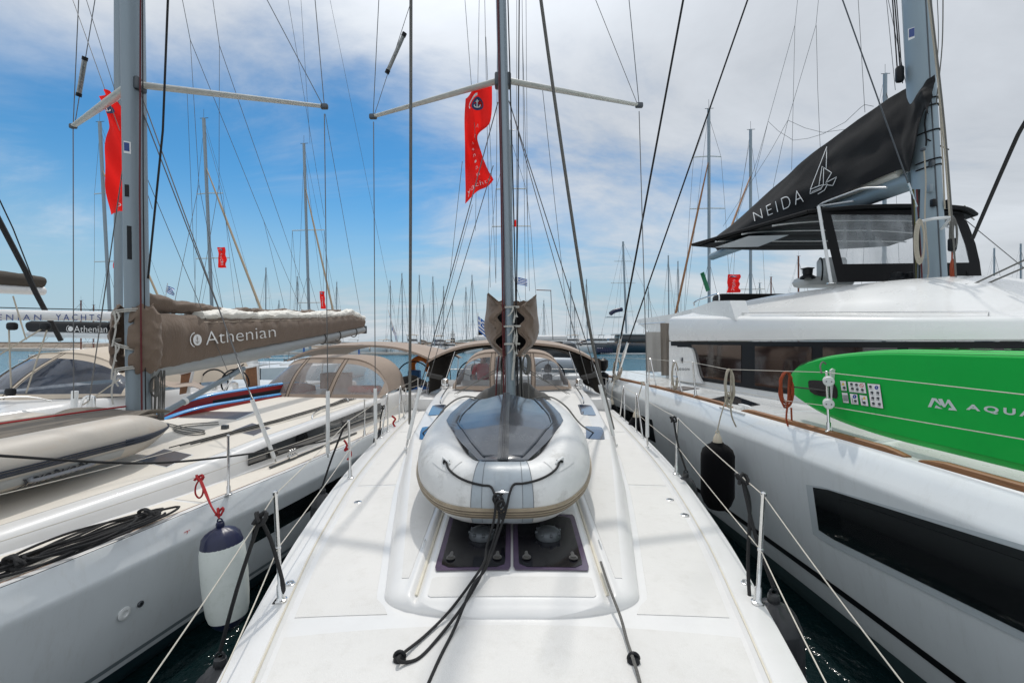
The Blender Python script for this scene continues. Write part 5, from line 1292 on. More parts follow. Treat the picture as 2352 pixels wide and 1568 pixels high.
# ---------------------------------------------------------------- two blue and red paddle boards on its far side
def sup(label, nose, tail, up, wdt, thick, m_rail, m_face, group, pad=None, text=None, tm=None):
    nose, tail, up = V(nose), V(tail), V(up).normalized(); ax = (tail-nose); Ln = ax.length; ax.normalize(); up = (up-ax*up.dot(ax)).normalized(); nrm = ax.cross(up).normalized()
    if nrm.dot(V((0, 0, H))-nose) < 0: nrm = -nrm
    t = thing('paddle_board', label, 'paddle board', nose, group)
    def hw(s): return wdt/2*(max(1-(1-min(s/(.38 if text is None else text), 1))**(2.3 if text is None else 2.0), 0))**(.6 if text is None else .62)*(1 if s < .75 else (1-((s-.75)/.25)**2.2*.55))
    rows = []
    for i in range(61):
        s = i/60; h_ = max(hw(s), .004); th_ = thick/2*min(1, .25+s*8); rk = -.12*wdt*max(.25-s, 0)**2*16; ring = []
        for a_ in range(20):
            an = 2*math.pi*a_/20; c_, s_ = math.cos(an), math.sin(an)
            y = math.copysign(abs(c_)**.35, c_)*max(h_-.0, .001); z = math.copysign(abs(s_)**.8, s_)*th_; ring.append(nose+ax*(s*Ln)+up*y+nrm*(z+rk))
        rows.append(ring)
    mb = MB().grid(rows, closed_u=True); mb.f.append(tuple(reversed(range(20)))); mb.f.append(tuple(60*20+j for j in range(20)))
    obj('rail', mb, m_rail, t)
    fc = lambda s, b, off=.004, k=.86: nose+ax*(s*Ln)+up*(b*max(hw(s)*k, .001))+nrm*(thick/2*min(1, .25+s*8)*1.0-.12*wdt*max(.25-s, 0)**2*16+off)
    if m_face: obj('face', MB().grid([[fc(lerp(.01, .995, i/60), -1+2*j/8) for i in range(61)] for j in range(9)]), m_face, t)
    if pad: obj('deck_pad', MB().grid([[fc(lerp(pad[0], pad[1], i/30), -1+2*j/6, .008, pad[2]) for i in range(31)] for j in range(7)]), pad_b, t)
    return t, fc, (ax, up, nrm)
for k, (lab, n_, t_, w_, th) in enumerate((('blue-railed red paddle board, upper of the two beside the brown sail cover yacht', P(352, 950, 7.3), P(720, 880, 10.4), .62, .16), ('blue-railed red paddle board, lower of the two beside the brown sail cover yacht', P(342, 972, 7.0), P(700, 903, 10.1), .55, .16))):
    t, fc, ax3 = sup(lab, n_+V((0, 0, -.12)), t_+V((0, 0, -.18)), V((.1, .45, 1)), w_, th, blue_b, red_b, 'blue and red paddle boards', pad=(.28, .72, .6))
    lm = MB(); a0, a1 = (.55, .70) if k == 0 else (.50, .66)
    lay(lm, *text_mesh('kopa ropes', .0), lambda a, b: fc(lerp(a0, a1, a), lerp(.95, 1.12, b), .01, .90)); obj('lettering', lm, letter_k, t, smooth=0)

# ---------------------------------------------------------------- fenders hung between the boats
GF = 'fenders hanging between the yachts'
e1 = P(505, 1196, 3.98); fender('white fender with dark blue ends hung by a red rope from the left yacht', e1, .92, .178, whitev, navyv, .17, (.09, -.0, -1), group=GF)
kp = P(457, 1098, 4.35)
for k, (a_, b_) in enumerate(((0, 0), (.015, .01))):
    rope('fender_rope', [kp+V((a_, 0, 0)), P(470, 1130, 4.2)+V((a_, 0, 0)), P(487, 1165, 4.05), e1+V((0, 0, .02))], .008, redrope, ('red rope holding the white fender of the left yacht', 'second strand of the red rope holding the white fender of the left yacht')[k], 'rope')
lp = [kp+V((.012, 0, -.0)), P(450, 1115, 4.32), P(449, 1133, 4.3), P(457, 1143, 4.3), P(465, 1135, 4.3), P(466, 1118, 4.32), kp+V((0, 0, .01))]
rope('fender_rope', lp, .008, redrope, 'red slip loop hanging from the lifeline knot of the left yacht', 'rope')
tag(obj('rope_knot', MB().tube([kp+V((.035*math.cos(a*1.3), .02*math.sin(a*2), .022*math.sin(a*1.9)+.005)) for a in [k*.45 for k in range(24)]], .010, 6), redrope), 'red knot tied on the lifeline of the left yacht', 'knot')
tag(obj('rope_knot', MB().tube([e1+V((.028*math.cos(a*1.3), .02*math.sin(a*2), .03*math.sin(a*1.9)+.08)) for a in [k*.45 for k in range(20)]], .009, 6), redrope), 'red knot just above the white fender', 'knot')
def hang(label, kn, eye, length, r, m_body=rubber, dbl=True, lab2=None, ropem=blackrope, cover=False, neck=None, rr=.011):
    kn, eye = V(kn), V(eye); fender(label, eye, length, r, m_body, neck or rubber, .15, (0, 0, -1), cover=cover, group=GF)
    m_ = kn.lerp(eye, .5)
    rope('fender_rope', [kn, m_+V((-.015, 0, 0)), eye+V((0, 0, .03))], rr, ropem, lab2, 'rope', None, 8, 4)
    tag(obj('rope_knot', MB().tube([kn+V((.03*math.cos(a*1.3), .02*math.sin(a*2), .028*math.sin(a*1.9))) for a in [k*.45 for k in range(20)]], rr, 6), ropem), lab2.replace('rope', 'knot of the rope', 1), 'knot')
ll = lambda u, pts: None
kA = P(598, 1190, 2.45)
hang('large black rubber fender at the bottom left beside the bow rail', kA, P(506, 1506, 2.45), .62, .152, lab2='black rope from the left bow rail down to the bottom left fender')
rope('fender_rope', [kA, P(622, 1240, 2.5), P(640, 1300, 2.55), P(651, 1345, 2.6), P(648, 1362, 2.62), P(630, 1385, 2.6), P(612, 1420, 2.55), P(600, 1490, 2.45)], .011, blackrope, 'second black rope crossing behind the nearest left stanchion', 'rope')
hang('black rubber fender between the left yacht and the centre yacht', P(792, 975, 5.15), P(741, 1121, 5.0), .75, .125, lab2='black rope from the middle left stanchion to a fender')
hang('black rubber fender at the bottom right, pressed against the centre yacht', P(1705, 1100, 2.86), P(1777, 1360, 2.62), .85, .155, lab2='black rope from the right lifeline down to the bottom right fender')
rope('fender_rope', [P(1707, 1105, 2.86), P(1722, 1160, 2.84), P(1718, 1300, 2.75), P(1727, 1440, 2.6)], .011, blackrope, 'second black rope hanging straight from the right lifeline knot', 'rope')
hang('black rubber fender under the middle right stanchion of the centre yacht', P(1547, 963, 5.15), P(1575, 1084, 4.95), .75, .125, lab2='black rope from the middle right stanchion to a fender')
hang('tall fender in a black fleece cover hanging on the hull of the white catamaran', P(1672, 905, 5.9), P(1648, 992, 5.85), .98, .205, fleece, lab2='beige rope carrying the tall covered fender of the catamaran', ropem=beigerope, cover=True, neck=creamv, rr=.008)
hang('covered black fender further aft on the catamaran hull behind the gate stanchions', P(1476, 880, 8.3), P(1461, 941, 8.2), .8, .145, fleece, lab2='beige rope carrying the covered fender behind the gate stanchions', ropem=beigerope, cover=True, neck=creamv, rr=.008)
hang('covered black fender low beside the aft hull of the catamaran', P(1412, 870, 10.6), P(1405, 915, 10.5), .7, .15, fleece, lab2='short rope carrying the aftmost covered fender on the catamaran', ropem=beigerope, cover=True, neck=creamv, rr=.008)
hang('small black rubber fender beside the left gate stanchions', P(880, 935, 7.6), P(873, 985, 7.5), .5, .12, lab2='black rope at the left gate stanchions')
rope('red_lashing', [P(790, 1010, 5.2), P(797, 1022, 5.2), P(792, 1034, 5.2), P(802, 1030, 5.2), P(806, 1045, 5.2), P(798, 1055, 5.2)], .012, redrope, 'red rope end tied at the middle left stanchion of the centre yacht', 'rope')
rope('red_lashing', [P(900, 955, 8), P(908, 962, 8), P(903, 972, 8), P(912, 985, 8)], .016, redrope, 'small red rope bunch on the left gate stanchion', 'rope')
# ================================================================ catamaran on the right
YC = thing('catamaran', 'large white sailing catamaran on the right with a black sail cover and green paddle board', 'catamaran', (6.8, 7.3, 0), 'yachts moored in the near row')
ZC = 1.95
gX = lambda y: sinterp([(-1.5, 4.3), (0, 3.40), (1.5, 3.17), (2.8, 3.14), (4.5, 3.11), (7.4, 2.98), (9.5, 2.80), (12, 2.46), (14.5, 2.30)], y)
ys = [-1.5+.16*k for k in range(101)]
hp = [(1.95, 0.0), (1.93, -.020), (1.86, -.052), (1.76, -.100), (1.72, -.118), (1.69, -.124), (1.66, -.120), (1.2, -.055), (.9, -.005), (.5, .075), (.26, .13), (.10, .18), (-.02, .22), (-.3, .40)]
def cz(z, y): return z
chx = lambda y, dx_: gX(y)+dx_
obj('hull', MB().grid([[V((chx(y, d), y, cz(z, y))) for z, d in hp]+[V((4.6+.5*max(0, -y), y, -.3))] for y in ys]), cat_hull_m, YC)
obj('hull', MB().grid([[V((13.9-chx(y, d), y, z)) for z, d in hp]+[V((9.3, y, -.3))] for y in ys], flip=True), cat_hull_m, YC)
obj('boot_stripe', MB().grid([[V((chx(y, d)-.004, y, z)) for z, d in ((.50, .073), (.43, .088))] for y in ys]), frame_b, YC)
obj('boot_stripe', MB().grid([[V((chx(y, d)-.004, y, z)) for z, d in ((.22, .140), (.10, .178), (-.02, .218), (-.12, .28))] for y in ys]), mat('grey_green_antifouling', (.05, .085, .09), .5, var=.2), YC)
# deck with a soft toe edge
rows = []
for y in ys:
    row = [V((gX(y), y, ZC)), V((gX(y)+.02, y, ZC+.018)), V((gX(y)+.10, y, ZC+.020)), V((gX(y)+.13, y, ZC+.004))]
    row += [V((lerp(gX(y)+.13, 6.9, q), y, ZC+.004+.03*math.sin(q*1.5))) for q in (.1, .2, .35, .55, .8, 1)] + [V((13.9-gX(y), y, ZC))]
    rows.append(row)
obj('deck', MB().grid(rows), cat_gel, YC)
# raised non-slip pads on the side deck
def cpad(pts, name='deck_pad', m=None, h=.018):
    obj(name, MB().prism([V((x, y, ZC+.006)) for x, y in pts], (0, 0, h)), m or cat_gel, YC)
cpad([(3.30, 4.2), (4.15, 4.5), (4.15, 6.0), (3.22, 6.0)]); cpad([(3.22, 6.1), (4.15, 6.1), (4.02, 7.8), (3.14, 7.8)]); cpad([(3.14, 8.0), (3.95, 8.0), (3.70, 10.2), (2.98, 10.2)]); cpad([(2.95, 10.6), (3.6, 10.6), (3.4, 12.6), (2.75, 12.6)])
for quad in (((1635, 916), (1715, 931), (1741, 927), (1680, 906)), ((1522, 890), (1556, 897), (1603, 891), (1570, 886))):
    pts = [PZ(u, v, ZC+.035) for u, v in quad]; c_ = sum(pts, V())/4
    hm = thing_part('deck_hatch', YC, c_); obj('hatch_frame', MB().prism([c_+(p-c_)*1.1-V((0, 0, .004)) for p in pts][::-1], (0, 0, -.03)), frame_b, hm); obj('lens', MB().prism(pts[::-1], (0, 0, -.01)), hatchm if quad[0][0] < 1600 else tinted, hm)
# teak rail caps in lengths
for y0_, y1_ in ((9.62, 13.4), (6.42, 9.52), (3.66, 6.10), (1.2, 3.53)):
    n_ = 24; rows = []
    for i in range(n_+1):
        y = lerp(y0_, y1_, i/n_); e = min(min(i, n_-i)/1.5, 1); hh_ = .012+.034*e
        x = gX(y)+.055; rows.append([V((x-.034, y, ZC+.019)), V((x-.030, y, ZC+.02+hh_*.8)), V((x-.014, y, ZC+.02+hh_)), V((x+.016, y, ZC+.02+hh_)), V((x+.030, y, ZC+.02+hh_*.8)), V((x+.034, y, ZC+.019))])
    mb = MB().grid(rows, flip=True); mb.f.append((0, 1, 2, 3, 4, 5)); o = n_*6; mb.f.append((o+5, o+4, o+3, o+2, o+1, o)); obj('teak_rail', mb, teak, YC)
# mooring cleat and fairlead strip
c_ = V((gX(6.25)+.16, 6.25, ZC+.01)); d = V((-.0, .17, 0))
mb = MB().tube([c_-d+V((0, 0, .055)), c_-d*.5+V((0, 0, .06)), c_+d*.5+V((0, 0, .06)), c_+d+V((0, 0, .055))], [.010, .016, .016, .010], 8)
for q in (-.25, .25): mb.tube([c_+d*q, c_+d*q+V((0, 0, .06))], [.02, .013], 8)
obj('mooring_cleat', mb, alu_w, YC)
obj('chafe_strip', MB().tube([V((gX(y)-.012, y, ZC-.0)) for y in (5.95, 6.1, 6.3, 6.6)], .012, 6), alu_w, YC)
# dark window in the hull side with its moulded frame
def onHC(u, v, off=0.0):
    Y = 4.0
    for _ in range(30):
        p = P(u, v, Y); d_ = interp([(z, d) for z, d in reversed(hp)], min(max(p.z, -.3), 1.95)); Y = .5*Y+.5*(chx(Y, d_)-off)*FPX/(u-CX)
    return P(u, v, Y)
def hull_win(pts, name, m, off):
    P3 = [onHC(u, v, off) for u, v in pts]; return obj(name, MB().add(P3+[p+V((.05, 0, 0)) for p in P3], [tuple(range(len(P3)))]), m, YC)
A_, B_ = (1866, 1113), (1881, 1222); C_, D_ = (2700, 1622), (2700, 1374)
def quadgrid(a, b, c, d, off, n=24, m=8, rc=.12):
    rows = []
    for i in range(m+1):
        row = []
        for j in range(n+1):
            s, t = j/n, i/m
            # rounded corners near the left end
            ins = 0
            if s < .05: q = (.05-s)/.05; lim = .5-rc*.0-(1-math.sqrt(max(1-q*q, 0)))*.05; t = .5+(t-.5)/.5*lim
            u = lerp(lerp(a[0], d[0], s), lerp(b[0], c[0], s), t); v = lerp(lerp(a[1], d[1], s), lerp(b[1], c[1], s), t); row.append(onHC(u, v, off))
        rows.append(row)
    return MB().grid(rows[::-1])
obj('window_surround', quadgrid((1850, 1106), (1868, 1232), (2700, 1645), (2700, 1352), .006, rc=.1), mat('window_moulding', (.58, .63, .65), .25, coat=.4), YC)
obj('hull_window', quadgrid(A_, B_, C_, D_, .010), winm, YC)
obj('window_sash', quadgrid((1925, 1143), (1935, 1222), (2600, 1552), (2600, 1372), .013), mat('inner_window', (.014, .015, .016), .10, coat=1), YC)
obj('hull_window', MB().grid([[V((chx(y, interp([(.9, -.005), (1.2, -.055), (1.35, -.078)], z))-.008, y, z)) for z in (.90, 1.2, 1.35)] for y in [9.0+.25*k for k in range(13)]], flip=True), winm, YC)
pq = [onHC(u, v, .004) for u, v in ((1533, 994), (1575, 1012), (1580, 1048), (1536, 1022))]; obj('hull_access_panel', MB().add([p for p in pq], [(3, 2, 1, 0)]), mat('panel_white', (.70, .72, .73), .25), YC)
# cabin wall, glazing, roof brim
WP = smooth_path([V((3.78, 10.95, 0)), V((4.04, 9.6, 0)), V((4.43, 7.07, 0)), V((4.92, 5.9, 0)), V((5.75, 5.15, 0)), V((6.9, 4.9, 0)), V((8.0, 5.15, 0)), V((8.9, 5.9, 0)), V((9.4, 7.07, 0)), V((9.8, 9.6, 0)), V((10.1, 11.4, 0))], 8)
obj('cabin_wall', MB().grid([[V((p.x, p.y, z)) for z in (ZC-.02, ZC+.10, ZC+.13, 2.90)] for p in WP], flip=True), cat_gel, YC)
cen = V((6.9, 8.3, 0))
def outw(k, off):
    a = WP[max(k-1, 0)]; b = WP[min(k+1, len(WP)-1)]; t = (b-a).normalized(); n = V((t.y, -t.x, 0)); 
    if n.dot(cen-WP[k]) > 0: n = -n
    return WP[k]+n*off
nW = len(WP); kk0 = 9
def zlow(k):        # the glass band's lower edge curves up at its aft end
    return ZC+.115+.0*k
gl_ = MB(); gl_.grid([[outw(k, .012)+V((0, 0, z)) for z in ((2.80 if k < 4 else zlow(k)+(.45 if k == 4 else .05 if k == 5 else 0)), 2.90)] for k in range(1, nW-4)], flip=True)
obj('window_frame', gl_, frame_b, YC)
def pane(k0, k1, z0, z1, label=None):
    rows = []
    for k in range(int((k1-k0)*4)+1):
        f = k0+k/4; i = int(f); q = f-i; p = outw(i, .018).lerp(outw(min(i+1, nW-1), .018), q); e = .10*max(0, 1-(f-k0)/1.0)**2 if k0 < 6 else 0
        rows.append([p+V((0, 0, z0+e)), p+V((0, 0, z1))])
    obj('window_pane', MB().grid(rows, flip=True), mat('brown_tinted_glass', (.022, .012, .011), .05, coat=1, var=.5, vscale=2.2), YC, label=label)
pane(6.2, 12.1, 2.14, 2.83); pane(13.0, 17.4, 2.13, 2.82); pane(18.2, 24.5, 2.13, 2.82); pane(25.2, 31.5, 2.13, 2.82); pane(32.2, 38.2, 2.13, 2.82)
# curtain glimpsed behind the glass
cu = MB().sheet([[P(lerp(1760, 1800, q)-14*(v-792)/80+2*math.sin(q*20), v, 7.42) for q in [i/16 for i in range(17)]] for v in (792, 860)][::-1], .004)
BR = smooth_path([V((3.70, 10.7, 0)), V((4.06, 8.8, 0)), V((4.45, 7.0, 0)), V((5.0, 5.7, 0)), V((5.85, 4.92, 0)), V((6.9, 4.65, 0)), V((7.95, 4.92, 0)), V((8.8, 5.7, 0)), V((9.35, 7.0, 0)), V((9.74, 8.8, 0)), V((10.1, 10.7, 0))], 8)
def ztop(y): return interp([(4.6, 3.165), (4.95, 3.18), (5.7, 3.215), (7.0, 3.29), (8.8, 3.39), (10.7, 3.485)], y)
rows = []
def ring(fn): return [fn(p) for p in BR]
def scl(p, f, z): q = cen.lerp(p, f); return V((q.x, lerp(p.y, q.y, 1) if f > .0 else q.y, z))
br_rows = []
for f, zf in ((.80, lambda p: 2.925), (.93, lambda p: 2.915), (.985, lambda p: 2.905), (1.0, lambda p: 2.925), (1.004, lambda p: lerp(2.925, ztop(p.y), .35)), (1.0, lambda p: ztop(p.y)-.075), (.993, lambda p: ztop(p.y)-.035), (.978, lambda p: ztop(p.y)-.010), (.955, lambda p: ztop(p.y)+.004), (.90, lambda p: ztop(p.y)+.035), (.82, lambda p: ztop(p.y)+.09+.04*(p.y-4.6)/6), (.72, lambda p: lerp(ztop(p.y), 3.80, .45)), (.60, lambda p: lerp(ztop(p.y), 3.86, .75)), (.45, lambda p: 3.86), (.25, lambda p: 3.89), (.0, lambda p: 3.89)):
    br_rows.append([scl(p, f, zf(p)) for p in BR])
mb = MB().grid(br_rows, flip=False); obj('cabin_roof', mb, cat_gel, YC, smooth=50)
# recess ahead of the mast and a handrail along the roof edge
hr_ = []
for i in range(10, 44):
    p = BR[min(i, len(BR)-1)]; 
rail = [scl(BR[k], .945, ztop(BR[k].y)+.055) for k in range(7, 30)]
rail = [rail[0]-V((0, 0, .06))]+rail+[rail[-1]-V((0, 0, .06))]; obj('roof_handrail', MB().tube(rail, .012, 8), steel, YC)
obj('roof_handrail', MB().tube([scl(BR[k], .945, ztop(BR[k].y)+.03) for k in (7, 8)], .02, 8), steel, YC)
# aft flybridge coaming and overhang
pl_ = lambda u, v, x: PX(u, v, x)
oc = [pl_(u, v, 4.12) for u, v in ((1460, 738), (1466, 733), (1500, 728), (1545, 721), (1590, 709), (1640, 691), (1676, 690), (1690, 735), (1552, 742), (1548, 776), (1528, 776), (1500, 766), (1478, 752))]
obj('flybridge_coaming', MB().prism(oc[::-1], (.30, 0, 0)), cat_gel, YC, smooth=40)
ro = [pl_(u, v, 4.20) for u, v in ((1595, 703), (1597, 692), (1640, 677), (1651, 677), (1652, 690))]; obj('flybridge_rail', MB().tube(smooth_path(ro, 4), .016, 8), steel, YC)
obj('coaming_handrail', MB().tube([pl_(u, v, 4.08) for u, v in ((1466, 745), (1500, 742), (1528, 740))], .012, 6), steel, YC)
obj('flybridge_seat', MB().box(P(1700, 690, 11.0)+V((.35, 0, -.1)), 1.9, .45, .50, bev=.08), blackc, YC)
for (u0, u1, v0, v1, m_, nm) in ((1483, 1524, 762, 854, mat('grey_mesh_curtain', (.42, .41, .39), .8, var=.08, vscale=3), 'cockpit_curtain'), (1518, 1552, 742, 862, mat('tinted_screen', (.22, .19, .16), .2, var=.1, vscale=1.5, coat=.5), 'cockpit_screen')):
    yy = 12.6 if u0 < 1500 else 11.9
    rows = [[P(lerp(u0, u1, i/16)+(v-800)*.02, v, yy+.02*math.sin(i*.8)) for i in range(17)] for v in [lerp(v1, v0, q/6) for q in range(7)]]
    obj(nm, MB().sheet(rows, .006), m_, YC)
obj('cockpit_post', MB().box((4.35, 12.6, 2.45), .14, .14, 1.0, bev=.02), alu_d, YC)
# builder's panel with its emblem and name, standing on the aft end of the cabin side
p0, p1 = (3.81, 10.9), (4.02, 9.55)
pl = [PL(u, v, p0, p1) for u, v in ((1541, 874), (1545, 806), (1551, 799), (1560, 797), (1584, 797), (1592, 800), (1597, 812), (1603, 842), (1608, 862), (1618, 880))]
nn = V((-(p1[1]-p0[1]), (p1[0]-p0[0]), 0)).normalized(); nn = nn if nn.x < 0 else -nn
obj('side_panel', MB().prism([p+nn*.05 for p in pl], -nn*.05), cat_gel, YC)
fnp = lambda u, v: PL(u, v, p0, p1)+nn*.058
tm_ = MB(); lay(tm_, *text_mesh('LAGOON', .012, 1.35, 3), lambda a, b: fnp(lerp(1556, 1589, a), lerp(850.5, 845, b))); obj('lettering', tm_, letter_k, YC, smooth=0)
em_ = MB()
for x, w_ in ((-3.2, .9), (0, 3.0), (2.6, 1.0)):
    ribbon(em_, [(1571+x, 832-10*(.5-abs(q-.5))*0-12*q+1) for q in (0, .25, .5, .75, 1)], .6, fnp)
disc(em_, 1572, 827, 1.8, 6.5, fnp, 20); obj('emblem', em_, letter_k, YC, smooth=0)
# ---- stanchions, gate loops, life lines
S1 = P(1903, 1000, 4.5); S1 = V((gX(4.5)+.055, 4.5, ZC+.05)); s1b = P(1904, 1001, 4.45)
def cst(u, v, utop, vtop):
    y = (gX(5)+.055)*FPX/(u-CX)
    for _ in range(10): y = (gX(y)+.055)*FPX/(u-CX)
    b = P(u, v, y); b.z = ZC+.05; t = P(utop, vtop, y); stanchion('stanchion', b, V((t.x, t.y, max(t.z, b.z+.3))), YC, r=.0135); return b, V((t.x, t.y, t.z))
SA1 = cst(1904, 1001, 1899, 853); SB1 = cst(1598, 924, 1591, 832)
SC1 = cst(1425, 880, 1422, 822)
for (ub, ub2, ut, vb, vb2, vt) in ((1487, 1503, 1491, 893, 898, 824), (1543, 1562, 1546, 906, 912, 829)):
    ya = (gX(9)+.055)*FPX/(ub-CX); ya = (gX(ya)+.055)*FPX/(ub-CX); yb = (gX(ya)+.055)*FPX/(ub2-CX)
    a_, b_, t_ = V((gX(ya)+.055, ya, ZC+.04)), V((gX(yb)+.055, yb, ZC+.04)), P(ut+2, vt, (ya+yb)/2); gate(a_, b_, t_, YC)
up_ = [P(1375, 820, 12.2), SC1[1], P(1491, 824, 9.8), P(1546, 829, 8.3), P(1591, 832, SB1[1].y), P(1672, 848, 6.0), P(1800, 852, 5.1), P(1899, 855, SA1[1].y), P(2352, 906, 2.80), P(2700, 946, 2.1)]
lo_ = [P(1375, 845, 12.2), P(1425, 848, 11.0), P(1491, 862, 9.8), P(1546, 871, 8.3), P(1592, 880, SB1[1].y), P(1797, 919, 5.1), P(1900, 932, SA1[1].y), P(2352, 1009, 2.80), P(2700, 1065, 2.1)]
for pts in (up_, lo_):
    mb = MB()
    for a_, b_ in zip(pts, pts[1:]): mb.tube([a_, b_], .0042, 6)
    obj('lifeline', mb, lifeline_m, YC)
# paddle-board rack clamped to the stanchion
rk = thing_part('board_rack', YC, S1)
ys_ = SA1[0].y
for v in (874, 925):
    c_ = P(1902, v, ys_-.0); mb = MB().lathe(c_+V((-.03, -.05, 0)), (-.5, -.8, 0), [(-.10, .001), (-.10, .046), (-.03, .048), (-.028, .040), (.0, .040), (.002, .048), (.05, .048), (.058, .042), (.058, .001)], 26)
    obj('rack_clamp', mb, plast_w, rk)
    bt = MB()
    for d in (-.018, .018): bt.lathe(c_+V((-.03-.5*.0625, -.05-.8*.0625, 0))+V((d, -d*.6, 0)), (-.5, -.8, 0), [(0, .006), (.004, .006), (.004, .001)], 10)
    obj('rack_bolt', bt, alu_d, rk)
obj('rack_upright', MB().prism([P(u, v, ys_+.10) for u, v in ((1908, 850), (1914, 846), (1921, 850), (1924, 933), (1912, 933))][::-1], (0, .02, 0)), alu_w, rk)
obj('rack_arm', MB().tube([P(1914, 925, ys_+.12), P(1918, 945, ys_+.13), P(1945, 962, ys_+.05), P(1968, 972, ys_-.05)], .013, 8), blackrope, rk)
# ---- mast, boom, cover
MC0 = P(2140, 645, 7.35); MC1 = P(2105, 0, 7.68); MCt = MC0+(MC1-MC0)*3.2
def mastC(v): return MC0.lerp(MC1, (645-v)/645)
alu_c = mat('catamaran_mast_aluminium', (.27, .34, .385), .50, metal=.3, var=.05, vscale=4, stretch=(1, 1, .1), dirt=((.3, .36, .4), .2, 10))
obj('mast', mast_mesh(MC0-V((0, 0, .05)), MCt, .155, .225, 28), alu_c, YC)
obj('mast_foot', MB().lathe(MC0-V((0, 0, .06)), (0, 0, 1), [(0, .34), (.03, .34), (.05, .26), (.05, .01)], 26), frame_b, YC)
obj('mast_groove', MB().tube([mastC(v)+V((-.045, -.212, 0)) for v in (640, 300, -400)], .010, 6), alu_d, YC)
def mC(u, v): 
    y = mastC(v).y-.2; return P(u, v, y)
st_ = [mC(u, v)-V((0, .03, 0)) for u, v in ((2082, 70), (2097, 65), (2097, 90), (2083, 96))]
obj('sticker', MB().prism(st_, (0, .004, 0)), whiteflag, YC)
st_ = [mC(u, v)-V((0, .036, 0)) for u, v in ((2084, 71), (2096, 67), (2096, 86), (2084, 90))]; obj('sticker_print', MB().prism(st_, (0, .003, 0)), letter_b, YC)
for u, v, w_, h_, m_ in ((2137, 377, .05, .10, alu_d), (2133, 434, .055, .13, alu), (2141, 467, .06, .12, frame_b), (2173, 470, .06, .14, frame_b), (2117, 345, .05, .05, alu_d)):
    obj('mast_fitting', MB().box(mC(u, v)+V((0, -.02, 0)), w_, .07, h_, bev=.012), m_, YC)
obj('mast_plate', MB().box(mC(2125, 612)+V((-.02, -.01, 0)), .12, .02, .24, bev=.008), alu, YC)
gd = [P(2098, 520, 7.05), P(2107, 512, 7.0), P(2140, 503, 6.8), P(2180, 500, 6.8), P(2186, 503, 6.85)]
obj('granny_bar', MB().tube(smooth_path(gd, 5), .022, 10), alu_w, YC); obj('granny_bar', MB().tube([P(2182, 502, 6.85), P(2163, 526, 7.15)], .020, 8), alu_w, YC)
for v_ in (246, 262, 318, 382, 396): obj('cover_strap', MB().tube([mastC(v_)+V((.162*math.cos(a), -.235*math.sin(a), .03*math.cos(a))) for a in [math.pi*q/14 for q in range(15)]], .012, 5), blackc, YC)
obj('cover_strap', MB().tube([mC(2128, 255), mC(2124, 285), mC(2128, 320), mC(2127, 335)], .012, 5), blackc, YC)
obj('cover_strap', MB().tube([mC(2130, 320), mC(2145, 335)+V((.1, 0, 0)), mC(2158, 344)+V((.15, 0, 0))], .010, 5), blackc, YC)
XB = 6.78
b0_, b1_ = PX(2100, 412, XB), PX(1636, 589, XB)
rows = []
for k in range(13):
    c_ = b0_.lerp(b1_, k/12); rows.append([c_+V((.13*math.cos(a), 0, .165*math.sin(a)*(1-.25*k/12))) for a in [2*math.pi*q/18 for q in range(18)]])
mb = MB().grid(rows, closed_u=True); mb.f.append(tuple(range(18))); mb.f.append(tuple(12*18+j for j in reversed(range(18)))); obj('boom', mb, alu_c, YC)
obj('gooseneck', MB().box(b0_+V((0, -.12, 0)), .16, .22, .2, bev=.03), alu_d, YC)
top_t = [(2150, 172), (2128, 184), (2089, 200), (2034, 233), (1941, 298), (1856, 363), (1788, 421), (1695, 505), (1640, 548)]
bot_t = [(2140, 262), (2119, 256), (2095, 385), (2060, 392), (1972, 430), (1877, 474), (1810, 505), (1722, 545), (1650, 575)]
TT = [PX(u, v, XB-.03) for u, v in top_t]; BT = [PX(u, v, XB-.22) for u, v in bot_t]
TT, BT = smooth_path(TT, 6), smooth_path(BT, 6)
rows = []
for i, (a_, b_) in enumerate(zip(TT, BT)):
    row = []
    for j in range(19):
        q = j/18; p = a_.lerp(b_, q); s_ = i/len(TT)
        p.x -= .10*math.sin(math.pi*q)*(.4+.6*s_); w_ = .045*math.sin(s_*30+q*(5 if s_ < .35 else 2))*math.exp(-s_*3)*q+.045*nz3((s_*9, q*3, 0), 1, 4)+.018*nz3((s_*22, q*7, 0), 1, 9)
        p.x += w_; row.append(p)
    rows.append(row)
mb = MB().sheet(rows, .01)
far_side = [[V((XB+(XB-p.x)*min(.25+i*.03, 1), p.y, p.z)) for p in r_] for i, r_ in enumerate(rows)]; mb.sheet([r_[::-1] for r_ in far_side[9:]], .01)
cvC = obj('sail_cover', mb, blackc, YC)
def onCov(u, v, off=.045):
    # nearest cloth point along the sight line
    best, bi = 1e9, None
    for i in range(len(rows)-1):
        for j in range(18):
            c_ = (rows[i][j]+rows[i+1][j+1])/2; uu = CX+FPX*c_.x/c_.y; vv = CY-FPX*(c_.z-H)/c_.y; d = (uu-u)**2+(vv-v)**2
            if d < best: best, bi = d, (i, j)
    i, j = bi; a_, b_, c_ = rows[i][j], rows[i+1][j], rows[i][j+1]; n = (b_-a_).cross(c_-a_).normalized()
    o = V((0, 0, H)); dr = V(((u-CX)/FPX, 1, -(v-CY)/FPX)); t = (a_-o).dot(n)/dr.dot(n); t = max(min(t, 16), 5)
    return o+dr*(t*(1-off/6))
sl_ = MB(); sl_.grid([[PX(u, v, XB-.12)+V((.0, 0, .0)) for u, v in ((2095, 396), (2050, 408), (1990, 425), (1940, 448))], [PX(u, v, XB-.18) for u, v in ((2095, 386), (2050, 393), (1975, 428), (1930, 450))]])
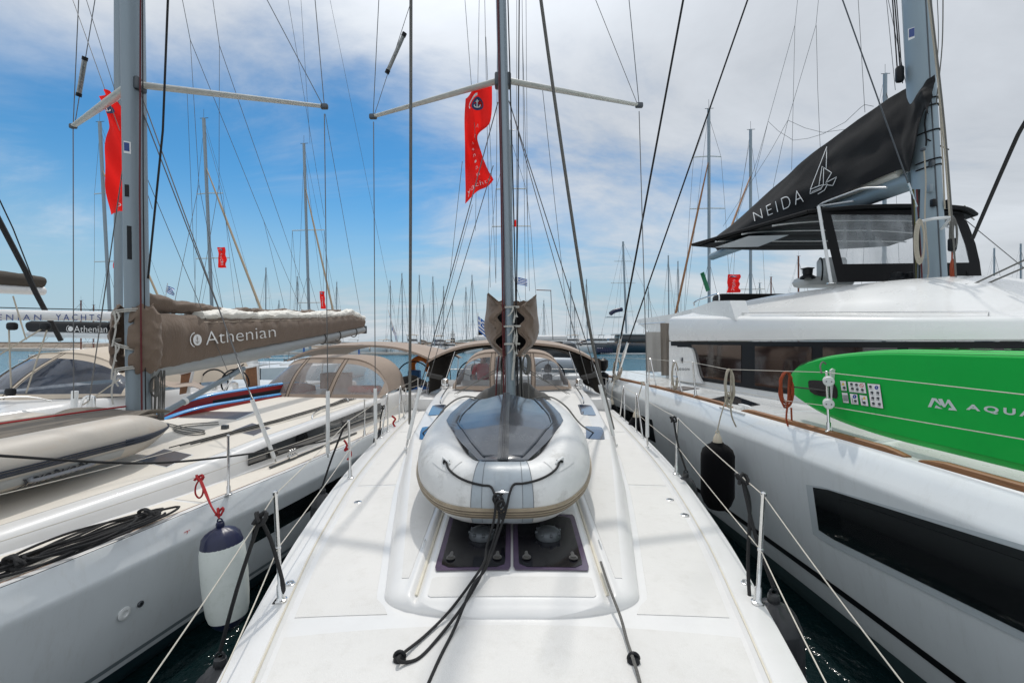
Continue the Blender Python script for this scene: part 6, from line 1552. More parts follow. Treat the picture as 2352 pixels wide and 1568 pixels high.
obj('folded_sail_or_shade', furled_pack('fs', YC, Frame(XB, 0, 0), 7.9, 9.6, lambda t: (interp([(7.9, 5.70), (9.6, 5.80)], t), interp([(7.9, 5.98), (9.6, 6.0)], t), .13), sailw, .03)[0] and MB().tube([V((XB-.05, 7.85, 5.83)), V((XB-.08, 9.4, 5.90))], .11, 12), sailw, YC)
lc = MB(); q4 = ((1733, 508), (1846, 463), (1729, 488), (1839, 433))
lay(lc, *text_mesh('NEIDA', -.020, 1.35, 4), lambda a, b: onCov(lerp(lerp(q4[0][0], q4[1][0], a), lerp(q4[2][0], q4[3][0], a), b), lerp(lerp(q4[0][1], q4[1][1], a), lerp(q4[2][1], q4[3][1], a), b)))
obj('lettering', lc, letter_w, cvC, smooth=0)
Z3 = lambda x, y: ((2696+x/1.6786)/1.7415, (y/1.6786)/1.7415)
em = MB()
for pl2 in ([(915, 1272), (1026, 985), (1021, 1140)], [(915, 1272), (972, 1250), (994, 1118), (1058, 1160), (1018, 1228), (1092, 1188), (1066, 1246), (1028, 1242), (1010, 1277), (966, 1303)], [(1005, 1130), (1002, 1240), (945, 1258)], [(918, 1272), (912, 1302), (985, 1272), (1000, 1245), (1030, 1235)], [(925, 1288), (985, 1262)]):
    pp_ = [Z3(*p) for p in pl2]; dense = []
    for a_, b_ in zip(pp_, pp_[1:]): dense += [(lerp(a_[0], b_[0], k/4), lerp(a_[1], b_[1], k/4)) for k in range(4)]
    dense.append(pp_[-1]); ribbon(em, dense, 1.5, lambda u, v: onCov(u, v))
obj('boat_emblem', em, letter_w, cvC, smooth=0)
# cover bag's bar, lazy jacks, stays
obj('cover_bar', MB().tube(smooth_path([PX(1960, 462, XB-.2)]+[PX(u, v, XB-.25) for u, v in ((1880, 472), (1960, 440), (1995, 431), (2040, 431))][0:1]+[PX(u, v, XB-.25) for u, v in ((1960, 440), (1990, 432), (2036, 431))], 4), .02, 8), alu_w, YC)
def zl(pts, r=.005, x=XB, name='lazy_jack', m=None): 
    return obj(name, MB().tube([PX(*Z3(a, b), x) for a, b in pts], r, 6), m or wire_m, YC)
for pts in ([(833, -30), (812, 170), (632, 815), (560, 1070), (430, 1440)], [(812, 170), (800, 700), (790, 1140)], [(973, -30), (953, 172), (765, 808), (640, 1030), (330, 1520)], [(955, 172), (965, 600), (982, 1000)], [(1235, -30), (1262, 420), (1282, 755)],
            [(632, 815), (700, 880), (800, 942), (900, 930), (1000, 900), (1150, 820), (1250, 725), (1280, 703), (1340, 715)], [(765, 808), (880, 860), (1000, 890), (1145, 870)], [(765, 808), (720, 1000), (665, 1260)], [(632, 815), (600, 950), (540, 1190)], [(1424, -30), (1486, 605)], [(1432, -30), (1560, 575)]): zl(pts)
for pts, r, m_ in (([(1465, -30), (1500, 480)], .010, blackrope), ([(1478, -30), (1520, 480)], .010, blackrope), ([(1492, -30), (1535, 560)], .008, blackrope)): zl(pts, r, XB-.1, 'halyard', m_)
obj('halyard_block', MB().box(PX(*Z3(1515, 500), XB-.2), .12, .1, .28, bev=.04), frame_b, YC)
wire(YC, P(1928, -20, 7.2), P(2086, 421, 7.0), .010, alu_d, 'diamond_stay'); wire(YC, P(2086, 421, 7.0), P(2106, 475, 7.0), .018, steel, 'turnbuckle')
for u0, v0, u1, v1, r, m_, y_ in ((2129, -30, 2186, 560, .014, beigerope, 7.0), (2134, -30, 2196, 640, .012, greyrope, 6.7), (2166, -30, 2150, 240, .008, greyrope, 7.3), (2133, -30, 2170, 480, .011, beigerope, 7.1), (2152, -20, 2147, 210, .006, wire_m, 7.5)):
    mid = P((u0+u1)/2+6, (v0+v1)/2, y_); obj('halyard', MB().tube(smooth_path([P(u0, v0, y_), mid, P(u1, v1, y_)], 5), r, 6), m_, YC)
for u0, u1, m_, r in ((2094, 2101, blackrope, .012), (2098, 2103, mat('olive_rope', (.09, .09, .02), .7), .012), (2105, 2118, darkredrope, .010), (2108, 2112, blackrope, .012), (2112, 2104, blackrope, .010)):
    obj('halyard', MB().tube(smooth_path([P(u0, 435, 7.0), P((u0+u1)/2+1, 540, 7.0), P(u1, 645, 7.05)], 4), r, 6), m_, YC)
obj('halyard', MB().tube(smooth_path([mC(2116, 350)-V((0, .05, 0)), mC(2120, 420)-V((0, .05, 0)), mC(2118, 500)-V((0, .05, 0)), mC(2126, 610)-V((0, .05, 0)), mC(2122, 640)-V((0, .06, 0))], 4), .010, 6), beigerope, YC)
for (u, v, w_, h_, m_, y_) in ((2112, 555, 12, 52, beigerope, 6.85), (2190, 540, 9, 40, greyrope, 6.75), (2188, 620, 5, 25, orangerope, 6.85)):
    mb = MB()
    for k in range(5): mb.tube([P(u+(w_-1.2*k)*math.cos(a)+k*.8, v+(h_-3*k)*math.sin(a), y_-.01*k) for a in [2*math.pi*q/16 for q in range(16)]], .010, 6, closed=True)
    obj('rope_coil', mb, m_, YC)
obj('halyard_block', MB().box(P(2187, 562, 6.75), .10, .08, .20, bev=.03), frame_b, YC); wire(YC, P(2187, 575, 6.75), P(2186, 640, 6.85), .010, orangerope, 'tack_line')
# shrouds to the inner hull rail
for top, mid, bot, r in (((1574, -25), (1423, 790), (1404, 892), .021), ((1726, -25), (1436, 806), (1413, 882), .016)):
    yb, yt = 11.1, 8.6
    k = (mid[1]-top[1])/(bot[1]-top[1]); pm = P(*mid, lerp(yt, yb, k)); pb = P(*bot, yb); obj('shroud', MB().tube([P(*top, yt), pm], r, 8), blackrope, YC)
    m2 = pm.lerp(pb, -.25); mb = MB().tube([m2, pb], [.030, .030], 10); mb.tube([pm, pm.lerp(pb, .2)], .04, 10); obj('turnbuckle', mb, steel, YC)
pb = P(1402, 897, 11.0); obj('chainplate', MB().prism([P(u, v, 11.0) for u, v in ((1398, 880), (1410, 878), (1404, 918), (1396, 930), (1392, 925))], (0, .03, 0)), steel, YC)
obj('backstay', MB().tube(smooth_path([P(2420, 180, 5.0), P(2352, 285, 5.4), P(2320, 350, 5.6), P(2234, 548, 6.3)], 4), .022, 8), blackrope, YC)
for d in (0, 12): wire(YC, P(2400, 575+d*1.6, 6.0), P(2228, 656+d, 6.3), .012, greyrope, 'mainsheet')
obj('mainsheet_block', MB().tube([P(2208, 671, 6.3), P(2220, 660, 6.3), P(2232, 655, 6.3)], [.04, .06, .03], 10), frame_b, YC)
wire(YC, P(2215, 503, 8.2), P(2400, 655, 8.0), .007, wire_m, 'stay')
# ---- bimini, clear screen, flybridge fittings
bmC = thing_part('bimini', YC, (7, 9.5, 5.3)); ZB = 5.33
fr_c = [V((5.50, 8.45, ZB-.0)), V((6.2, 8.22, ZB+.015)), V((7.2, 8.15, ZB+.02)), V((8.1, 8.2, ZB+.0)), V((8.62, 8.45, ZB-.05))]
bk_c = [V((4.50, 11.35, ZB+.0)), V((5.8, 11.7, ZB-.01)), V((7, 11.8, ZB)), V((8.2, 11.7, ZB)), V((9.4, 11.35, ZB))]
fr_c, bk_c = smooth_path(fr_c, 6), smooth_path(bk_c, 6); rows_b = []
for k in range(17):
    q = k/16; rows_b.append([a_.lerp(b_, q)+V((0, 0, .10*math.sin(math.pi*q)*(1-abs(2*i/24-1)**3))) for i, (a_, b_) in enumerate(zip(fr_c, bk_c))])
obj('bimini_top', MB().sheet(rows_b, .03), blackc, bmC)
edge = rows_b[0]+[r_[-1] for r_ in rows_b]+rows_b[-1][::-1]+[r_[0] for r_ in rows_b[::-1]]
obj('bimini_edge', MB().tube([p+V((0, 0, -.02)) for p in edge[::1]], .035, 8), blackc, bmC)
for q in (4, 8, 12):
    obj('bimini_bow', MB().tube([p-V((0, 0, .10)) for p in rows_b[q]], .018, 8), alu_w, bmC)
ug = []
for i in range(49):
    q = i/48*16; k = min(int(q), 15); f_ = q-k; a_, b_ = rows_b[k], rows_b[k+1]
    ug.append([x.lerp(y, f_)+V((0, 0, -.06-.045*abs(math.sin(i*math.pi/6))*(1-abs(2*n/24-1)**4))) for n, (x, y) in enumerate(zip(a_, b_))][1:-1])
obj('bimini_underside', MB().sheet(ug[1:-1], .004), blackc, bmC)
obj('bimini_window', MB().prism([V((5.1, 9.8, ZB-.16)), V((5.9, 9.7, ZB-.16)), V((5.9, 10.9, ZB-.16)), V((4.9, 11.0, ZB-.16))][::-1], (0, 0, -.004)), mat('skylight_vinyl', (.45, .46, .47), .3), bmC)
zz_ = MB().tube([P(2215+(8*(k % 2))+k*3.0, 478+k*5-abs(k-3)*2+(6 if k % 2 else 0), 8.6) for k in range(7)], .012, 5); obj('lacing', zz_, web, bmC)
def scr(a, b):      # the clear forward screen: a across, b up
    TL, TR, BLc, BRc = (1884, 476), (2206, 478), (1924, 648), (2256, 642)
    u = lerp(lerp(BLc[0], BRc[0], a), lerp(TL[0], TR[0], a), b); v = lerp(lerp(BLc[1], BRc[1], a), lerp(TL[1], TR[1], a), b)
    if a > .6: u += 10*((a-.6)/.4)*math.sin(math.pi*b)
    if b < .05: v += (-28 if .42 < a < 1 else 0)*0 + (-22 if .62 < a < .9 else (-12 if .52 < a <= .62 else 0))
    return P(u, v, lerp(8.05, 8.25, b)+.25*abs(a-.5)+.03*nz3((a*5, b*4, 0), 1, 3))
sf_ = MB()
for a0, a1, b0__, b1__ in ((0, .065, 0, 1), (.93, 1, 0, 1), (.065, .93, 0, .24), (.065, .93, .90, 1)):
    sf_.sheet([[scr(lerp(a0, a1, i/20), lerp(b0__, b1__, j/4)) for i in range(21)] for j in range(5)], .008)
scp = obj('screen_frame', sf_, blackc, bmC)
obj('screen_window', MB().grid([[scr(lerp(.065, .93, i/24), lerp(.24, .90, j/8)) for i in range(25)] for j in range(9)]), creasedv, bmC)
wire(YC, P(1880, 474, 8.3), P(1909, 650, 8.0), .026, alu_w, 'bimini_leg', n=10); obj('leg_foot', MB().lathe(P(1909, 652, 8.0), (0, 0, 1), [(0, .07), (.02, .07), (.03, .04)], 16), steel, YC)
obj('helm_console', MB().box(P(1910, 622, 9.0), .45, .3, .50, bev=.06), mat('light_grey_plastic', (.48, .50, .50), .4), YC)
obj('helm_seat', MB().box(P(1890, 648, 9.1), 1.0, .5, .20, bev=.09), mat('grey_moulding', (.50, .51, .50), .4), YC)
wc = P(1872, 622, 9.0); obj('helm_wheel', MB().tube([wc+V((.10+.12*math.cos(a), .25*math.cos(a), .25*math.sin(a))) for a in [2*math.pi*k/20 for k in range(20)]], .015, 6, closed=True), frame_b, YC)
wn = MB().lathe(P(1855, 640, 8.8), (0, 0, 1), [(0, .13), (.04, .13), (.07, .08), (.18, .09), (.2, .12), (.22, .02)], 18); obj('winch', wn, frame_b, YC)
for u in (2060, 2092): 
    wn = MB().lathe(P(u, 644, 7.6), (0, 0, 1), [(-.05, .12), (.02, .12), (.05, .08), (.12, .09), (.14, .02)], 18); obj('winch', wn, frame_b, YC)
# ---- green board and ropes on its rail
sb_l = 'green inflatable paddle board standing on edge inside the rail of the catamaran'
nose, tail = V((3.36, 5.64, 2.43)), V((3.36, 1.80, 2.455))
tG, fcG, axG = sup(sb_l, nose, tail, (0.10, 0, 1), .785, .15, green_l, green, None, text=.48)
def onG(u, v, off=.008):
    ax, up, nrm = axG; p0 = nose+nrm*(.075+off); o = V((0, 0, H)); dr = V(((u-CX)/FPX, 1, -(v-CY)/FPX)); return o+dr*((p0-o).dot(nrm)/dr.dot(nrm))
Z6 = lambda x, y: ((3072+x/2.297)/1.7415, (1300+y/2.297)/1.7415)
g6 = lambda off=.008: (lambda x, y: onG(*Z6(x, y), off))
lm = MB(); f_ = g6()
for poly in ([(1468, 752), (1506, 668), (1545, 672), (1590, 728), (1585, 740), (1530, 690), (1500, 752)], [(1530, 760), (1545, 732), (1562, 762)], [(1562, 676), (1600, 676), (1628, 735), (1615, 755), (1585, 725)], [(1615, 755), (1650, 682), (1668, 684), (1738, 786), (1655, 778), (1665, 760), (1690, 762), (1655, 712), (1630, 752)], [(1545, 735), (1605, 768), (1560, 765)]):
    c_ = (sum(p[0] for p in poly)/len(poly), sum(p[1] for p in poly)/len(poly)); vs = [f_(*p) for p in poly]; lm.add(vs, [tuple(range(len(vs)))])
obj('logo', lm, letter_s, tG, smooth=0)
lm = MB(); lay(lm, *text_mesh('AQUA', .035, 1.45, 4), lambda a, b: f_(lerp(1820, 2440, a)+0*b, lerp(lerp(785, 862, a), lerp(722, 782, a), b))); obj('lettering', lm, letter_s, tG, smooth=0)
lt2 = MB(); vs, fs = text_mesh('AQUA', .03, 1.6, 3)
def topG(a, b):
    ax, up, nrm = axG; s = nose+ax*lerp(2.05, 2.85, a); return s+up*(.403)+nrm*lerp(.03, -.03, b)
lay(lt2, vs, fs, topG); obj('lettering', lt2, letter_w, tG, smooth=0)
fb = MB().add([f_(x, y) for x, y in ((368, 520), (380, 506), (420, 505), (560, 512), (600, 530), (630, 570), (640, 610), (640, 655), (628, 675), (560, 660), (500, 655), (430, 640), (385, 610), (370, 560))], [tuple(range(14))]); obj('fin_box', fb, pad_b, tG, smooth=0)
ax, up, nrm = axG; fz_ = g6(.012)
fin = MB().prism([fz_(520, 590), fz_(525, 612), fz_(440, 618), fz_(440, 596)], nrm*.012)
f0 = f_(470, 600); fin = MB().prism([f0+ax*.02+up*.0, f0+ax*.10, f0+ax*.02+nrm*.05-ax*.02, f0-ax*.05+nrm*.14, f0-ax*.12+nrm*.20, f0-ax*.10+nrm*.13, f0-ax*.04+nrm*.0], up*.014); obj('fin', fin, charcoal, tG)
def lab(x0, y0, x1, y1, x2, y2, x3, y3):
    b = MB().add([g6(.010)(*p) for p in ((x0-3, y0-3), (x1+3, y1-3), (x2+3, y2+3), (x3-3, y3+3))], [(3, 2, 1, 0)]); obj('sticker_border', b, frame_b, tG, smooth=0)
    m = MB().add([g6(.0125)(*p) for p in ((x0, y0), (x1, y1), (x2, y2), (x3, y3))], [(3, 2, 1, 0)]); obj('sticker', m, letter_w, tG, smooth=0)
lab(662, 510, 714, 514, 724, 604, 675, 600); lab(733, 518, 890, 530, 904, 628, 746, 612); lab(913, 535, 1026, 545, 1058, 765, 945, 746); lab(678, 618, 730, 624, 744, 716, 692, 710); lab(752, 628, 820, 636, 832, 730, 766, 722); lab(840, 640, 908, 650, 923, 744, 856, 734)
pk_, py_, pb_, pr_ = MB(), MB(), MB(), MB(); gg = g6(.015)
for x, y in ((690, 538), (884, 668)): py_.add([gg(x-14, y+12), gg(x+14, y+14), gg(x-1, y-16)], [(0, 1, 2)]); pk_.add([g6(.017)(x-2, y+6), g6(.017)(x+2, y+6), g6(.017)(x, y-8)], [(0, 1, 2)])
for x, y in ((795, 656), (996, 573)): disc(pb_, x, y, 17, 18, gg, 18); pk_.add([], [])
for x, y in ((795, 656), (996, 573)): 
    wmk = MB(); ribbon(wmk, [(x-1, y+9), (x, y-9)], 3.5, g6(.018)); obj('sticker_mark', wmk, letter_w, tG, smooth=0)
ribbon(pr_, [(860+17*math.cos(R(a)), 555+17*math.sin(R(a))) for a in range(0, 361, 30)], 4, gg); ribbon(pr_, [(848, 543), (872, 567)], 4, gg)
for x, y in ((766, 545), (812, 550), (775, 585), (820, 592), (866, 598), (940, 568), (955, 622), (1008, 625), (962, 672), (1010, 675), (968, 722), (1022, 728), (802, 700), (884, 715), (700, 578)):
    pk_ = MB(); pk_.add([gg(x-14, y-12), gg(x+6, y-15), gg(x+15, y-2), gg(x+4, y+14), gg(x-10, y+10), gg(x-4, y)], [(0, 5, 4), (0, 1, 5), (5, 1, 2), (5, 2, 3)]); pk_.add([gg(x-16, y+15), gg(x+14, y+17), gg(x+14, y+14), gg(x-16, y+12)], [(0, 1, 2, 3)]); obj('pictogram', pk_, letter_k, tG, smooth=0)
pk_ = MB()
for k in range(9): pk_.add([gg(686+k*5, 640), gg(688+k*5, 640), gg(697+k*5, 700), gg(695+k*5, 700)], [(0, 1, 2, 3)])
for x in (768, 773, 858, 863): pk_.add([gg(x, 668), gg(x+2, 668), gg(x+10, 716), gg(x+8, 716)], [(0, 1, 2, 3)])
obj('sticker_print', pk_, letter_k, tG, smooth=0); obj('warning_sign', py_, yellowm, tG, smooth=0); obj('notice_sign', pb_, bluem, tG, smooth=0); obj('ban_sign', pr_, redm, tG, smooth=0)
for sy in (1.05, 1.11): obj('seam_line', MB().tube([fcG(.008+.99*q/80, sy, -.001 if sy < 1.08 else -.006) for q in range(81)], .0022, 4), mat('green_seam', (.01, .15, .03), .6), tG)
def hank(label, top, w_, h_, m, tail=None, r=.008, turns=4, seed=1, y_=None, extra=None):
    rs = random.Random(seed); top = V(top); pts = []
    for k in range(turns*14):
        a = 2*math.pi*(k/14)+math.pi/2; j = k//14
        pts.append(top+V((math.cos(a)*w_*(1+rs.uniform(-.1, .1)-.08*j), rs.uniform(-.02, .02), -h_*(1-.06*j)*(1-math.sin(a))/1.0*.5)))
    if tail: pts += [V(p) for p in tail]
    rope('rope_hank', pts, r, m, label, 'rope', None, 8, 3)
q = P(1806, 854, 5.10)
hank('orange flecked rope hanging in a long hank at the tip of the green board', q, .075, .40, orangerope, [q+V((.02, 0, -.3)), q+V((-.0, 0, -.52)), q+V((.03, 0, -.62)), q+V((.06, 0, -.60)), q+V((.055, 0, -.4))], .010, 4, 2)
q = P(1675, 848, 5.95)
hank('beige rope coiled and hung on the catamaran rail above the tall fender', q, .06, .50, beigerope, [q+V((.02, 0, -.4)), q+V((.03, 0, -.6)), q+V((.09, 0, -.75))], .010, 4, 3)
q = P(1588/1.0-2, 834, 0)if False else P(1552, 833, 8.2)
hank('beige rope tied on the catamaran gate loop', P(1584-2, 834, 7.4)if False else P(1550, 832, 8.2), .05, .5, beigerope, None, .012, 3, 4)
hank('pale rope coiled on the catamaran rail near its aft gate', P(1418, 828, 11.0), .10, .45, beigerope, None, .014, 3, 5)
bl = MB()
for z, r_ in ((0, .12), (-.35, .13), (-.75, .14)): bl.lathe(P(1386, 822, 11.6)+V((0, 0, z)), (0, 0, -1), [(0, .03), (.06, r_), (.22, r_), (.34, .05)], 14)
tag(obj('block_stack', bl, frame_b), 'stack of black blocks hanging beside the bimini of the centre yacht', 'block')
tie = rope('board_tie', [P(1887, 857, 4.5), P(1884, 840, 4.55), P(1890, 831, 4.6), P(1897, 836, 4.6)], .008, greyrope, 'grey cord tying the green board to the top lifeline', 'rope')

# ================================================================ yacht behind the left one (beige hood)
FB = Frame(-9.75, 4.9, 9); ZBk = 1.42
YB = thing('sailing_yacht', 'white sailing yacht behind the left one with beige spray hood and bare white boom', 'sailing yacht', FB.W(0, 2, 0), 'yachts moored in the near row')
bB = lambda t: sinterp([(-5.5, .05), (-4.5, 1.1), (-2.5, 1.9), (0, 2.1), (4, 2.15), (9, 2.1)], t)
obj('hull', hull_mesh(FB, bB, -5.5, 9, ZBk, profA[:1]+[(1.38, 1.006), (1.2, .995), (.5, .93), (0, .88), (-.3, .7)], 50), gel_hull, YB)
obj('deck', deck_mesh(FB, bB, -5.5, 9, ZBk, .08, .012, 50), gel, YB)
rB, ccB, zB_ = roof_mesh(FB, lambda t: interp([(-3, .9), (0, 1.5), (5, 1.65), (8, 1.6)], t), lambda t: interp([(-3, .12), (0, .34), (4, .46), (8, .5)], t), -3, 7.2, .6, .14, ZBk, None, nt=70, nr=50); obj('coachroof', rB, gel, YB)
hood('spray_hood', YB, FB, 1.72, 3.3, 1.86, 1.50, 4.3, .78, 7.6, 1.02, [(-.93, -.40), (-.34, .02), (.09, .95)], (beige_c, smoky), kb=.9, pw=2.6)
p0_, p1_ = P(-420, 716, 7.0), P(292, 727, 9.3); bmb = MB().tube([p0_, p1_], [.118, .122], 20, rz=.8)
bb_ = obj('boom', bmb, alu_w, YB)
nrm_ = V((p1_.y-p0_.y, -(p1_.x-p0_.x), 0)).normalized(); nrm_ = nrm_ if nrm_.y < 0 else -nrm_
def onBoomB(u, v): 
    a_ = p0_+nrm_*.123; b_ = p1_+nrm_*.127; return PL(u, v, (a_.x, a_.y), (b_.x, b_.y))
for txt, x0, x1 in (('ATHENIAN', -168, 160), ('YACHTS', 218, 400)):
    lb = MB(); vs, fs = text_mesh(txt, -.004, 1.5, 4)
    lay(lb, vs, fs, lambda a, b: onBoomB(lerp(x0, x1, a)*1.0/1.74*1.0 if False else lerp(*( (-80, 95) if txt == 'ATHENIAN' else (128, 231)), a), lerp(lerp(736.5, 735.5, a), lerp(721, 722.5, a), b)))
    obj('lettering', lb, letter_b, bb_, smooth=0)
obj('boom_top_line', MB().tube([p0_+V((0, 0, .13)), p1_+V((0, 0, .125))], .010, 6), blackrope, YB)
for u in (20, 112, 38, 96):
    pass
for u0, v0, u1, v1 in ((20, 745, 26, 905), (112, 745, 60, 902), (-60, 850, 108, 748), (30, 680, 60, 780)): obj('mainsheet', MB().tube([P(u0, v0, 8.0), P(u1, v1, 8.0)], .012, 6), beigerope, YB)
for u, v in ((28, 749), (104, 749), (24, 900)): obj('mainsheet_block', MB().box(P(u, v, 8.0), .16, .1, .14, bev=.04), frame_b, YB)
bow = smooth_path([FB.W(1.6, 3.0, 1.9), FB.W(1.4, 2.6, 2.02), FB.W(1.4, 1.2, 1.98), FB.W(1.42, .9, 1.86)], 4); obj('handrail', MB().tube(bow, .013, 7), steel, YB)
for (u, v0, v1) in ((170, 945, 898), (206, 950, 913)): obj('shroud_cover_tube', MB().tube([P(u, v0, 7.1), P(u+2, v1, 7.1)], .045, 12), plast_w, YB)
obj('pulpit_hoop', MB().tube(smooth_path([P(180, 952, 7.0), P(188, 925, 7.0), P(196, 912, 7.0), P(213, 910, 7.0), P(217, 922, 7.0), P(217, 955, 7.0)], 4), .018, 8), steel, YB)
wire(YB, P(190, 930, 7), P(275, 870, 7.4), .010, beigerope, 'preventer_line')
# ================================================================ pennants, national flags, person
def pennant(label, cu, cv, du, dv, y, wpx, hpx, seed=1, text=True, lean=0, twist=None, bottom_cut=0):
    """tall red house flag hanging from a spreader; (cu, cv) upper hoist corner"""
    c_ = P(cu, cv, y); s = y/FPX; t = thing('pennant', label, 'flag', c_, 'red pennants with white lettering')
    W_, H_ = wpx*s, hpx*s
    wv_ = 1 if wpx > 40 else .5
    def S(a, b):
        off = twist(a, b) if twist else (0, 0)
        x = a*W_+lean*s*b+off[0]*s; z = -b*H_-off[1]*s
        dep = wv_*.17*W_*math.sin(a*5+b*7+seed*2.3)+wv_*.22*W_*math.sin(b*(9+seed)+a*3+seed*3)*a+wv_*.08*W_*math.sin(a*9-b*13+seed)
        return c_+V((x, dep, z))
    obj('cloth', MB().grid([[S(i/14, j/36) for i in range(15)] for j in range(37)]), redflag, t)
    f = lambda a, b: S(a, b)-V((0, .008*y/6, 0))
    w_, n_ = MB(), MB()
    A = lambda x, y_: f(x, y_)
    disc(n_, .48, .12, .22, .040, f, 26); obj('badge', n_, navyflag, t, smooth=0)
    ribbon(w_, [(.46+.29*math.cos(R(q)), .115+.052*math.sin(R(q))) for q in range(150, 290, 14)], .018, lambda a, b: f(a, b)-V((0, .004, 0)))
    g = lambda a, b: f(.48+a*.38, .12-b*.065)-V((0, .006*y/6, 0))
    ribbon(w_, [(0, .32), (0, -.34)], .09, g); ribbon(w_, [(-.3, -.1), (-.22, -.3), (0, -.38), (.22, -.3), (.3, -.1)], .09, g); ribbon(w_, [(-.15, .18), (.15, .18)], .08, g)
    obj('badge_anchor', w_, whiteflag, t, smooth=0)
    return t, f
def tw1(a, b):      # the middle of the fly curls in on itself
    k = math.exp(-((b-.40)/.16)**2)+.55*math.exp(-((b-.62)/.22)**2); top = max(.14-b, 0)
    return (-a*26*k+a*10*max(b-.8, 0)*2, -a*26*max(1-b*5, 0)*1.0 + (-a*70*max(b-.60, 0)*2.0))
tP, fP = pennant('large red pennant with an anchor badge hanging from the left spreader of the centre mast', 1068, 221, 0, 0, 6.1, 62, 246, 1, twist=tw1)
lt = MB(); vs, fs = text_mesh('yachts', -.012, 1.15, 3); lay(lt, vs, fs, lambda a, b: fP(lerp(.10, .92, a), lerp(.965, .885, b)-.0)-V((0, .004, 0))); 
obj('lettering', lt, whiteflag, tP, smooth=0)
for k, ch in enumerate('Athenian'):
    lt = MB(); vs, fs = text_mesh(ch, -.012, 1, 2); cb_ = .24+.078*k
    lay(lt, vs, fs, lambda a, b: fP(lerp(.50, .62, a), lerp(cb_+.030, cb_, b))-V((0, .004, 0))); obj('letter', lt, whiteflag, tP, smooth=0)
# the left yacht's pennant, its head folded over the spreader and half hidden by the mast
def tw2(a, b):
    k = max(.24-b, 0)/.24
    return (-24*k*(1+.4*a), -a*12*k+ -10*k*k*(1-a))
t2, f2 = pennant('large red pennant folded at its head, half hidden behind the left mast', 246, 228, 0, 0, 6.4, 52, 262, 3, twist=tw2)
lt = MB()
vs, fs = text_mesh('cht', -.01, 1, 2); lay(lt, vs, fs, lambda a, b: f2(lerp(.95, .35, a), lerp(.965, .915, b)))
obj('lettering', lt, whiteflag, t2, smooth=0)
for lab, cu, cv, y, w_, h_, ln, sd_ in (('small red pennant on the mast just left of the left yacht', 262, 574, 29, 13, 42, -2, 2), ('small red pennant on the mast in front of the beige furled stay', 500, 568, 29.5, 18, 47, 2, 5), ('small red pennant above the end of the brown sail cover', 734, 669, 32, 11, 40, 3, 4),
                                      ('red pennant flying behind the black seat of the catamaran', 1672, 630, 26, 28, 42, -2, 8), ('tiny red pennant right of the centre mast', 1180, 505, 24, 6, 16, 0, 1)):
    t, f = pennant(lab, cu, cv, 0, 0, y, w_, h_, sd_, lean=ln)
    if h_ > 30:
        lt = MB()
        for k, ch in enumerate('Athenian'): vs, fs = text_mesh(ch, 0, 1, 1); q = .30+.075*k; lay(lt, vs, fs, lambda a, b: f(lerp(.35, .62, a), lerp(q+.045, q, b)))
        obj('lettering', lt, whiteflag, t, smooth=0)
def gflag(label, u, v, y, du, dv, wv, seed, pole=None):
    c_ = P(u, v, y); s = y/FPX; t = greek_flag('national_flag', c_, V((du[0]*s, .02, -du[1]*s)), V((dv[0]*s, 0, -dv[1]*s)), label, wv*s, seed)
    if pole: obj('flag_staff', MB().tube([P(*pole[0], y), P(*pole[1], y)], .9*s, 6), white_far, t)
    return t
gflag('blue and white striped flag drooping from a tilted staff beyond the left bimini', 894, 722, 14, (8, 34), (14, 40), 3, 1, ((892, 712), (918, 808)))
gflag('blue and white striped flag on a staff just left of the centre sail cover', 1098, 725, 16, (26, 22), (0, 34), 2, 2, ((1098, 718), (1098, 800)))
gflag('small blue and white striped flag flying right of the centre mast', 1184, 636, 22, (27, 4), (0, 16), 3, 3, ((1184, 630), (1183, 700)))
gflag('small blue and white striped flag fluttering left of the brown sail cover, high up', 383, 655, 24, (18, 8), (-3, 15), 3, 4, ((385, 650), (378, 700)))
g_ = thing('pennant', 'small green and red flag leaning beside the catamaran flybridge', 'flag', P(1610, 625, 20)); obj('cloth', MB().grid([[P(1608+a*9+b*14, 628+b*42-a*4, 20+.1*math.sin(a*3+b*5)) for a in (0, .5, 1)] for b in [i/8 for i in range(9)]]), greenflag, g_)

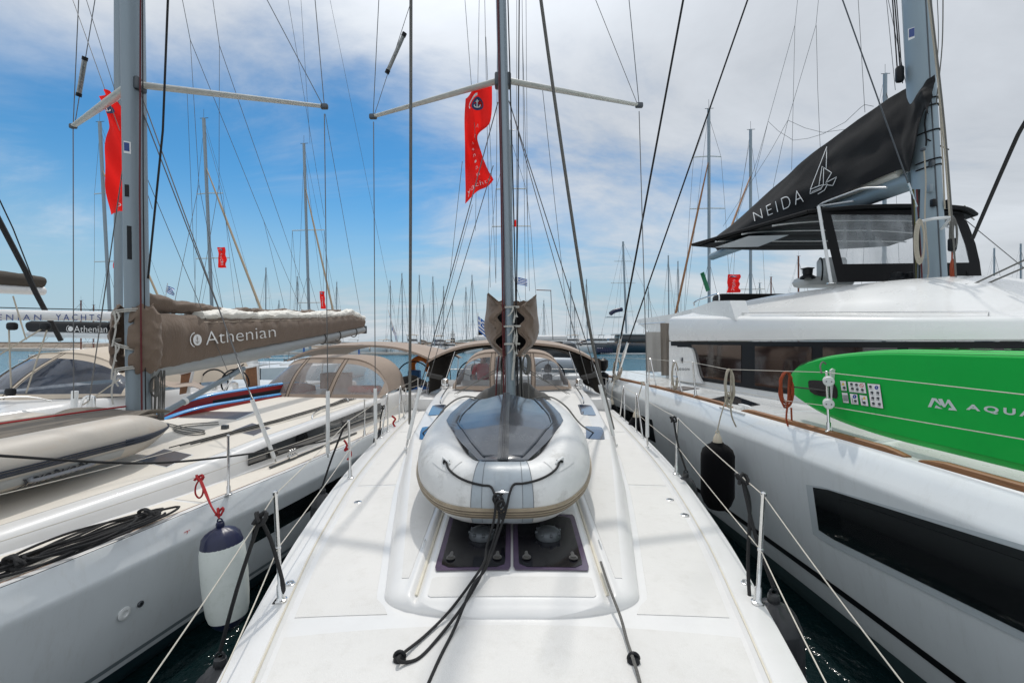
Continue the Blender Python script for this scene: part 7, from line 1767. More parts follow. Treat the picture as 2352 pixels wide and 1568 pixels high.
# person in red seen through the spray hood
def person(label, base, hgt, shirt_m, pants_m, face=V((0, -1, 0)), arm=1.0):
    t = thing('person', label, 'person', base); b = V(base); k = hgt/1.75; sx = V((1, 0, 0)); 
    def pt(x, y, z): return b+V((x*k, y*k, z*k))
    J = {'pel': (0, 0, .95), 'sp': (0, .01, 1.15), 'ch': (0, 0, 1.35), 'nk': (0, -.01, 1.50), 'hd': (0, -.03, 1.60), 'tp': (0, -.03, 1.73),
         'lh': (-.10, 0, .90), 'lk': (-.11, -.03, .50), 'la': (-.11, .02, .09), 'lt': (-.12, -.14, .04), 'rh': (.10, 0, .90), 'rk': (.11, -.03, .50), 'ra': (.11, .02, .09), 'rt': (.12, -.14, .04),
         'ls': (-.19, 0, 1.42), 'le': (-.27, -.02, 1.14), 'lw': (-.20, -.22, 1.02), 'rs': (.19, 0, 1.42), 're': (.26, -.03, 1.14), 'rw': (.14, -.24, 1.06)}
    rad = {'pel': .15, 'sp': .135, 'ch': .155, 'nk': .06, 'hd': .085, 'tp': .07, 'lh': .10, 'lk': .062, 'la': .042, 'lt': .04, 'rh': .10, 'rk': .062, 'ra': .042, 'rt': .04, 'ls': .068, 'le': .045, 'lw': .032, 'rs': .068, 're': .045, 'rw': .032}
    E = [('pel', 'sp'), ('sp', 'ch'), ('ch', 'nk'), ('nk', 'hd'), ('hd', 'tp'), ('pel', 'lh'), ('lh', 'lk'), ('lk', 'la'), ('la', 'lt'), ('pel', 'rh'), ('rh', 'rk'), ('rk', 'ra'), ('ra', 'rt'), ('ch', 'ls'), ('ls', 'le'), ('le', 'lw'), ('ch', 'rs'), ('rs', 're'), ('re', 'rw')]
    for s, w in ((-1, 'l'), (1, 'r')):
        base_ = J[w+'w']; rad_w = .014
        for f in range(4): J[w+'f%d' % f] = (base_[0]+(-.025+.017*f), base_[1]-.055, base_[2]-.01); J[w+'g%d' % f] = (base_[0]+(-.028+.019*f), base_[1]-.10-.008*(f in (1, 2)), base_[2]-.04); rad[w+'f%d' % f] = .010; rad[w+'g%d' % f] = .008; E += [(w+'w', w+'f%d' % f), (w+'f%d' % f, w+'g%d' % f)]
        J[w+'t1'] = (base_[0]-s*.035, base_[1]-.03, base_[2]); J[w+'t2'] = (base_[0]-s*.05, base_[1]-.06, base_[2]-.01); rad[w+'t1'] = .012; rad[w+'t2'] = .009; E += [(w+'w', w+'t1'), (w+'t1', w+'t2')]
    def skinned(name, keys, grow, m):
        idx = {n: i for i, n in enumerate(keys)}; me = bpy.data.meshes.new(name); me.from_pydata([tuple(pt(*J[n])-V(t.location)) for n in keys], [(idx[a], idx[c_]) for a, c_ in E if a in idx and c_ in idx], [])
        o = bpy.data.objects.new(name, me); COL.objects.link(o); o.parent = t; sk = o.modifiers.new('skin', 'SKIN')
        for n, i in idx.items(): sv = me.skin_vertices[0].data[i]; r_ = rad[n]*k+grow; sv.radius = (r_, r_*(.72 if n in ('pel', 'sp', 'ch') else 1)); sv.use_root = (i == 0)
        ss = o.modifiers.new('s', 'SUBSURF'); ss.levels = ss.render_levels = 2; me.materials.append(m); return o
    skinned('body', list(J), 0, skin)
    sh = MB(); rr = []
    for z, ax_, ay_ in ((.86, .165, .118), (.95, .168, .120), (1.08, .160, .115), (1.22, .178, .125), (1.34, .196, .128), (1.42, .200, .118), (1.465, .165, .100), (1.49, .100, .080), (1.505, .066, .066)): rr.append([pt(ax_*math.cos(a)+.004*math.sin(z*40+a*3), ay_*math.sin(a), z) for a in [2*math.pi*q/20 for q in range(20)]])
    sh.grid(rr, closed_u=True)
    for s_ in (-1, 1): sh.tube([pt(s_*.15, 0, 1.425), pt(s_*.205, 0, 1.39), pt(s_*.238, -.01, 1.28), pt(s_*.262, -.02, 1.19)], [.062*k, .068*k, .064*k, .060*k], 14)
    obj('shirt', sh, shirt_m, t)
    skinned('trousers', ['pel', 'lh', 'lk', 'la', 'rh', 'rk', 'ra'], .014, pants_m)
    hc = pt(0, -.02, 1.66); hm = MB().lathe(hc-V((0, 0, .04*k)), (0, .25, 1), [(0, .088*k), (.04*k, .097*k), (.08*k, .090*k), (.12*k, .06*k), (.135*k, .001)], 16); obj('hair', hm, hairm, t)
    hp_ = pt(0, -.03, 1.62); fm = MB().lathe(hp_+V((0, -.085*k, -.01*k)), (0, -1, -.5), [(0, .014*k), (.02*k, .010*k), (.025*k, .001)], 8); obj('nose', fm, skin, t)
    for s in (-1, 1): obj('eye', MB().lathe(hp_+V((s*.032*k, -.078*k, .022*k)), (0, -1, 0), [(0, .011*k), (.006*k, .001)], 8), hairm, t); obj('ear', MB().lathe(hp_+V((s*.085*k, 0, 0)), (s, 0, 0), [(0, .02*k), (.01*k, .024*k), (.015*k, .001)], 8), skin, t)
    obj('mouth', MB().box(hp_+V((0, -.082*k, -.045*k)), .045*k, .008*k, .008*k), redm, t); return t
person('person in a red shirt standing in the centre yacht cockpit behind the clear hood', (-.72, 11.35, .98), 1.62, shirt, pants)

hb_ = P(966, 842, 13.3); hs = tag(obj('horseshoe_buoy', MB().tube(smooth_path([hb_+V((-.22, 0, -.15)), hb_+V((-.22, 0, .12)), hb_+V((0, 0, .25)), hb_+V((.22, 0, .12)), hb_+V((.22, 0, -.15))], 5), .085, 10), mat('orange_buoy', (.75, .20, .02), .6)), 'orange horseshoe buoy hung on the stern rail left of the centre yacht', 'lifebuoy')
tag(obj('storage_box', MB().box(P(952, 866, 13.2), .34, .3, .42, bev=.04), mat('blue_box', (.03, .16, .42), .5)), 'small blue box on the stern rail under the orange buoy', 'box')
tag(obj('cloth_bundle', MB().lathe(P(968, 900, 11.5), (0, 0, 1), [(-.1, .05), (-.08, .25), (.05, .28), (.14, .1), (.16, .01)], 10), mat('blue_tarp', (.02, .13, .45), .6)), 'blue cloth bundle lying on the rail between the two left yachts', 'bundle')
# ================================================================ harbour beyond: yachts, motor boats, quay, breakwater, hills
def bgyacht(label, u, Y, vtop, utop=None, yaw=0, L=12, hullm=None, wood=False, mastr=None, spread=2, cover=None, zdk=1.3, detail=True, group='yachts moored across the harbour', stays=True, furl=None, vsp=None, furlto=None):
    base = P(u, 784, Y); base.z = 0; fr = Frame(base.x, base.y, yaw); t = thing('background_yacht', label, 'sailing yacht', base, group)
    hb = .15*L; bf_ = lambda q: sinterp([(-.45*L, .03), (-.36*L, hb*.45), (-.2*L, hb*.85), (0, hb), (.35*L, hb*.95), (.5*L, hb*.85)], q)
    obj('hull', hull_mesh(fr, bf_, -.45*L, .5*L, zdk, [(zdk, 1.0), (zdk-.05, 1.01), (zdk*.5, .95), (.15, .88), (-.2, .7)], 20), hullm or white_far, t)
    obj('deck', deck_mesh(fr, bf_, -.45*L, .5*L, zdk, .1, .01, 16), white_far, t)
    rm_, _, _ = roof_mesh(fr, lambda q: interp([(-.25*L, hb*.3), (0, hb*.65), (.3*L, hb*.7)], q), lambda q: interp([(-.25*L, .15), (.2*L, .5)], q), -.25*L, .2*L, .6, .15, zdk, None, 12, 12); obj('coachroof', rm_, white_far, t)
    for s in (-1, 1): obj('cabin_window', MB().box(fr.W(s*hb*.66, .02*L, zdk+.28), .05, .22*L, .12, ax=(fr.r, fr.a, V((0, 0, 1)))), glass_far, t)
    zt = H+(784-vtop)/FPX*Y; ut = utop if utop is not None else u; tp = P(ut, vtop, Y); mr = mastr or (.0042*(zt)+.03)*(1.35 if Y > 50 else 1.1)
    bs = fr.W(0, 0, zdk+.3); mm = wood_mast if wood else alu
    obj('mast', mast_mesh(bs, tp, mr*.8, mr, 10, fr), mm, t)
    hd = obj('masthead_gear', MB().tube([tp, tp+V((0, 0, .6))], .012, 4).tube([tp-V((.25, 0, 0)), tp+V((.3, 0, .03))], .02, 4), alu_d, t)
    tips = []
    for i in range(spread):
        q = (i+1)/(spread+1)*.92 if vsp is None else (vsp[i]-784)/(vtop-784)
        c_ = bs.lerp(tp, q); w_ = (hb*.62)*(1-.22*i)
        for s in (-1, 1):
            e = c_+fr.r*s*w_+fr.a*.25+V((0, 0, .05)); obj('spreader', MB().tube([c_, e], .035, 5), alu_g, t); tips.append((s, e, i))
    if stays:
        for s in (-1, 1):
            pts = [fr.W(s*hb*.93, .25, zdk)]+[e for s2, e, i in tips if s2 == s]+[bs.lerp(tp, .97)]; r_ = max(.011, Y*.00020)
            mb = MB().tube(pts, r_, 4); obj('shroud', mb, wire_m, t)
            obj('shroud', MB().tube([fr.W(s*hb*.9, .0, zdk), bs.lerp(tp, .40)], r_, 4), wire_m, t)
        obj('forestay', MB().tube([fr.W(0, -.43*L, zdk) if not furlto else P(*furlto), bs.lerp(tp, .95 if not furlto else .80)], max(.02, Y*.0003), 5), greyrope, t)
        if furl: a_, b_ = bs.lerp(tp, .80), P(*furlto); obj('furled_sail', MB().tube([a_, a_.lerp(b_, .3), b_], [furl[0]*.5, furl[0], furl[0]*1.15], 8), furl[1], t)
        obj('backstay', MB().tube([fr.W(0, .48*L, zdk), tp], max(.010, Y*.00015), 4), wire_m, t)
    bq = zdk+1.35; obj('boom', MB().tube([fr.W(0, .1, bq), fr.W(0, .36*L, bq+.15)], .09, 6), alu_w, t)
    if cover is not None: 
        obj('sail_cover', furled_pack('sail_cover', t, fr, .15, .35*L, lambda q: (bq+.06, bq+.06+interp([(0, .75), (.35*L, .35)], q), .22), cover, .03, 12, 10)[0] and MB().box(fr.W(0, .3, bq+.9), .06, .06, .06), cover, t)
        hd_ = MB().sheet([[fr.W(a*hb*.72, lerp(.18*L, .30*L, b), zdk+.9+.35*math.sin(math.pi*min(b+.15, 1))*(1-abs(a)**3)-.5*abs(a)**3) for a in [-1+.2*i for i in range(11)]] for b in (0, .25, .5, .75, 1)], .02); obj('spray_hood', hd_, cover, t)
    if detail:
        for s in (-1, 1):
            rl = [fr.W(s*bf_(q)*.97, q, zdk+.6) for q in [-.42*L+.1*L*i for i in range(10)]]; mb = MB().tube(rl, max(.010, Y*.00016), 4)
            for p in rl[::2]: mb.tube([p, p-V((0, 0, .6))], max(.012, Y*.00018), 4)
            obj('rail', mb, steel, t)
    return t
near = 'yachts moored a few berths away on the left'
furl_b = mat('beige_furled_sail', (.36, .28, .19), .8)
bgyacht('yacht with the tall mast just left of the left yacht mast, sloping slightly', 258, 30, 280, 229, 6, 13, vsp=(574, 430), cover=taupe, group=near, furl=(.055, furl_b), furlto=(374, 705, 27))
bgyacht('yacht whose mast carries a beige furled sail and a red pennant', 492, 30, 272, 468, 6, 13, vsp=(567, 430), cover=taupe, group=near, furl=(.062, furl_b), furlto=(600, 712, 26))
bgyacht('yacht whose mast stands behind the end of the brown sail cover', 713, 33, 330, 698, 4, 13, vsp=(512, 665), cover=taupe, group=near, furl=(.06, furl_b), furlto=(767, 722, 29))
G2 = 'yachts moored across the harbour'
cols = [None, navyhull, None, None]
defs = [(610, 115, 615), (682, 120, 635), (773, 118, 648), (899, 122, 645, 896), (925, 112, 628, 923), (966, 118, 632, 963), (973, 125, 700), (998, 112, 636, 994), (1018, 124, 658), (1071, 120, 660), (1087, 116, 632, 1084),
        (1311, 118, 647), (1349, 122, 642, 1347), (1537, 110, 587, 1535), (1558, 118, 600), (1320, 126, 700), (1490, 122, 660), (2283, 95, 570), (2345, 100, 560), (640, 126, 690), (1040, 126, 690), (1210, 121, 690), (1250, 117, 690)]
side = ['left of', 'right of']
near_names = ['a thin-masted white yacht far off above the brown sail cover', 'distant white yacht, its mast between the two leftmost near masts and the boom end', 'distant white yacht whose mast rises just right of the brown sail cover end', 'distant white yacht with the mast behind the drooping striped flag', 'distant white yacht with the tall mast right of the drooping striped flag',
 'distant white yacht with the tall mast left of the thick grey halyard', 'distant white yacht with the short mast between two tall ones left of centre', 'distant white yacht with the dark mast left of the lighthouse', 'distant white yacht with the medium mast nearest the lighthouse on its left', 'distant white yacht with the shorter of two masts left of the centre bag', 'distant white yacht with the taller of two masts left of the centre bag',
 'distant white yacht with the first mast right of the centre bag', 'distant white yacht with the mast behind the right thick halyard', 'distant white yacht with the tall mast left of the catamaran roof', 'distant white yacht with the second mast left of the catamaran roof', 'distant white yacht with the low mast right of the centre bag', 'distant white yacht with the low mast behind the black catamaran shrouds',
 'distant yacht mast standing right of the catamaran clear screen', 'distant yacht mast at the far right edge above the catamaran roof', 'distant white yacht with the low mast above the brown cover', 'distant white yacht with the low mast right of the lighthouse', 'distant white yacht hidden low behind the centre bag', 'distant white yacht low behind the right side of the centre bag']
for k, (df, nm) in enumerate(zip(defs, near_names)):
    u, Y, vt = df[:3]; bgyacht(nm, u, Y, vt, df[3] if len(df) > 3 else u+rnd.uniform(-1, 1), rnd.uniform(-14, 14), rnd.uniform(10.5, 13.5), spread=2 if vt < 680 else 1, cover=(taupe, None, navyv, taupe, None)[k % 5] if not isinstance((taupe, None, navyv, taupe, None)[k % 5], type(None)) else None, group=G2)
for nm, u, Y, vt, ut, wd in (('yacht mast beyond the catamaran flybridge with a brown furled sail', 1629, 29, 250, 1628, False), ('yacht mast between the catamaran bimini tip and its boom', 1724, 32, 298, 1724, False), ('yacht with the tall thick mast top behind the catamaran mast', 2030, 28, 170, 2033, False),
                             ('traditional boat with a brown wooden mast beyond the catamaran seat', 1834, 60, 588, 1834, True), ('traditional boat with a thin wooden mast left of the helm seat', 1771, 70, 636, 1771, True), ('old boat with two dark wooden masts beyond the left yachts, nearer one', 186, 60, 690, 186, True), ('old boat with a dark wooden mast beyond the left yachts', 215, 64, 700, 215, True),
                             ('yacht with the low mast beside the helm console', 1745, 70, 650, 1745, False), ('yacht with the mast hidden behind the centre mast rigging', 1177, 26, 300, 1172, False)):
    bgyacht(nm, u, Y, vt, ut, 2, 12 if Y < 50 else 14, wood=wd, cover=taupe if Y < 50 and u < 1700 else None, group='masts of boats beyond the catamaran' if u > 1500 else None if False else 'masts of boats beyond the near row', furl=(.06, teak) if u in (1629, 1724) else None, furlto=(1552, 720, 27) if u == 1629 else (1680, 520, 29) if u == 1724 else None, vsp=(460, 350) if u == 1629 else (498, 420) if u == 1177 else None, zdk=1.3)
# navy hulled sailing ship alongside the breakwater
fr = Frame(P(1500, 784, 106).x, 106, 82); NS = thing('sailing_ship', 'large dark navy sailing vessel lying in front of the breakwater', 'sailing vessel', fr.o)
bn = lambda q: sinterp([(-14, .1), (-11, 2.2), (-6, 3.2), (6, 3.3), (12, 2.8)], q)
obj('hull', hull_mesh(fr, bn, -14, 12, 2.5, [(2.5, 1), (2.4, 1.01), (1.2, .95), (.25, .85), (-.2, .6)], 30), navyhull, NS)
obj('boot_stripe', MB().grid([[fr.W(s_*bn(q)*.87+.0, q, z) for z in (.05, .32)] for q in range(-13, 12) for s_ in (1,)]), white_far, NS)
obj('deck', deck_mesh(fr, bn, -14, 12, 2.5, .2, .02, 20), beige_c, NS)
obj('deckhouse', MB().box(fr.W(0, -5.5, 3.5), 4.0, 6.5, 1.8, ax=(fr.r, fr.a, V((0, 0, 1))), bev=.3), glass_far, NS); obj('deckhouse_roof', MB().box(fr.W(0, -5.5, 4.55), 4.6, 8.0, .30, ax=(fr.r, fr.a, V((0, 0, 1))), bev=.12), white_far, NS)
for k in range(4): obj('porthole', MB().lathe(fr.W(2.9*(-1), -9+1.6*k, 1.6), -fr.r, [(0, .22), (.1, .22), (.12, .01)], 12), white_far, NS)
mp_ = P(1431, 555, 106); obj('mast', mast_mesh(fr.W(0, -6.5, 4.6), mp_, .22, .3, 12), alu, NS)
for v, w_ in ((715, 1.7), (650, 1.9), (600, 1.4)): c_ = P(1431, v, 106); obj('spreader', MB().tube([c_-V((w_*1.5, 0, 0)), c_+V((w_*1.5, 0, 0))], .07, 5), alu_g, NS)
for du in (-30, 34, -14, 16): obj('stay', MB().tube([P(1431+du, 805, 106), P(1431, 575, 106)], .022, 4), wire_m, NS)
for x in (-13, 4): obj('stay', MB().tube([fr.W(0, x, 2.6), mp_], .02, 4), wire_m, NS)
obj('sail_cover', MB().tube(smooth_path([P(1400, 722, 105), P(1412, 714, 105), P(1430, 710, 105)], 5), [.15]+[.5]*9+[.35], 10), navyv, NS)
obj('wheelhouse_awning', MB().box(P(1410, 728, 105), 3.6, 3, .2, bev=.08), white_far, NS)
for k in range(7): obj('hanging_fender', MB().lathe(P(1374+k*5, 798, 102.6), (0, 0, -1), [(0, .1), (.2, .35), (1.0, .35), (1.3, .05)], 10), navyv, NS)
def motorboat(label, u, Y, Lx, hgt=2.6, yaw=0, tiers=2, m=None, arch=True, group='motor boats along the breakwater'):
    b = P(u, 784, Y); b.z = 0; fr = Frame(b.x, b.y, yaw); t = thing('motor_boat', label, 'motor boat', b, group); ax3 = (fr.r, fr.a, V((0, 0, 1)))
    hb = Lx*.16; bf_ = lambda q: sinterp([(-.5*Lx, .05), (-.35*Lx, hb*.7), (0, hb), (.5*Lx, hb*.95)], q)
    obj('hull', hull_mesh(fr, bf_, -.5*Lx, .5*Lx, hgt*.55, [(hgt*.55, 1), (hgt*.5, 1.02), (.3, .88), (-.2, .7)], 20), m or white_far, t); obj('deck', deck_mesh(fr, bf_, -.5*Lx, .5*Lx, hgt*.55, .1, .02, 14), white_far, t)
    z = hgt*.55
    for k in range(tiers):
        l_ = Lx*(.55-.14*k); w_ = hb*1.6*(1-.12*k)
        rows = []
        for f, zz2 in ((1, 0), (.97, .35), (.90, .9), (.86, 1.05)): rows.append([fr.W(x*w_/2*f, (y*l_/2)*f+.06*Lx+.05*Lx*k, z+zz2) for x, y in ((-.7, -1), (.7, -1), (1, -.6), (1, 1), (-1, 1), (-1, -.6))])
        mb = MB().grid(rows, closed_u=True); mb.f.append(tuple(range(len(rows)*6-6, len(rows)*6))); obj('superstructure', mb, white_far, t, smooth=30)
        rows = [[p.lerp(fr.W(0, .06*Lx, z), -.012)+V((0, 0, 0)) for p in [fr.W(x*w_/2*f, (y*l_/2)*f+.06*Lx+.05*Lx*k, z+zz2) for x, y in ((-.7, -1), (.7, -1), (1, -.6), (1, 1), (-1, 1), (-1, -.6))]] for f, zz2 in ((.967, .40), (.907, .85))]
        obj('window_band', MB().grid(rows, closed_u=True), glass_far, t, smooth=0); z += 1.05
    if arch:
        obj('radar_arch', MB().tube(smooth_path([fr.W(-hb*.7, .2*Lx, z-.4), fr.W(-hb*.5, .24*Lx, z+.9), fr.W(hb*.5, .24*Lx, z+.9), fr.W(hb*.7, .2*Lx, z-.4)], 4), .09, 6), white_far, t)
        obj('antenna', MB().tube([fr.W(0, .24*Lx, z+.9), fr.W(0, .26*Lx, z+2.6)], .05, 5), white_far, t)
        obj('hardtop', MB().sheet([[fr.W(x*hb*.8, lerp(0, .26*Lx, y), z+.85+.08*math.sin(math.pi*y)) for x in (-1, -.5, 0, .5, 1)] for y in (0, .5, 1)], .08), beige_c if Lx < 12 else white_far, t)
    return t
mbn = [(876, 118, 9, 2.6, 20, 1), (948, 112, 11, 2.8, -15, 2), (1003, 120, 10, 2.6, 10, 2), (1035, 121, 9, 2.4, -20, 1), (1312, 118, 11, 2.9, 25, 2), (1338, 122, 9, 2.5, -10, 1), (1360, 119, 12, 3.0, 70, 2), (1475, 122, 14, 3.4, 75, 2), (1405, 130, 14, 3.2, 80, 2), (800, 117, 10, 2.6, 70, 1)]
mbl = ['small white motor boat with a canopy right of the drooping striped flag', 'white motor boat with railings left of the lighthouse', 'white motor boat below the lighthouse', 'low white motor boat right of the lighthouse', 'white motor cruiser right of the centre sail bag', 'low white motor boat behind the right thick halyard', 'broad white motor yacht left of the navy vessel', 'white motor yacht right behind the navy vessel', 'white motor yacht hidden behind the navy vessel', 'white motor boat beyond the end of the brown sail cover']
for a_, l_ in zip(mbn, mbl): motorboat(l_, a_[0], a_[1], a_[2], a_[3], a_[4], a_[5])
# white catamaran motor yacht right behind us, seen under and over our bimini
t = thing('motor_boat', 'white boat with a grey hardtop moored right behind the centre yacht', 'motor boat', (0.6, 20, 0))
for s in (-1, 1): 
    frx = Frame(.75+s*2.0, 21, 0); bq_ = lambda q: sinterp([(-4.5, .75), (-2, .85), (3, .8), (6, .1)], q)
    obj('hull', hull_mesh(frx, bq_, -4.5, 6, 1.75, [(1.75, 1), (1.6, 1.02), (.5, .9), (-.2, .6)], 16), white_far, t)
obj('bridge_deck', MB().box((.75, 20.5, 1.35), 4.6, 8, .7, bev=.15), white_far, t)
obj('cabin', MB().box((.75, 21, 2.3), 4.0, 4.5, 1.2, bev=.3), glass_far, t)
obj('hardtop', MB().box((.35, 20.4, 3.03), 3.6, 6.0, .22, bev=.10), white_far, t)
obj('hardtop_pillar', MB().prism([P(1092, 786, 18.5), P(1100, 755, 18.5), P(1128, 755, 18.5), P(1128, 762, 18.5), P(1108, 764, 18.5), P(1104, 786, 18.5)][::-1], (0, .3, 0)), frame_b, t)
lm = MB(); lay(lm, *text_mesh('\u0395\u03a0.1347', 0, 1.2, 2), lambda a, b: V((3.48+a*.62, 15.95, 1.48+b*.09))); obj('registration', lm, letter_k, t, smooth=0)
obj('transom', MB().box((3.5, 16.3, 1.05), 1.7, .6, 1.4, bev=.1), white_far, t)
gd_ = thing('inflatable_dinghy', 'grey inflatable dinghy hung behind the centre yacht, seen through the right hood window', 'dinghy', (1.2, 15.6, 1.6)); obj('tube', MB().tube(smooth_path([(.3, 15.7, 2.15), (1.0, 15.5, 2.12), (2.3, 15.5, 2.08), (2.75, 15.7, 2.1)], 5), .26, 14), mat('grey_blue_tube', (.30, .35, .40), .4), gd_)
dg2 = thing('inflatable_dinghy', 'white inflatable dinghy nose beyond the aft deck of the catamaran', 'dinghy', P(1545, 860, 16)); obj('tube', MB().tube(smooth_path([P(1519, 853, 17.5), P(1535, 847, 17.3), P(1570, 850, 17), P(1620, 855, 17)], 5), [.12]+[.24]*14+[.24], 14), white_far, dg2)
# far-left neighbours: brown-black covered boom, small Athenian cover
def far_cover(label, p0, p1, hpx0, hpx1, m, boomm=alu_w, below=10):
    p0, p1 = V(p0), V(p1); t = thing('background_yacht', label, 'sailing yacht', (p0.x, p0.y, 0), 'yachts moored a few berths away on the left'); n = 16
    ax_ = (p1-p0).normalized(); fr = Frame(p0.x, p0.y, math.degrees(math.atan2(ax_.x, ax_.y))); Lb = (p1-p0).length
    obj('hull', hull_mesh(fr, lambda q: sinterp([(-6, .05), (-4, 1.3), (0, 1.9), (7, 1.7)], q), -6, 7, 1.3, [(1.3, 1), (.6, .95), (0, .88), (-.2, .7)], 16), white_far, t)
    obj('deck', deck_mesh(fr, lambda q: sinterp([(-6, .05), (-4, 1.3), (0, 1.9), (7, 1.7)], q), -6, 7, 1.3, .1, .02, 16), white_far, t)
    obj('boom', MB().tube([p0, p1], [.10, .10], 12), boomm, t)
    s0, s1 = hpx0*p0.y/FPX, hpx1*p1.y/FPX
    o, S_ = furled_pack('sail_cover', t, fr, 0, Lb*.97, lambda q: (lerp(p0.z, p1.z, q/Lb)+.07, lerp(p0.z, p1.z, q/Lb)+.07+lerp(s0, s1, q/Lb), .16), m, .02, 20, 16); 
    obj('mast', mast_mesh(fr.W(0, -.25, 1.4), fr.W(0, -.25, 16), .09, .12, 14), alu, t)
    return t, o, S_, fr
tD, oD, SD, fD = far_cover('yacht at the far left edge with a dark brown sail cover on a white boom', P(-150, 655, 8.5), P(98, 668, 10.4), 46, 26, taupe_d)
obj('backstay', MB().tube([P(-60, 395, 8.0), P(0, 510, 8.4), P(60, 625, 8.9), P(82, 672, 9.2), P(140, 782, 9.6)], .045, 8), blackrope, tD); obj('topping_lift', MB().tube([P(-10, 440, 8.4), P(30, 525, 9), P(75, 640, 10)], .012, 6), blackrope, tD)
tE, oE, SE, fE = far_cover('yacht beyond the bare white boom with a black lettered sail cover', P(262, 771, 13.0), P(68, 766, 15.5), 26, 25, blackc)
le = MB(); vs, fs = text_mesh('Athenian', -.01, 1, 3)
lay(le, vs, fs, lambda a, b: P(lerp(170, 246, a), lerp(763, 748, b)+2*(1-a)*0, 12.7)); obj('lettering', le, letter_w, oE, smooth=0)
w_, n_ = MB(), MB(); anchor_badge(w_, n_, lambda a, b: P(162+a*7, 755-b*7, 12.7), 0, 0, 1); obj('badge', w_, letter_w, oE, smooth=0)
for k, (u, y, zt, m_) in enumerate(((428, 9.5, 858, teak_b), (577, 11.5, 845, teak_b))):      # teak-slatted helm seats of the next yacht
    sb = thing('helm_seat', 'slatted wooden helm seat %s the steering wheels beyond the paddle boards' % ('left of' if k == 0 else 'right of'), 'seat', P(u, 900, y), 'slatted helm seats')
    obj('seat_back', MB().prism([P(u-(16 if k == 0 else 12), zt+48, y), P(u-(12 if k == 0 else 14), zt, y), P(u+13, zt-4, y), P(u+(2 if k == 0 else 16), zt+44, y)][::-1], (0, .05, 0)), m_, sb); obj('seat_frame', MB().tube([P(u-14, zt, y-.02), P(u+15, zt-5, y-.02), P(u+(4 if k == 0 else 18), zt+44, y-.02)], .03, 8), white_far, sb)
YF = thing('sailing_yacht', 'white yacht cockpit with two black steering wheels beyond the paddle boards', 'sailing yacht', P(500, 900, 11)*1.0, 'yachts moored in the near row'); 
frF = Frame(P(470, 784, 11).x, 11, 9)
obj('hull', hull_mesh(frF, lambda q: sinterp([(-9, .1), (-6, 1.5), (-2, 1.9), (4, 1.8)], q), -9, 4, 1.25, [(1.25, 1), (.6, .95), (0, .88), (-.2, .7)], 16), white_far, YF); obj('deck', deck_mesh(frF, lambda q: sinterp([(-9, .1), (-6, 1.5), (-2, 1.9), (4, 1.8)], q), -9, 4, 1.25, .1, .02, 16), white_far, YF)
obj('cockpit', MB().box(frF.W(0, 1, 1.5), 3.0, 3.4, .5, ax=(frF.r, frF.a, V((0, 0, 1))), bev=.1), white_far, YF)
for u in (492, 540):
    c = P(u, 880, 10.8); obj('steering_wheel', MB().tube([c+V((.33*math.cos(a), 0, .33*math.sin(a))) for a in [2*math.pi*k/24 for k in range(24)]], .02, 6, closed=True), frame_b, YF); obj('pedestal', MB().tube([c, c-V((0, -.1, .7))], .06, 8), steel, YF)
obj('arch', MB().tube(smooth_path([P(510, 905, 10.6), P(535, 868, 10.7), P(560, 846, 10.8), P(580, 842, 10.9)], 4), .02, 8), steel, YF)
obj('canopy', MB().sheet([[P(lerp(360, 470, a), 872+30*a-12*b+8*math.sin(a*6), lerp(8.8, 9.8, b)) for a in [i/8 for i in range(9)]] for b in (0, .5, 1)], .01), taupe_l, YF)

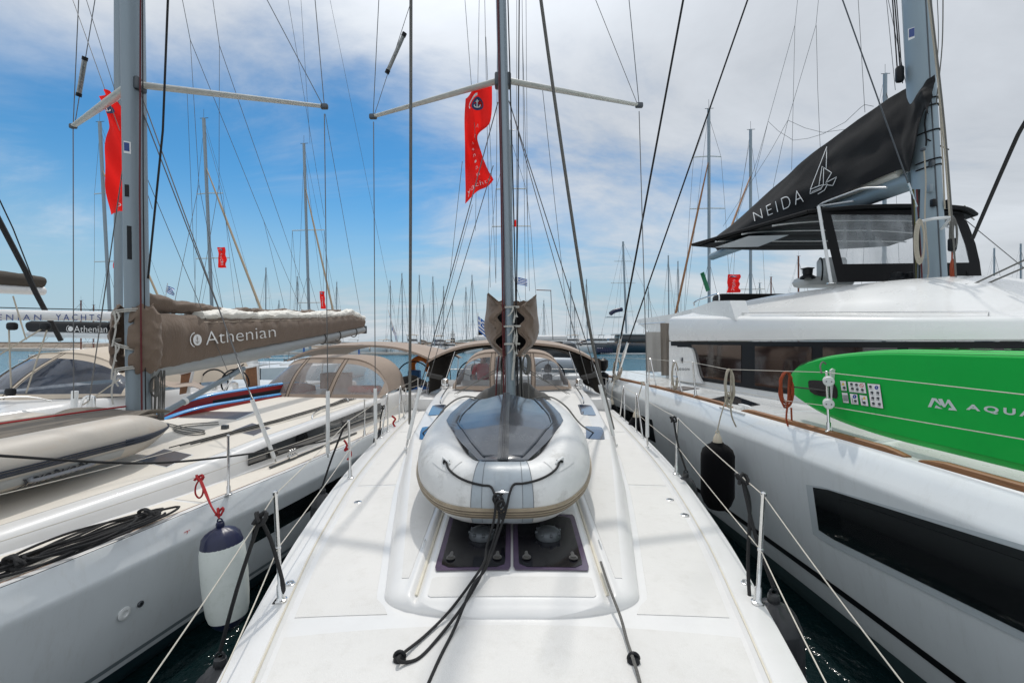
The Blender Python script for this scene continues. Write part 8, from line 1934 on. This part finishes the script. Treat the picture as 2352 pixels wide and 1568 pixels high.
# quay, pontoon, breakwater, lighthouse, hills
def rockwall():
    mb = MB(); y0 = 150; rows = []; nx = 420
    for j, (dy, z) in enumerate(((-9, -.6), (-6.5, .4), (-4.5, 1.2), (-2.8, 1.9), (-1.2, 2.15), (0, 2.2))):
        rows.append([V((lerp(-330, 330, i/nx), y0+dy+.9*nz3((i*.45, j*1.3, 0), 1, 5)*(j < 5), z+.55*nz3((i*.6, j*1.1, 0), 1, 8)*(0 < j < 4))) for i in range(nx+1)])
    mb.grid(rows); return mb
bw = thing('breakwater', 'long stone breakwater with a parapet wall closing the harbour', 'breakwater', (0, 150, 0)); obj('rock_face', rockwall(), stone, bw, smooth=0)
obj('parapet', MB().box((0, 151.3, 1.4), 660, 1.2, 2.6, bev=.1), mat('parapet_stone', (.30, .235, .185), .9, var=.4, vscale=.8, bump=.6, bscale=2, bdist=.2), bw)
qy = tag(obj('quay', MB().box((0, 140, .25), 640, 9, 1.3, bev=.1), concrete), 'low concrete quay in front of the breakwater where the far boats moor', 'quay')
pn = thing('pontoon', 'floating pontoon with dark piles across the water left of centre', 'pontoon', P(800, 812, 95)); obj('deck', MB().box(V((P(830, 800, 100).x-14, 96, .35)), 62, 2.4, .5, bev=.05), concrete, pn)
for u in (826, 960, 760, 700): obj('pile', MB().tube([V((P(u, 800, 95).x, 94.6, -.5)), V((P(u, 800, 95).x, 94.6, 1.9))], .18, 8), mat('blue_pile', (.02, .10, .35), .5), pn)
LH = P(1039, 790, 152); lh = thing('lighthouse', 'small lighthouse with a dark base and white lantern on the breakwater', 'lighthouse', (LH.x, 153, 2.4))
obj('base', MB().lathe((LH.x, 153, 2.3), (0, 0, 1), [(0, .9), (.2, .85), (1.7, .7)], 16), frame_b, lh); obj('tower', MB().lathe((LH.x, 153, 4.0), (0, 0, 1), [(0, .72), (1.3, .6), (1.35, .95), (1.5, .95), (1.5, .45)], 16), white_far, lh); obj('lantern', MB().lathe((LH.x, 153, 5.5), (0, 0, 1), [(0, .35), (.7, .35), (.75, .5), (1.1, .05)], 12), white_far, lh)
for k, (x0, x1, y, hmax, sd_) in enumerate(((-1250, 700, 9000, 130, 3), (-700, 250, 7500, 60, 9), (2500, 6000, 11000, 120, 5))):
    rows = []
    for j in range(7):
        q = j/6; rows.append([V((lerp(x0, x1, i/90), y+q*900, -2+hmax*math.sin(math.pi*i/90)**.8*math.sin(q*math.pi/2)*(.55+.9*abs(nz3((i*.11, q, 0), 1, sd_))+.25*nz3((i*.4, q, 1), 1, sd_)))) for i in range(91)])
    tag(obj('hills', MB().grid(rows), hillm), None, kind='structure')
